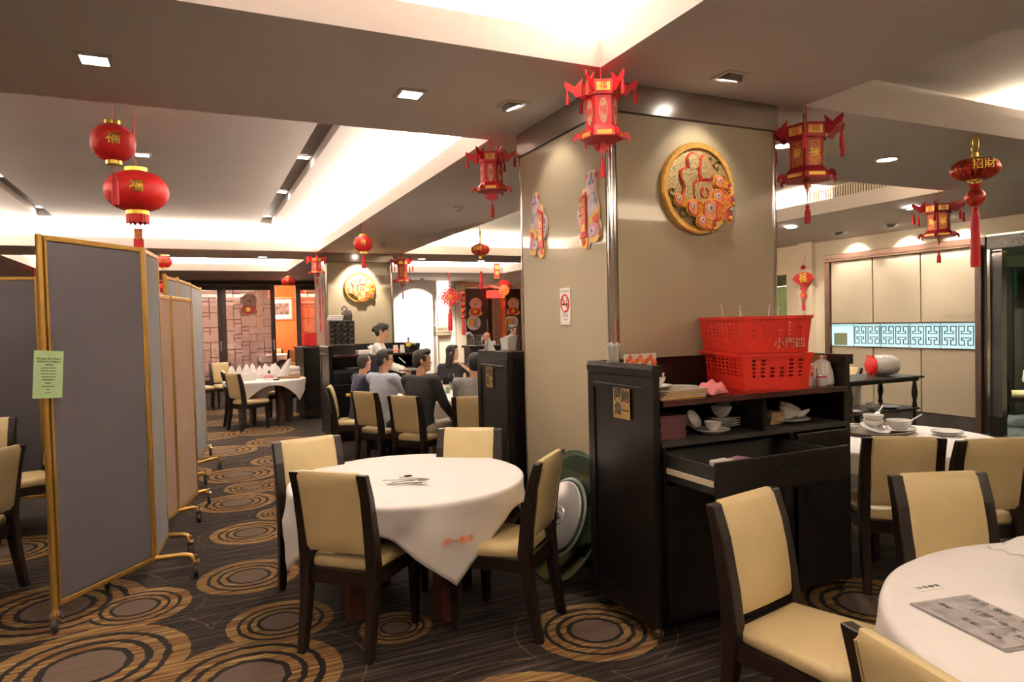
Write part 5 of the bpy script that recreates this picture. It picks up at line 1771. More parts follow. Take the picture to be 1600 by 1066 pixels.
M_GLIT = pm('gold_glitter', (.55, .42, .20), .4, .55, var=.45, scale=90, bump=.6, bscale=160)
M_GOLDRIM = pm('gold_rim', (.62, .36, .09), .35, .6, var=.2, scale=40)
M_GOLDDK = pm('dark_gold_scroll', (.22, .13, .04), .5, .4, var=.3, scale=60)  # darker gold tone of the scrolls on the medallion
M_FISHHEAD = pm('orange_fish_head', (.78, .28, .12), .4, var=.35, scale=25)
M_FISHRED = pm('red_fish_scales', (.62, .03, .015), .4, var=.3, scale=90)
M_YEL = pm('bright_yellow_edge', (.90, .55, .05), .35, var=.1)
M_VIOLET = pm('grey_violet_ink', (.20, .16, .26), .5, var=.1)
M_WHT = pm('white_ink', (.85, .80, .76), .5, var=.03)
M_REDINK = pm('red_outline', (.66, .035, .02), .4, var=.1)


def medallion(label, loc, R, group):
    t = thing('medallion', label, 'wall ornament', loc, 0, group)
    up = T((0, 0, 0), (pi / 2, 0, 0))
    MB().lathe([(R * .88, 0), (R * .88, .02)], 56, M=up).build('disc', M_GLIT, t, smooth=40)
    MB().lathe([(R * .86, .018), (R * .87, .034), (R * .97, .036), (R, .026), (R, 0)], 56, M=up, cap=False).build('rim', M_GOLDRIM, t, smooth=40)
    # cloud scrolls round the lower edge
    sc_ = 0
    for a, rr, q in ((-60, .70, 1), (-95, .74, -1), (-130, .70, 1), (-150, .74, -1), (-172, .72, 1), (20, .74, 1), (45, .74, -1), (62, .72, 1), (-35, .74, -1)):
        cx, cz = R * rr * cos(radians(a)), R * rr * sin(radians(a))
        MB().tube([(cx + R * (.03 + .012 * k) * cos(q * k * .7), -.024, cz + R * (.03 + .012 * k) * sin(q * k * .7)) for k in range(9)], R * .022, 5).build('scroll', M_GOLDDK, t, smooth=60)
    # the plump fortune character, drawn as four rounded lobes with a red outline
    lobes = [[(-.30, .62), (-.16, .74), (-.02, .62), (-.06, .44), (-.24, .40)],
             [(-.50, .26), (-.42, .38), (-.10, .40), (-.06, .26), (-.20, .04), (-.18, -.34), (-.30, -.38), (-.44, -.22), (-.40, .02)],
             [(.04, .40), (.08, .64), (.18, .72), (.28, .56), (.36, .46), (.34, .28), (.22, .22), (.06, .24)],
             [(-.14, .04), (.04, .14), (.30, .10), (.36, -.08), (.30, -.28), (.06, -.36), (-.12, -.24)]]
    for L in lobes:
        p = ccw(smooth_poly([(a * R, b * R) for a, b in L], 6))
        q = offset_poly(p, R * .035)
        MB().prism(q[::-1], -.030, -.018).build('red_outline', M_REDINK, t)
        MB().prism(p[::-1], -.036, -.018).build('character_lobe', M_GLIT, t)
    for s in (-1, 1):
        MB().tube([(R * .12 + s * R * .10 * cos(q), -.037, -R * .10 + R * .11 * sin(q)) for q in [radians(-70 + 140 * k / 8) for k in range(9)]], R * .022, 6).build('red_stroke', M_REDINK, t, smooth=60)
    MB().tube([(-.0 * R, -.03, R * .18), (R * .14, -.03, R * .22), (R * .30, -.03, R * .20)], R * .02, 6).build('red_stroke', M_REDINK, t)

    def fish(cx, cz, s, tilt, y):
        M = T((cx * R, y, cz * R), (0, tilt, 0), (s * R, 1, s * R))
        body = ccw(smooth_poly([(-.36, .20), (-.10, .27), (.16, .24), (.36, .12), (.50, .22), (.56, .0), (.50, -.22), (.34, -.12), (.10, -.25), (-.10, -.26), (-.34, -.20), (-.40, 0)], 4))
        f = MB().prism(offset_poly(body, .035)[::-1], -.008, 0, M).build('fish', M_YEL, t)
        MB().prism(body[::-1], -.013, -.007, M).build('fish_scales', M_FISHRED, f)
        hd_ = ccw(smooth_poly([(-.36, .19), (-.06, .24), (-.02, 0), (-.06, -.24), (-.33, -.19), (-.38, 0)], 5))
        MB().prism(hd_[::-1], -.018, -.012, M).build('fish_head', M_FISHHEAD, f)
        c = [(-.20 + .09 * cos(k * pi / 8), .05 + .10 * sin(k * pi / 8)) for k in range(16)]
        MB().prism(c[::-1], -.021, -.017, M).build('fish_eye', M_WHT, f)
        c = [(-.19 + .045 * cos(k * pi / 6), .05 + .055 * sin(k * pi / 6)) for k in range(12)]
        MB().prism(c[::-1], -.024, -.020, M).build('pupil', M_VIOLET, f)
        for k in range(3):
            z = -.13 + k * .11
            MB().prism([(.44, z), (.53, z), (.53, z + .07), (.44, z + .07)][::-1], -.017, -.012, M).build('tail_patch', (M_GOLDFOIL, M_VIOLET, M_GREYMETAL)[k], f)
        ln = MB()
        for k in range(4):
            ln.tube([tuple(M @ Vector((.02 + k * .09, -.0145, -.2 + .02 * k))), tuple(M @ Vector((.12 + k * .07, -.0145, .2 - .02 * k)))], R * .006, 4)
            ln.tube([tuple(M @ Vector((.12 + k * .07, -.0145, -.2 + .02 * k))), tuple(M @ Vector((.02 + k * .08, -.0145, .2 - .02 * k)))], R * .006, 4)
        stuff(ln.build('scale_line', M_YEL, f))
    for k, (cx, cz, s, a) in enumerate(((.60, .14, .50, .25), (.58, -.20, .66, .1), (-.54, -.32, .44, .35), (-.14, -.46, .62, .15), (.36, -.50, .86, .1), (.06, -.76, .54, .25))):
        fish(cx, cz, s, a, -.03 - .004 * k)
    return t


medallion('round gold fortune medallion with six orange fish, on the near pillar', (2.87, 3.398, 2.405), .285, 'gold fortune medallions')
medallion('smaller-looking gold fortune medallion in the glare on the far pillar', (2.89, 13.248, 2.34), .30, 'gold fortune medallions')

# --- mouse stickers with couplet banners on the left face of the pillar
M_FUR = pm('pale_lilac_print', (.66, .52, .56), .5, var=.2, scale=25)
M_FUR2 = pm('violet_print', (.34, .26, .44), .5, var=.2, scale=25)
M_FURB = pm('blue_grey_print', (.28, .34, .46), .5, var=.2, scale=25)
M_PINK = pm('pink_print', (.70, .32, .36), .5, var=.15, scale=30)
M_PEACH = pm('peach_border', (.85, .55, .36), .5, var=.05)
M_GYEL = pm('golden_yellow_print', (.85, .52, .12), .45, var=.25, scale=50)


def sticker(label, y, z, flip, group):
    """flat cut-out board, local x along the wall (towards the camera = +x), facing -x of the world"""
    t = thing('mouse_sticker', label, 'sticker', (2.228, y, z), -pi / 2, group)
    s = -1 if flip else 1

    def P(pts, n=5):
        return ccw(smooth_poly([(a * s, b) for a, b in pts], n))

    def lay(poly, d, mm, nm, par=None):
        return MB().prism(poly[::-1], -d, -d + .004).build(nm, mm, par or t)
    outline = [(.02, .235), (.09, .235), (.125, .20), (.12, .12), (.135, .05), (.15, -.0), (.145, -.06), (.165, -.10), (.15, -.17), (.08, -.19), (.04, -.20), (.0, -.235), (-.06, -.225), (-.07, -.15), (-.06, -.10),
               (-.10, -.07), (-.12, .0), (-.10, .05), (-.06, .08), (-.05, .14), (.0, .15)]
    lay(P(outline), .005, M_PEACH, 'board')
    # big mouse: body, head, ear, mask stripe, face
    lay(P([(.02, .10), (.10, .12), (.125, .02), (.13, -.06), (.05, -.08), (.01, .0)]), .008, M_FUR, 'body')
    lay(P([(.085, .10), (.115, .08), (.12, .03), (.09, .04)]), .010, M_FURB, 'shoulder')
    hd_ = lay(P([(.01, .17), (.04, .225), (.085, .225), (.11, .18), (.10, .12), (.06, .095), (.02, .11)]), .011, M_FUR, 'head')
    lay(P([(.05, .225), (.075, .225), (.075, .18), (.062, .15), (.05, .18)]), .014, M_FURB if not flip else M_FUR2, 'stripe', hd_)
    for ex in (.04, .088):
        lay(P([(ex - .008, .165), (ex, .178), (ex + .009, .165), (ex, .15)]), .0145, M_VIOLET, 'eye', hd_)
    lay(P([(.055, .135), (.063, .142), (.072, .135), (.063, .128)]), .0145, M_PINK, 'nose', hd_)
    for ex in (.015, .112):
        lay(P([(ex - .012, .20), (ex, .225), (ex + .012, .20), (ex, .185)]), .009, M_REDINK, 'ear', hd_)
    lay(P([(.06, -.03), (.14, .0), (.145, -.06), (.10, -.09), (.04, -.08)]), .012, M_GYEL, 'yellow_skirt')
    lay(P([(.08, -.05), (.135, -.03), (.135, -.07), (.09, -.085)]), .0145, M_REDINK, 'red_pattern')
    # small mouse behind, pig-like front mouse
    sm = lay(P([(-.11, -.0), (-.09, .045), (-.05, .05), (-.04, -.02), (-.05, -.10), (-.09, -.08)]), .009, M_FUR, 'small_mouse')
    lay(P([(-.095, .035), (-.06, .045), (-.05, .01), (-.08, .005)]), .012, M_FUR2, 'cap', sm)
    lay(P([(-.088, -.018), (-.080, -.01), (-.072, -.018), (-.08, -.026)]), .0125, M_VIOLET, 'eye', sm)
    fm = lay(P([(.03, -.10), (.09, -.08), (.145, -.11), (.14, -.16), (.07, -.18), (.025, -.15)]), .015, M_PINK, 'front_mouse')
    lay(P([(.035, -.115), (.075, -.10), (.105, -.13), (.08, -.165), (.03, -.155)]), .018, M_FUR, 'snout', fm)
    lay(P([(.06, -.125), (.072, -.118), (.082, -.13), (.07, -.14)]), .0205, M_VIOLET, 'eye', fm)
    lay(P([(.05, -.175), (.12, -.165), (.15, -.16), (.13, -.195), (.06, -.20)]), .016, M_GYEL, 'gold_ingot')
    # couplet banner
    q = [(-.055, .09), (-.0, .115), (.005, .10), (.0, -.13), (-.06, -.14), (-.06, .08)]
    bn_ = lay(ccw([(a * s, b) for a, b in q]), .018, M_REDGLOSS, 'banner')
    rod = MB().prism(ccw([(a * s, b) for a, b in ((-.068, .085), (.012, .12), (.014, .105), (-.066, .068))])[::-1], -.021, -.016).build('banner_rod', M_REDINK, bn_)
    MB().prism(ccw([(a * s, b) for a, b in ((-.07, -.145), (.006, -.135), (.008, -.155), (-.068, -.165))])[::-1], -.021, -.016).build('banner_rod', M_REDINK, bn_)
    g = MB()
    for i, c in enumerate('大吉大利' if flip else '鼠年行運'):
        g.text(c, .052, .002, T((-.029 * s, -.0195, .055 - i * .052)))
    g.build('gold_character', M_GOLDFOIL, bn_)
    ft = lay(P([(-.065, -.165), (.005, -.16), (.0, -.225), (-.055, -.22)]), .012, M_GYEL, 'ingot_box')
    lay(P([(-.045, -.18), (-.015, -.175), (-.02, -.205), (-.05, -.205)]), .015, M_REDINK, 'red_seal', ft)
    return t


sticker('New Year mouse sticker with a red banner, nearer one on the pillar\'s left face', 3.65, 2.275, False, 'mouse stickers')
sticker('New Year mouse sticker with a red banner, farther one on the pillar\'s left face', 4.29, 2.275, True, 'mouse stickers')
# no smoking sign
ns = thing('no_smoking_sign', 'white no-smoking sign with a red ring on the left face of the near pillar', 'sign', (2.228, 3.955, 1.695), -pi / 2)
MB().box(-.068, .068, -.004, 0, -.122, .122).build('sheet', M_WHT, ns)
MB().tube([(.052 * cos(k * pi / 16), -.005, .02 + .056 * sin(k * pi / 16)) for k in range(32)], .006, 5, closed=True).build('red_ring', M_REDINK, ns)
MB().box(-.054, .054, -.007, -.004, -.005, .005, T((0, 0, .02), (0, radians(45), 0))).build('red_bar', M_REDINK, ns)
MB().box(-.036, .004, -.0055, -.004, .006, .020).box(.016, .034, -.0055, -.004, .006, .020).build('cigarette', M_INK, ns)
MB().tube([(.022, -.005, .03), (.028, -.005, .042), (.02, -.005, .052), (.026, -.005, .064)], .002, 4).build('smoke', M_VIOLET, ns)
for q_, z_, b_ in ((.017, .100, 'NO SMOKING'), (.020, -.064, '请勿吸烟'), (.014, -.088, 'BY LAW')):
    MB().text(b_, q_, .0008, T((0, -.0045, z_))).build('print', pm('grey_print', (.35, .3, .3), .6, var=.05), ns)
for sx in (-1, 1):
    MB().lathe([(.004, 0), (.003, .003)], 8, M=T((sx * .055, -.004, -.108), (pi / 2, 0, 0))).build('screw', M_GREYMETAL, ns)
# hanging couplets on the left face of the far pillar
hc = thing('wall_couplet', 'red and pink New Year banner on the left face of the far pillar', 'banner', (2.226, 13.8, 1.95), -pi / 2)
MB().box(-.28, .28, -.006, 0, -.45, .45).build('sheet', M_PINK, hc)
MB().box(-.12, .10, -.010, -.006, -.42, .40).build('red_panel', M_REDGLOSS, hc)
MB().text('恭', .16, .002, T((0, -.0115, .25))).text('喜', .16, .002, T((0, -.0115, .0))).text('發', .16, .002, T((0, -.0115, -.25))).build('gold_character', M_GOLDFOIL, hc)
# ------------------------------------------------------------------ lattice glass doors, orange room, brown doors at the back
M_PANE = sheet_glass('lattice_glass', (.86, .76, .72), .16, haze=.3)
M_LATT = pm('lattice_bar', (.20, .10, .07), .35, .3, var=.2)
M_LATTG = pm('lattice_bar_gilt', (.60, .34, .15), .3, .5, var=.2)
M_DFRAME = pm('dark_door_frame', (.045, .018, .012), .35, var=.25, scale=9, stretch=(1, 1, .2))
WALL_Y = 21.3


def lattice_door(label, x0, x1, y, seed, group, gilt=0.5):
    t = thing('lattice_door', label, 'door', (x0, y, 0), 0, group)
    w = x1 - x0
    H = 2.86
    for a, b in ((0, .13), (w - .13, w)):
        MB().cbox(a, b, -.04, .04, 0, H, .008).build('stile', M_DFRAME, t)
    MB().cbox(.13, w - .13, -.04, .04, 0, .14, .008).build('bottom_rail', M_DFRAME, t)
    MB().cbox(.13, w - .13, -.04, .04, H - .14, H, .008).build('top_rail', M_DFRAME, t)
    MB().box(.13, w - .13, -.004, .004, .14, H - .14).build('glass_pane', M_PANE, t)
    # brick-bond lattice: random pinwheel of bars on a grid
    rn = random.Random(seed)
    W = w - .26
    nx = max(3, round(W / .21))
    nz = 12
    cw, ch = W / nx, (H - .28) / nz
    used = set()
    m1, m2 = MB(), MB()
    b_ = .011
    for i in range(nx):
        for j in range(nz):
            x, z = .13 + i * cw, .14 + j * ch
            tgt = m2 if (i > nx * gilt and j > 4) else m1
            hor = (i + j * 2) % 4 in (0, 1) if rn.random() > .15 else rn.random() > .5
            if hor:
                tgt.box(x, x + cw, -.018, -.005, z - b_, z + b_)
                if (i + j) % 3 == 0:
                    tgt.box(x - b_, x + b_, -.018, -.005, z, z + ch)
            else:
                tgt.box(x - b_, x + b_, -.018, -.005, z, z + ch)
                if (i + j) % 2 == 0:
                    tgt.box(x, x + cw, -.018, -.005, z + ch * .5 - b_, z + ch * .5 + b_)
    stuff(m1.build('lattice', M_LATT, t))
    if m2.v:
        stuff(m2.build('gilt_lattice', M_LATTG, t))
    MB().cbox(w - .09, w - .04, -.06, -.04, .95, 1.25, .006).build('pull_handle', M_GREYMETAL, t)
    return t


GLD = 'lattice glass doors'
lattice_door('lattice glass door farthest left, partly behind the folding screens', -1.6, -.42, WALL_Y + .02, 1, GLD, 2)
lattice_door('lattice glass door left of the one with the pink mouse decoration', -.44, .68, WALL_Y + .10, 2, GLD, 2)
lattice_door('lattice glass door with a pink mouse decoration', .64, 2.12, WALL_Y + .02, 5, GLD, .45)
lattice_door('lattice glass door right of the orange room, beside the far pillar', 2.72, 4.05, WALL_Y + .02, 9, GLD, .1)
hr = thing('lattice_lintel', 'dark wooden lintel above the lattice doors', 'door frame', (1.25, WALL_Y, 0))
MB().cbox(-2.85, 2.85, -.06, .14, 2.86, 2.98, .01).build('rail', M_DFRAME, hr)
MB().box(-2.85, 2.85, -.075, -.06, 2.85, 2.87).build('track', M_GREYMETAL, hr)
M_ROSE = pm('pale_rose_print', (.80, .50, .44), .5, var=.15, scale=25)
ms = thing('mouse_sticker', 'pink and gold mouse decoration on the lattice glass door', 'sticker', (1.37, WALL_Y - .02, 2.31), 0)
def cut(pts, d, mm, nm, par=None, n=5):
    return MB().prism(ccw(smooth_poly(pts, n))[::-1], -d, -d + .006).build(nm, mm, par or ms)
cut([(-.20, .10), (-.12, .24), (0, .30), (.14, .28), (.24, .16), (.22, .0), (.20, -.12), (.26, -.22), (.16, -.32), (-.04, -.33), (-.22, -.30), (-.22, -.14), (-.14, -.04)], .01, M_PEACH, 'board')
hh = cut([(-.14, .06), (-.08, .18), (.04, .22), (.16, .14), (.14, .0), (0, -.05), (-.10, -.02)], .018, M_ROSE, 'head')
cut([(-.16, .16), (-.10, .25), (-.04, .22), (-.08, .14)], .02, M_PINK, 'ear', hh)
cut([(.08, .24), (.18, .24), (.20, .14), (.12, .16)], .02, M_PINK, 'ear', hh)
cut([(.02, .08), (.05, .12), (.08, .08), (.05, .04)], .024, M_VIOLET, 'eye', hh)
cut([(-.16, -.10), (-.02, -.05), (.16, -.08), (.18, -.22), (.08, -.28), (-.12, -.26)], .018, M_REDINK, 'red_coat')
cut([(-.06, -.12), (.04, -.10), (.06, -.2), (-.04, -.22)], .024, M_GOLDFOIL, 'gold_coin')
# orange room behind the open door
M_ORANGE = pm('orange_wall_paint', (.78, .19, .045), .6, var=.04, scale=1.5)
struct(MB().box(2.30, 3.6, 24.2, 24.3, 0, 3.1).box(3.35, 3.45, 21.6, 24.2, 0, 3.1).build('wall_orange', M_ORANGE))
pc = thing('framed_picture', 'framed black and white photograph on the orange wall', 'picture', (2.58, 24.19, 2.22), 0)
MB().box(-.36, .36, -.02, 0, -.34, .34).build('mat_board', M_PAPER, pc)
MB().box(-.27, .27, -.024, -.02, -.18, .20).build('photo', pm('grey_photo', (.16, .14, .13), .4, var=.9, scale=7), pc)
for a, b, c, d in rects_minus(-.38, .38, -.36, .36, [(-.35, .35, -.33, .33)]):
    MB().box(a, b, -.035, 0, c, d).build('frame', M_GREYMETAL, pc)
lmp = thing('ceiling_lamp', 'red and orange glowing lampshade in the orange room', 'lamp', (2.5, 22.9, 2.72))
MB().lathe([(.42, .16), (.44, -.16), (.43, -.165), (.40, .15)], 28, cap=False).build('shade', pm('glowing_red_shade', (.7, .10, .02), .5, emit=(1, .16, .03), estr=.8), lmp, smooth=50)
MB().lathe([(.40, -.10), (.40, -.12)], 28).build('diffuser', pm('glowing_diffuser', (1, .7, .3), .5, emit=(1, .55, .2), estr=4), lmp)
MB().cyl((0, 0, .16), (0, 0, .4), .02).build('stem', M_GREYMETAL, lmp)
make_table('white-covered round table inside the orange room', GT, (2.3, 23.0, 0), 0, .6)
cloth('white cloth on the table inside the orange room', GC, (2.3, 23.0, 0), .2, .6, 1.5, seed=21)
dup(chair0, (2.75, 22.3, 0), face(-.4, .9), 'cream chair inside the orange room, seen through the open door', 'chairs in the orange room')
dup(chair0, (2.35, 23.8, 0), face(.0, -1), 'cream chair behind the table inside the orange room', 'chairs in the orange room')
# brown doors at the right
bdr = 'brown doors at the back'
for i, (a, b, l) in enumerate(((8.15, 9.0, 'brown door leaf left of the orange passage, mouse and disc stickers on it'), (9.62, 10.22, 'brown door leaf right of the orange passage, mouse and disc stickers on it'))):
    d = thing('door_leaf', l, 'door', (a, WALL_Y + .02, 0), 0, bdr)
    MB().cbox(0, b - a, -.03, .03, 0, 2.74, .008).build('panel', M_BROWN, d)
    MB().cbox(b - a - .10 if i == 0 else .03, b - a - .06 if i == 0 else .07, -.07, -.03, .9, 1.7, .008).build('pull_handle', M_GREYMETAL, d)
pas = thing('passage_frame', 'orange door frame and dark passage between the brown doors', 'door frame', (9.3, WALL_Y, 0))
MB().box(.18, .34, -.02, .12, 0, 2.55).build('orange_post', M_ORANGE, pas)
MB().box(-.3, .34, -.02, .10, 2.6, 2.78).build('head', M_BROWN, pas)
MB().box(-.3, .34, 1.2, 1.25, 0, 2.7).build('back_wall', pm('maroon_wall', (.09, .03, .022), .5, var=.1), pas)
MB().box(-.28, -.02, 1.15, 1.2, .85, 2.2).build('display_case', M_GREYMETAL, pas)
MB().box(-.24, -.06, 1.13, 1.15, 1.0, 2.1).build('case_picture', pm('brown_picture', (.14, .07, .03), .5, var=.6, scale=8), pas)
rl = thing('ceiling_lamp', 'red glowing drum lamp over the passage between the brown doors', 'lamp', (9.15, WALL_Y - .25, 2.55))
MB().lathe([(.30, .12), (.31, -.12), (.305, -.125), (.28, .11)], 24, cap=False).build('shade', pm('glowing_crimson_shade', (.6, .02, .02), .5, emit=(1, .06, .04), estr=1.0), rl, smooth=50)
MB().cyl((0, 0, .1), (0, 0, .45), .015).build('stem', M_GREYMETAL, rl)
for k, (px_, lw) in enumerate(((-.08, 5), (.10, 6))):
    MB().ell((px_, -.1, .03), .05, 10, 7).build('bulb', pm('warm_bulb', (1, .7, .4), .5, emit=(1, .6, .3), estr=7), rl)
for i, (x, y0) in enumerate(((8.50, 0), (9.90, 0))):
    ms = thing('mouse_sticker', ('pink mouse sticker on the left brown door', 'pink mouse sticker on the right brown door')[i], 'sticker', (x, WALL_Y - .015, 2.14), 0, 'stickers on the brown doors')
    cut([(-.20, .10), (-.12, .24), (0, .30), (.14, .28), (.24, .16), (.22, .0), (.20, -.12), (.26, -.22), (.16, -.32), (-.04, -.33), (-.22, -.30), (-.22, -.14), (-.14, -.04)], .01, M_PEACH, 'board')
    hh = cut([(-.14, .06), (-.08, .18), (.04, .22), (.16, .14), (.14, .0), (0, -.05), (-.10, -.02)], .018, M_ROSE, 'head')
    cut([(.08, .24), (.18, .24), (.20, .14), (.12, .16)], .02, M_PINK, 'ear', hh)
    cut([(-.04, .08), (-.01, .12), (.02, .08), (-.01, .04)], .024, M_VIOLET, 'eye', hh)
    cut([(-.16, -.10), (-.02, -.05), (.16, -.08), (.18, -.22), (.08, -.28), (-.12, -.26)], .018, M_REDINK, 'red_coat')
    cut([(-.06, -.12), (.04, -.10), (.06, -.2), (-.04, -.22)], .024, M_GOLDFOIL, 'gold_coin')
    ds = thing('round_sticker', ('white round sticker with grey tracery on the left brown door', 'white round sticker with grey tracery on the right brown door')[i], 'sticker', (x - .06, WALL_Y - .015, 1.60), 0, 'stickers on the brown doors')
    MB().lathe([(.25, 0), (.25, .01)], 32, M=T((0, 0, 0), (pi / 2, 0, 0))).build('disc', M_WHT, ds)
    MB().lathe([(.09, .011), (.14, .013)], 24, M=T((-.06, 0, 0), (pi / 2, 0, 0))).build('gold_half', M_GYEL, ds)
    tr_ = MB()
    for a in range(6):
        for q in range(3):
            tr_.tube([(.08 + .03 * cos(k * pi / 4) + .045 * (q - 1), -.012, -.14 + a * .055 + .024 * sin(k * pi / 4)) for k in range(8)], .006, 4, closed=True)
    stuff(tr_.build('tracery', pm('grey_tracery', (.3, .27, .26), .5, var=.1), ds))
# wall sign
sg = thing('room_sign', 'small cream sign with two lines of dark capitals on the cream wall', 'sign', (7.30, WALL_Y - .13, 1.365))
MB().cbox(-.32, .30, -.012, 0, -.14, .14, .004).build('plate', pm('cream_plate', (.50, .41, .29), .4, var=.04), sg)
MB().text('BEIJING', .105, .004, T((-.01, -.015, .05))).text('GUANGZHOU', .095, .004, T((-.01, -.015, -.065))).build('lettering', M_INK, sg)
for sx in (-.27, .25):
    for sz in (-.11, .11):
        MB().lathe([(.012, 0), (.010, .008)], 10, M=T((sx, -.012, sz), (pi / 2, 0, 0))).build('stud', M_GREYMETAL, sg)
MB().lathe([(.016, 0), (.014, .004)], 10, M=T((-.235, -.012, .05), (pi / 2, 0, 0))).lathe([(.016, 0), (.014, .004)], 10, M=T((.225, -.012, -.055), (pi / 2, 0, 0))).build('dot', M_INK, sg)
# lit niche strip on the cream wall
ni = thing('light_niche', 'tall bright vertical light slot on the cream back wall', 'wall light', (7.36, WALL_Y - .03, 0))
MB().box(-.22, .22, -.01, .02, 1.9, 2.98).build('diffuser', pm('lit_slot', (1, .95, .85), .5, emit=(1, .9, .75), estr=1.6), ni)
for s in (-1, 1):
    MB().box(s * .225 - .01, s * .225 + .01, -.04, .02, 1.2, 3.0).build('edge', M_WALL, ni)
MB().box(-.22, .22, -.005, .02, 1.2, 1.9).build('lower_panel', M_WALL, ni)
# ------------------------------------------------------------------ people
M_SKIN = pm('skin', (.55, .30, .19), .5, var=.06, scale=10)
M_SKINP = pm('fair_skin', (.68, .42, .30), .5, var=.05, scale=10)
M_SKINR = pm('ruddy_skin', (.50, .20, .13), .5, var=.06, scale=10)
M_HAIR = pm('black_hair', (.008, .0065, .006), .62, var=.4, scale=60, stretch=(1, 1, .15))
M_HAIRS = pm('cropped_hair', (.035, .026, .022), .7, var=.3, scale=120)
M_EYE = pm('eye_white', (.75, .72, .68), .3, var=.02)
M_IRIS = pm('dark_iris', (.015, .01, .008), .2, var=.1)
M_LIP = pm('lip', (.45, .15, .12), .45, var=.1)
M_BROW = pm('brow', (.02, .014, .012), .6, var=.2)


def fused(mb, name, mat_, parent, voxel=.012, smooth_it=2):
    """union of closed solids into one continuous surface"""
    me = bpy.data.meshes.new('tmp')
    me.from_pydata(mb.v, [], mb.f)
    me.update()
    o = bpy.data.objects.new('tmp', me)
    COL.objects.link(o)
    r = o.modifiers.new('r', 'REMESH')
    r.mode = 'VOXEL'
    r.voxel_size = voxel
    s = o.modifiers.new('s', 'SMOOTH')
    s.iterations = smooth_it
    s.factor = .5
    dg = bpy.context.evaluated_depsgraph_get()
    m2 = bpy.data.meshes.new_from_object(o.evaluated_get(dg))
    bpy.data.objects.remove(o)
    m2.name = name
    m2.materials.clear()
    m2.materials.append(mat_)
    m2.polygons.foreach_set('use_smooth', [True] * len(m2.polygons))
    q = bpy.data.objects.new(name, m2)
    COL.objects.link(q)
    q.parent = parent
    return q


def limb(mb, pts, rads):
    pts = [Vector(p) for p in pts]
    mb.tube(pts, rads, 12)
    for p, r in zip(pts, rads):
        mb.ell(p, r * .99, 12, 8)


def trunk(mb, rings, n=20):
    """rings: (x, y, z, rx, ry)"""
    mb.loft([[(x + rx * cos(2 * pi * j / n), y + ry * sin(2 * pi * j / n), z) for j in range(n)] for x, y, z, rx, ry in rings])


def ik(a, b, l1, l2, pole):
    a, b = Vector(a), Vector(b)
    d = b - a
    L = min(d.length, (l1 + l2) * .995)
    d.normalize()
    b = a + d * L
    x = (l1 * l1 - l2 * l2 + L * L) / (2 * L)
    h = sqrt(max(0, l1 * l1 - x * x))
    p = Vector(pole)
    p = (p - d * p.dot(d))
    p = p.normalized() if p.length > 1e-6 else d.orthogonal().normalized()
    return a + d * x + p * h, b


def hand(mb, w, d, palm, s=1.0, curl=.5, side=1):
    """palm plus five bent fingers; d: pointing direction, palm: direction the palm faces"""
    d = Vector(d).normalized()
    pn = Vector(palm)
    pn = (pn - d * pn.dot(d)).normalized()
    u = d.cross(pn)
    w = Vector(w)
    M = Matrix((u, d, -pn)).transposed().to_4x4()
    M = Matrix.Translation(w) @ M
    mb.ell((0, .045 * s, 0), (.040 * s, .052 * s, .017 * s), 12, 8, M)
    for k, (x, L) in enumerate(((-.030, .068), (-.010, .080), (.011, .074), (.030, .058))):
        p = [Vector((x * s, .078 * s, 0))]
        a = 0
        for seg in (.45, .32, .26):
            a += curl * .9
            p.append(p[-1] + Vector((0, cos(a), -sin(a))) * L * seg * s)
        mb.tube([tuple(M @ q) for q in p], [.0105 * s, .0100 * s, .0092 * s, .008 * s], 8)
        mb.ell(tuple(M @ p[-1]), .008 * s, 8, 6)
    p = [Vector((-.030 * side * s, .02 * s, -.002)), Vector((-.052 * side * s, .045 * s, -.014 * s)), Vector((-.050 * side * s, .075 * s, -.026 * s))]
    mb.tube([tuple(M @ q) for q in p], [.013 * s, .011 * s, .009 * s], 8)
    mb.ell(tuple(M @ p[-1]), .009 * s, 8, 6)


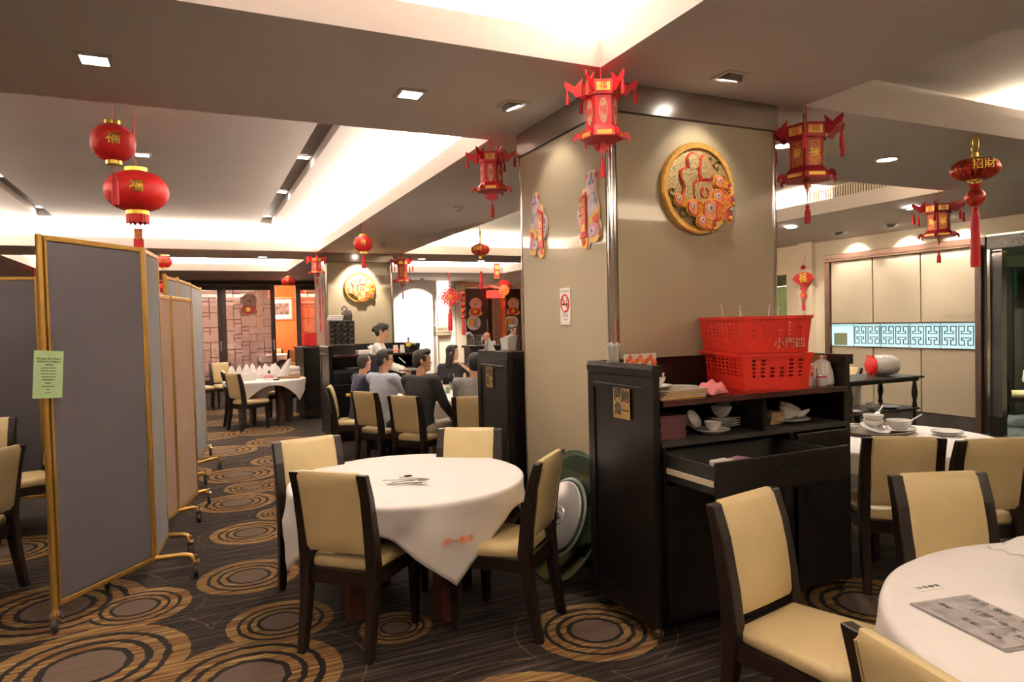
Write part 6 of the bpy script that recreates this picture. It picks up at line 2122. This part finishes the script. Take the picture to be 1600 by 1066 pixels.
def person(label, loc, yaw, sit=True, scale=1.0, lean=0.05, head_yaw=0.0, head_pitch=0.0, skin=M_SKIN, top=None, top_mat=None, bottom_mat=None, hair='short',
           rhand=None, lhand=None, rpole=(.5, -.6, -.6), lpole=(-.5, -.6, -.6), sleeves='long', collar=None, glasses=False, hip=.53, vest=None, female=False, shoe=None, hdir=None, legs=True, group='people in the room'):
    t = thing('person', label, 'person', loc, yaw, group)
    t.scale = (scale,) * 3
    sw = .165 if female else .19             # half shoulder width (joint)
    hw = .165 if female else .16
    hz = hip if sit else .90
    ln = lambda z: lean * (z - hz) * 2
    # joints
    ch = hz + (.36 if sit else .36)
    shz = hz + .52
    nb = Vector((0, ln(shz) - .005, shz + .03))
    nt_ = nb + Vector((0, .02 + lean * .15, .10))
    hc_ = nt_ + Vector((0, .018, .085))
    B, SH, TR_ = MB(), MB(), MB()
    rings = [(0, ln(hz) - .01, hz - .09, hw * .85, .11), (0, ln(hz), hz, hw, .12), (0, ln(hz + .14), hz + .14, hw * .86, .105), (0, ln(hz + .28), hz + .28, .145 if female else .165, .115),
             (0, ln(hz + .40), hz + .40, .165 if female else .19, .115), (0, ln(hz + .50) - .005, hz + .50, .165 if female else .19, .085), (0, ln(hz + .55) - .01, hz + .555, .085, .06)]
    trunk(B, rings)
    g = .014
    trunk(SH, [(x, y, z, rx + g, ry + g) for x, y, z, rx, ry in rings[:-1]] + [(0, rings[-1][1], hz + .562, .095, .07)])
    if female:
        for s in (-1, 1):
            SH.ell((s * .07, ln(hz + .36) + .10, hz + .36), (.07, .055, .07))
    limb(B, [nb - Vector((0, 0, .04)), nt_ + Vector((0, .005, .02))], [.058 if not female else .047, .052 if not female else .043])
    # arms
    ends = []
    for s, tgt, pole in ((1, rhand, rpole), (-1, lhand, lpole)):
        sh = Vector((s * sw, ln(shz) - .01, shz - .005))
        if tgt is None:
            tgt = (s * .17, .33, hz + .08) if sit else (s * .24, .05, hz - .02)
        el, wr = ik(sh, tgt, .29, .25, pole)
        k = .88 if female else 1.0
        limb(B, [sh, el, wr], [.050 * k, .042 * k, .029 * k])
        B.tube([sh, sh.lerp(el, .4), el], [.052 * k, .053 * k, .042 * k], 12)
        fd = (wr - el).normalized()
        pd = Vector((-s * .5, .2, -1)) if hdir is None else Vector(hdir)
        hand(B, wr, fd, pd, .95 if not female else .86, .55, side=-s)
        if sleeves == 'long':
            cut_ = el.lerp(wr, .86)
            limb(SH, [sh, el, cut_], [.068 * k, .056 * k, .044 * k])
        elif sleeves == 'short':
            cut_ = sh.lerp(el, .72)
            SH.tube([sh, cut_], [.070 * k, .064 * k], 12)
            SH.ell(sh, .069 * k)
        else:
            SH.ell(sh, .066 * k)
        limb(SH, [Vector((0, ln(shz) - .01, shz - .02)), sh], [.08, .066 * k])
    # legs
    for s in (-1, 1):
        h = Vector((s * .09, ln(hz) + .0, hz - .02))
        if sit:
            kn = Vector((s * .13, .43, hz + .0))
            an = Vector((s * .13, .40, .10))
        else:
            kn = Vector((s * .10, .03, .48))
            an = Vector((s * .10, -.02, .09))
        limb(B, [h, kn, kn.lerp(an, .3), an], [.085, .055, .058, .038])
        B.ell((an.x, an.y + .07, .04), (.042, .125, .04))
        limb(TR_, [h, kn, an + Vector((0, 0, .02))], [.100, .070, .056])
    trunk(TR_, [(x, y, z, rx + .012, ry + .012) for x, y, z, rx, ry in rings[:3]])
    # head, built looking along +Y and then turned
    H = MB()
    hs = .96 if not female else .90
    R = Matrix.Translation(hc_) @ Euler((head_pitch, 0, head_yaw)).to_matrix().to_4x4() @ Matrix.Diagonal((hs, hs, hs, 1))
    prof = [(-.125, .030, .028, .060), (-.112, .050, .052, .040), (-.085, .062, .070, .022), (-.05, .068, .082, .012), (-.01, .073, .090, .006), (.03, .078, .096, .0), (.065, .076, .094, -.004), (.092, .064, .080, -.008),
            (.108, .044, .056, -.010), (.115, .015, .02, -.01)]
    H.loft([[(rx * cos(2 * pi * j / 24), oy + ry * sin(2 * pi * j / 24), z) for j in range(24)] for z, rx, ry, oy in prof], M=R)
    H.loft([[(-.010, .085, .018), (.010, .085, .018), (.008, .08, .022), (-.008, .08, .022)], [(-.017, .10, -.03), (.017, .10, -.03), (.016, .085, -.04), (-.016, .085, -.04)]], M=R)
    H.ell((0, .108, -.028), (.014, .014, .011), M=R)
    H.ell((0, .090, -.066), (.028, .012, .014), M=R)
    H.ell((0, .082, -.108), (.024, .018, .018), M=R)
    for s in (-1, 1):
        H.ell((s * .080, -.008, -.012), (.010, .020, .032), M=R)
        H.ell((s * .034, .086, .022), (.022, .012, .007), M=R)
    B.v_off = len(B.v)
    n0 = len(B.v)
    B.v += H.v
    B.f += [tuple(i + n0 for i in f) for f in H.f]
    body = fused(B, 'body', skin, t, .0095, 2)
    if top_mat:
        sh_o = fused(SH, 'shirt', top_mat, t, .013, 3)
        if collar:
            c = MB()
            c.loft([[(.074 * cos(2 * pi * j / 20), nb.y + .006 + .066 * sin(2 * pi * j / 20), nb.z - .035 + .018 * (sin(2 * pi * j / 20) < 0)) for j in range(20)],
                    [(.066 * cos(2 * pi * j / 20), nb.y + .010 + .062 * sin(2 * pi * j / 20), nb.z + .012 + .012 * (sin(2 * pi * j / 20) < 0)) for j in range(20)]], cap=False)
            c.build('collar', collar, sh_o, smooth=60, solid=.006)
    if vest:
        V = MB()
        trunk(V, [(x, y, z, rx + .026, ry + .026) for x, y, z, rx, ry in rings[1:5]] + [(0, rings[5][1], hz + .50, .12, .09), (0, rings[6][1], hz + .545, .10, .075)])
        fused(V, 'waistcoat', vest, t, .014, 2)
    if legs:
        fused(TR_, 'trousers', bottom_mat or M_BLACK, t, .014, 2)
        for s in (-1, 1):
            ax, ay = (s * .13, .40) if sit else (s * .10, -.02)
            MB().loft([[(ax + rx * cos(2 * pi * j / 16), ay + .06 + ry * sin(2 * pi * j / 16), z) for j in range(16)] for z, rx, ry in ((0, .046, .135), (.03, .05, .138), (.06, .046, .11), (.10, .042, .055))]).build('shoe', M_BLACK, t, smooth=60)
    # face
    for s in (-1, 1):
        e = MB().ell((s * .033, .083, .006), (.015, .009, .0075), 12, 8, M=R).build('eye', M_EYE, t, smooth=180)
        MB().ell((s * .033, .0895, .006), (.0065, .004, .0065), 10, 6, M=R).build('iris', M_IRIS, e, smooth=180)
        MB().tube([tuple(R @ Vector(p)) for p in ((s * .014, .094, .028), (s * .034, .094, .034), (s * .054, .080, .028))], [.003, .0045, .0025], 6).build('eyebrow', M_BROW, t, smooth=180)
    MB().tube([tuple(R @ Vector(p)) for p in ((-.022, .092, -.066), (-.008, .103, -.063), (.008, .103, -.063), (.022, .092, -.066))], [.003, .006, .006, .003], 6).build('lips', M_LIP, t, smooth=180)
    # hair
    hm = M_HAIR
    Hh = MB()
    if hair == 'crop':
        hm = M_HAIRS
        Hh.ell((0, -.018, .036), (.084, .098, .092), 20, 12, M=R)
        Hh.ell((0, -.05, -.02), (.070, .058, .07), 16, 10, M=R)
    else:
        Hh.ell((0, -.016, .040), (.083, .100, .090), 20, 12, M=R)
        Hh.ell((0, -.046, -.012), (.078, .068, .085), 16, 10, M=R)
        Hh.ell((.015, .045, .095), (.062, .055, .034), 14, 8, M=R)
        for s in (-1, 1):
            Hh.ell((s * .072, .018, .02), (.016, .024, .04), 10, 8, M=R)
    if hair == 'quiff':
        Hh.ell((0, .05, .112), (.055, .05, .028), 14, 8, M=R)
    if hair == 'long':
        for k in range(4):
            Hh.ell((0, -.05 - .006 * k, -.06 - .055 * k), (.092 + .004 * k, .062, .06), 16, 10, M=R)
        for s in (-1, 1):
            Hh.tube([tuple(R @ Vector(p)) for p in ((s * .06, .035, .085), (s * .085, .03, .0), (s * .092, .0, -.10), (s * .085, -.01, -.22))], [.025, .026, .03, .018], 10)
    if hair == 'bun':
        Hh.ell((0, -.118, .02), (.045, .042, .045), 16, 10, M=R)
        Hh.ell((-.01, -.14, -.012), (.03, .028, .03), 12, 8, M=R)
        for s in (-1, 1):
            Hh.ell((s * .055, .062, .062), (.03, .03, .03), 10, 8, M=R)
    fused(Hh, 'hair', hm, t, .0095, 1)
    if glasses:
        gl = MB()
        for s in (-1, 1):
            gl.tube([tuple(R @ Vector((s * .035 + .024 * cos(k * pi / 8), .104, .004 + .017 * sin(k * pi / 8)))) for k in range(16)], .0022, 5, closed=True)
            gl.tube([tuple(R @ Vector(p)) for p in ((s * .059, .102, .008), (s * .078, .06, .010), (s * .084, -.005, .004))], .0024, 5)
        gl.tube([tuple(R @ Vector(p)) for p in ((-.011, .105, .006), (.011, .105, .006))], .0022, 5)
        gl.build('glasses', M_BROW, t, smooth=180)
    return t


def yw(fx, fy):
    return face(fx, fy)


M_BLUE = pm('pale_blue_shirt', (.50, .56, .68), .8, var=.05, scale=9, bump=.1, bscale=40)
M_BLKSH = pm('black_shirt', (.012, .013, .018), .75, var=.3, scale=8, bump=.15, bscale=30)
M_NAVY = pm('navy_cloth', (.016, .02, .045), .75, var=.2, scale=8)
M_GREYSH = pm('grey_striped_shirt', (.27, .265, .27), .8, var=.12, scale=40, stretch=(.3, .3, 3))
M_KHAKI = pm('khaki_trousers', (.42, .36, .29), .8, var=.08)
M_DKTR = pm('dark_trousers', (.02, .02, .024), .8, var=.2)
M_PINKSH = pm('pale_pink_shirt', (.74, .52, .50), .8, var=.05)
M_WSH = pm('white_shirt', (.82, .80, .78), .8, var=.02, bump=.1, bscale=30)

person('man in a pale blue shirt and glasses, seated, seen from behind at left', (1.90, 7.62, 0), yw(.86, .5), lean=.0, head_yaw=radians(-38), head_pitch=-.12, skin=M_SKIN, top_mat=M_BLUE, bottom_mat=M_DKTR, hair='quiff',
       scale=.955, glasses=True, sleeves='short', collar=M_BLUE, rhand=(.16, .40, .70), lhand=(-.14, .42, .72))
person('man in a black shirt and khaki trousers, seated, face in profile to the right', (2.12, 6.94, 0), yw(.80, .60), lean=.02, head_yaw=radians(-52), head_pitch=-.04, skin=M_SKIN, top_mat=M_BLKSH, bottom_mat=M_KHAKI, hair='quiff',
       sleeves='long', rhand=(.22, .30, .62), lhand=(-.16, .40, .74), scale=.96)
person('boy with cropped hair in a dark blue top, seated behind the man in pale blue', (1.78, 8.42, 0), yw(.80, .15), lean=.06, head_yaw=radians(20), skin=M_SKIN, top_mat=M_NAVY, bottom_mat=M_DKTR, hair='crop', sleeves='short', scale=.90)
bp_ = bpy.data.objects['person.002']
MB().box(-.215, -.15, -.09, .0, .80, .835).build('sleeve_stripe', pm('yellow_stripe', (.75, .55, .05), .6, var=.1), bp_)
person('woman with long black hair in a black top, seated, hand at her mouth', (3.27, 9.17, 0), yw(-.05, -1), lean=.05, head_yaw=radians(62), skin=M_SKINP, top_mat=M_BLKSH, bottom_mat=M_DKTR, hair='long', female=True,
       lhand=(-.12, .19, 1.07), lpole=(-.9, .3, -.8), rhand=(.10, .34, .78), sleeves='short', scale=.94)
person('person with short black hair in a grey shirt, seated, seen from behind', (2.60, 6.58, 0), yw(.45, .89), lean=.03, head_yaw=radians(12), skin=M_SKIN, top_mat=M_GREYSH, bottom_mat=M_DKTR, hair='short', sleeves='short', scale=.93)
person('waitress with a black bun, white shirt and navy waistcoat, standing, reaching over the table', (2.05, 8.78, 0), yw(.90, -.40), sit=False, lean=.10, head_yaw=0, head_pitch=-.22, skin=M_SKIN, top_mat=M_WSH, bottom_mat=M_DKTR,
       hair='bun', female=True, sleeves='long', vest=M_NAVY, collar=M_WSH, rhand=(.10, .46, 1.07), rpole=(.6, -.5, -.8), lhand=(-.10, .44, 1.09), lpole=(-.6, -.5, -.8), scale=.93)
person('man in a pale pink shirt seated far back in front of the brown doors', (5.85, 14.0, 0), yw(-.30, -.95), lean=.02, skin=M_SKINR, top_mat=M_PINKSH, bottom_mat=M_DKTR, hair='crop', sleeves='short', collar=M_PINKSH)
person('woman in a black suit standing far back, half hidden by the near pillar', (5.50, 12.1, 0), yw(.85, -.5), sit=False, lean=.06, head_pitch=-.25, skin=M_SKIN, top_mat=M_DKTR, bottom_mat=M_DKTR, hair='short', female=True, collar=M_WSH, scale=.88)
dup(chair0, (5.76, 14.3, 0), face(-.30, -.95), 'cream chair of the man in pink far back', 'chairs of the seated diners')
# ------------------------------------------------------------------ things on the diners' table
DZ = .7445
M_CLEAR = sheet_glass('drinking_glass', (.93, .95, .94), .08)


def tumbler(label, x, y, drink=None, straw=True, group='drinks on the diners\' table', h=.13):
    t = thing('drinking_glass', label, 'glass', (x, y, DZ), 0, group)
    MB().lathe([(.028, .003), (.036, h), (.0345, h), (.027, .006)], 18, cap=False).build('glass_wall', M_CLEAR, t, smooth=60)
    MB().lathe([(.028, 0), (.028, .006)], 18).build('base', M_CLEAR, t)
    if drink:
        MB().lathe([(.0262, .008), (.032, h * .7)], 18).build('drink', pm('drink_%s' % drink, {'green': (.38, .50, .06), 'tea': (.42, .20, .04), 'clear': (.6, .62, .55)}[drink], .2, var=.2), t, smooth=60)
    if straw:
        MB().tube([(.01, 0, .02), (-.012, 0, h + .03), (-.03, .01, h + .06)], .0035, 6).build('straw', M_PAPER, t, smooth=60)
    return t


tumbler('tall glass with a white straw at the left of the diners\' table', 2.72, 8.05, 'clear')
tumbler('glass of green drink in the middle of the diners\' table', 2.75, 7.85, 'green', False, h=.11)
tumbler('glass of amber tea with a straw before the woman in black', 3.10, 8.55, 'tea')
tumbler('low glass of green drink beside the amber tea', 2.95, 8.25, 'green', False, h=.10)
GD = 'crockery on the diners\' table'
plate(.09, 'white saucer near the front edge of the diners\' table', (2.50, 7.45, DZ), GD)
bowl(.05, .05, 'white bowl on the saucer at the front edge of the diners\' table', (2.50, 7.45, DZ + .01), GD)
plate(.12, 'white plate on the diners\' table in front of the person in grey', (2.78, 7.42, DZ), GD)
plate(.13, 'white plate at the far side of the diners\' table', (3.28, 8.55, DZ), GD)
bowl(.06, .06, 'white bowl in the middle of the diners\' table', (3.05, 8.0, DZ), GD)
bowl(.05, .05, 'white cup beside the glass of tea on the diners\' table', (3.25, 8.35, DZ), GD, name='cup', cat='cup')
sv = thing('sauce_bottle', 'small white bottle on the diners\' table before the person in grey', 'bottle', (3.40, 8.2, DZ))
MB().lathe([(.03, 0), (.032, .01), (.03, .06), (.013, .085), (.012, .11)], 16).build('body', M_CHINA, sv, smooth=50)
MB().lathe([(.014, .108), (.014, .125), (.006, .13)], 12).build('cap', M_CHINA, sv)
fn = thing('printed_napkin', 'standing white napkin with red and blue print on the diners\' table', 'napkin', (2.42, 7.78, DZ), .6)
MB().loft([[(-.08, -.03, 0), (.08, -.03, 0), (.08, .03, 0), (-.08, .03, 0)], [(-.05, -.008, .20), (.03, -.008, .22), (.03, .008, .22), (-.05, .008, .20)]]).build('fold', M_PAPER, fn)
MB().text('福', .06, .002, T((-.01, -.024, .10), (radians(-7), 0, 0))).build('red_print', M_RED, fn)
tc = thing('pencil', 'white pencil or chopsticks held out by the waitress', 'pencil', (2.44, 8.60, 1.10))
MB().tube([(0, 0, 0), (-.07, .05, .075)], .006, 6).build('shaft', M_PAPER, tc)
pd_ = thing('tray', 'grey tray held by the waitress at waist height', 'tray', (2.44, 8.62, 1.0), 0)
MB().lathe([(.14, 0), (.17, .004), (.18, .022), (.17, .024), (.14, .008)], 28).build('body', pm('grey_tray', (.16, .14, .13), .4, var=.1), pd_, smooth=50)

# ------------------------------------------------------------------ things on the far sideboard
SB2 = 1.33
rk = thing('pigeonhole_rack', 'dark rack of twenty cups in pigeonholes on the far sideboard', 'rack', (1.82, 9.72, SB2 + .0015), radians(2))
w2, d2, h2 = .175, .14, .345
MB().box(-w2, w2, d2 - .012, d2, 0, h2).build('back', M_BLACK, rk)
for s in (-1, 1):
    MB().box(s * w2 - .006, s * w2 + .006, -d2, d2, 0, h2).build('side_panel', pm('red_brown_panel', (.14, .045, .03), .5, var=.2), rk)
for k in range(6):
    MB().box(-w2, w2, -d2, d2 - .012, k * (h2 - .01) / 5, k * (h2 - .01) / 5 + .008).build('shelf', M_GREYMETAL if k in (0, 5) else M_BLACK, rk)
for r in range(5):
    for c in range(4):
        x = -w2 + .044 + c * .0875
        z = .045 + r * (h2 - .01) / 5
        MB().lathe([(.020, -.11), (.032, -.09), (.036, .0), (.034, 0), (.03, -.085)], 14, M=T((x, -d2 + .01, z), (pi / 2, 0, 0)), cap=True).build('cup', pm('grey_cup', (.30, .27, .25), .3, var=.15), rk, smooth=50)
tw = []
for i in range(3):
    o = MB().loft([[(-.10 + k, -.07 + k, z), (.10 - k, -.07 + k, z), (.10 - k, .07 - k, z), (-.10 + k, .07 - k, z)] for z, k in ((0, .006), (.008, 0), (.018, 0), (.024, .008))]).build('folded_towel', M_CLOTH, None, smooth=30)
    o.location = (1.755 + .006 * i, 9.70, SB2 + .3475 + .0245 * i)
    tag(o, ('lowest folded white towel on the pigeonhole rack', 'middle folded white towel on the pigeonhole rack', 'topmost folded white towel on the pigeonhole rack')[i], 'towel', 'towels on the rack')
bg = thing('handbag', 'dark brown bag standing on top of the pigeonhole rack', 'bag', (1.93, 9.74, SB2 + .3475), .1)
MB().loft([[(-.065, -.05, 0), (.065, -.05, 0), (.065, .05, 0), (-.065, .05, 0)], [(-.068, -.055, .08), (.068, -.055, .08), (.068, .055, .08), (-.068, .055, .08)], [(-.06, -.02, .15), (.06, -.02, .14), (.06, .02, .14), (-.06, .02, .15)]]).build(
    'body', pm('brown_leather', (.045, .028, .024), .5, var=.2), bg, bevel=.008)
MB().tube([(-.04 + .04 * cos(pi - k * pi / 8) + .01, 0, .14 + .055 * sin(k * pi / 8)) for k in range(9)], .008, 6).build('handle', M_BLACK, bg, smooth=60)
CZ2 = 1.1965
mt = MB().cbox(-.13, .13, -.1, .1, 0, .055, .006).build('white_box', M_PAPER, None, loc=(2.16, 9.62, CZ2 + .0))
tag(mt, 'flat white box on the counter of the far sideboard, left of the waitress', 'box')
tp2 = thing('teapot', 'small white teapot on the white box behind the waitress', 'teapot', (2.24, 9.62, CZ2 + .056), .4)
MB().lathe([(.03, 0), (.045, .02), (.045, .045), (.025, .062), (.008, .066), (.008, .075), (.001, .077)], 18).build('body', M_CHINA, tp2, smooth=60)
MB().tube([(.04, 0, .05), (.07, 0, .045), (.06, 0, .02), (.04, 0, .015)], .006, 6).build('handle', M_CHINA, tp2, smooth=60)
MB().tube([(-.04, 0, .025), (-.065, 0, .05)], [.009, .006], 6).build('spout', M_CHINA, tp2, smooth=60)
for i, x in enumerate((2.60, 2.70)):
    o = MB().lathe([(.042, 0), (.04, .002), (.032, .105), (.028, .11), (.001, .11)], 18).build('drinking_glass', pm('frosted_glass', (.55, .54, .52), .15, var=.1, coat=.5), None, smooth=50, loc=(x, 9.65, CZ2))
    tag(o, ('upturned glass on the far sideboard, nearer the waitress', 'upturned glass on the far sideboard, beside the yellow-labelled bottle')[i], 'glass', 'upturned glasses')
oc = MB().grid([[(u * .20, v * .14, .012 + .014 * sin(u * 8 + 1) * cos(v * 7) + .012 * (1 - 4 * u * u)) for v in [j / 10 - .5 for j in range(11)]] for u in [i / 12 - .5 for i in range(13)]]).build(
    'cleaning_cloth', pm('orange_cloth', (.80, .20, .06), .85, var=.1), None, smooth=180, solid=.01, loc=(2.52, 9.52, CZ2 + .018))
tag(oc, 'orange cleaning cloth on the far sideboard counter beside the waitress', 'cloth')
ob = thing('sauce_bottle', 'clear bottle with a yellow label and black cap on the far sideboard', 'bottle', (2.785, 9.62, CZ2))
MB().lathe([(.032, 0), (.034, .01), (.034, .13), (.014, .165), (.013, .19)], 18).build('body', sheet_glass('bottle_glass', (.55, .52, .44), .15), ob, smooth=50)
MB().lathe([(.0345, .085), (.0345, .135)], 18, cap=False).build('label', pm('yellow_label', (.78, .62, .05), .5, var=.1), ob, smooth=60)
MB().lathe([(.015, .185), (.015, .21)], 12).build('cap', M_BLACK, ob)
plate(.12, 'white plate in the shelf of the far sideboard at left', (1.95, 9.6, .9905), 'plates in the far sideboard')

# ------------------------------------------------------------------ drinks station at the back
ds_ = thing('service_stand', 'dark service stand with an ice bucket near the brown doors', 'stand', (5.0, 12.2, 0), radians(-3))
MB().cbox(-.30, .30, -.22, .22, .08, 1.12, .006).build('body', M_BLACK, ds_)
MB().cbox(-.34, .34, -.25, .25, 1.12, 1.165, .006).build('top', M_WOOD, ds_)
MB().box(-.27, -.01, -.235, -.22, .15, 1.0).box(.01, .27, -.235, -.22, .15, 1.0).build('door_panel', M_WOOD, ds_)
MB().box(.02, .2, -.224 - .014, -.222 - .012, .9, 1.05).build('brass_plate', M_PLAQUE, ds_)
for sx in (-.25, .25):
    for sy in (-.17, .17):
        caster(ds_, sx, sy)
ib = thing('ice_bucket', 'steel ice bucket on the dark stand near the brown doors', 'bucket', (4.90, 12.15, 1.1655))
MB().lathe([(.07, 0), (.08, .01), (.10, .19), (.105, .2), (.098, .2), (.075, .02), (.001, .015)], 22).build('body', M_CHROME, ib, smooth=50)
for s in (-1, 1):
    MB().tube([(s * .098, -.02, .15), (s * .125, -.02, .14), (s * .125, .02, .14), (s * .098, .02, .15)], .006, 6).build('handle', M_CHROME, ib)
for i in range(2):
    o = MB().cbox(-.09, .09, -.06, .06, 0, .035, .01).build('folded_towel', M_CLOTH, None, loc=(5.13, 12.1, 1.166 + i * .0355))
    tag(o, ('lower folded white towel beside the ice bucket', 'upper folded white towel beside the ice bucket')[i], 'towel', 'towels by the ice bucket')
vs = thing('flower_vase', 'clear glass vase with pale lilac flowers left of the ice bucket', 'vase', (4.70, 12.1, 1.1655))
MB().lathe([(.05, 0), (.055, .02), (.05, .12), (.06, .2), (.057, .2), (.047, .12), (.05, .02)], 18, cap=False).build('vase', M_CLEAR, vs, smooth=60)
for k in range(7):
    a = k * .9
    MB().ell((.05 * cos(a), .05 * sin(a), .20 + .02 * (k % 3)), (.03, .03, .025), 10, 6).build('flower', pm('lilac_petal', (.55, .45, .55), .7, var=.3, scale=40), vs, smooth=60)

# ------------------------------------------------------------------ napkin table in the distance
GN = 'folded napkins on the far table'
NTH = ['leftmost', 'second from left', 'third from left', 'fourth from left', 'fifth from left', 'sixth from left', 'seventh from left', 'rightmost']
NZ = .7445
rn = random.Random(5)
spots = []
for i in range(8):
    spots.append((.50 + i * .105, 12.22 + .02 * (i % 2)))
for i in range(6):
    spots.append((.60 + i * .12, 12.36))
for i, (x, y) in enumerate(spots):
    h = rn.uniform(.20, .26)
    m = MB()
    n = 20
    m.loft([[(r * (1 + (.16 if j % 2 else -.06)) * cos(2 * pi * j / n), r * .7 * (1 + (.16 if j % 2 else -.06)) * sin(2 * pi * j / n), z) for j in range(n)] for z, r in ((0, .055), (h * .35, .062), (h * .8, .036), (h, .012))])
    o = m.build('folded_napkin', M_CLOTH, None, loc=(x, y, NZ))
    o.rotation_euler = (rn.uniform(-.1, .1), rn.uniform(-.1, .1), rn.uniform(0, 3))
    row = 'front' if i < 8 else 'back'
    k = i if i < 8 else i - 8
    tag(o, f'peaked white napkin on the far table, {row} row, {NTH[k]}', 'napkin', GN)
bx = thing('towel_box', 'low white china box in front of the peaked napkins', 'box', (.72, 11.95, NZ))
MB().cbox(-.12, .12, -.08, .08, 0, .10, .008).build('body', M_CHINA, bx)
MB().cbox(-.125, .125, -.085, .085, .10, .115, .006).build('lid', M_CHINA, bx)
tt = thing('tissue_box', 'white tissue box with red letters on the far napkin table', 'box', (1.05, 11.85, NZ), -.3)
MB().loft([[(-.08, -.05, 0), (.08, -.05, 0), (.08, .05, 0), (-.08, .05, 0)], [(-.06, -.03, .10), (.06, -.03, .10), (.06, .03, .10), (-.06, .03, .10)]]).build('carton', M_PAPER, tt)
MB().text('福福福', .05, .002, T((0, -.043, .05), (radians(-11), 0, 0))).build('red_print', M_RED, tt)
MB().loft([[(-.02, -.01, .10), (.02, -.01, .10), (.02, .01, .10), (-.02, .01, .10)], [(-.01, -.005, .15), (.015, -.005, .16), (.015, .005, .16), (-.01, .005, .15)]]).build('tissue', M_DKTR, tt)
bt = thing('basket', 'wicker tray with a draped napkin and towels at the right of the far table', 'basket', (1.38, 11.95, NZ))
MB().lathe([(.16, 0), (.18, .005), (.20, .035), (.19, .037), (.17, .012), (.001, .01)], 28, sy=.7).build('tray_body', pm('wicker', (.36, .20, .09), .7, var=.4, scale=60), bt, smooth=50)
o = MB().loft([[(-.16, -.03, .0), (-.06, -.07, .0), (.04, -.03, .0), (-.06, .04, 0)], [(-.08, -.02, .13), (.0, -.05, .15), (.05, -.02, .15), (-.02, .03, .13)], [(.03, -.01, .28), (.07, -.03, .30), (.10, .0, .29), (.06, .02, .27)]]).build('draped_napkin', M_CLOTH, None, smooth=60, loc=(1.33, 11.93, NZ + .04))
tag(o, 'white napkin drawn up to a peak leaning in the wicker tray', 'napkin')
for i in range(2):
    o = MB().cbox(-.085, .085, -.06, .06, 0, .075, .02).build('rolled_towel', M_CLOTH, None, loc=(1.47, 12.0, NZ + .04 + i * .077))
    o.rotation_euler.z = .2
    tag(o, ('lower bundled white towel in the wicker tray', 'upper bundled white towel in the wicker tray')[i], 'towel', 'towels in the wicker tray')
sp = thing('dark_spoon_rest', 'dark spoon rest lying at the front of the far napkin table', 'spoon rest', (1.14, 11.66, NZ), .3)
MB().lathe([(.03, 0), (.05, .006), (.055, .02), (.05, .02), (.03, .01), (.001, .008)], 16).build('dish', M_BLACK, sp, smooth=50)
MB().tube([(-.02, 0, .02), (-.14, .02, .012)], [.012, .007], 6).build('spoon', M_CHINA, sp, smooth=50)
# striped bag on the chair at the left edge
sbg = thing('striped_bag', 'black and white striped bag on the chair at the left edge', 'bag', (-1.66, 6.62, .485), .3)
MB().loft([[(-.15, -.09, 0), (.15, -.09, 0), (.15, .09, 0), (-.15, .09, 0)], [(-.17, -.11, .12), (.17, -.11, .12), (.17, .11, .12), (-.17, .11, .12)], [(-.12, -.04, .26), (.12, -.04, .25), (.12, .04, .25), (-.12, .04, .26)]]).build('body', M_BLACK, sbg, bevel=.02)
for k in range(6):
    x = -.13 + k * .052
    MB().tube([(x, -.094, .01), (x * 1.12, -.115, .12), (x * .8, -.046, .25)], .006, 5).build('stripe', M_PAPER, sbg)
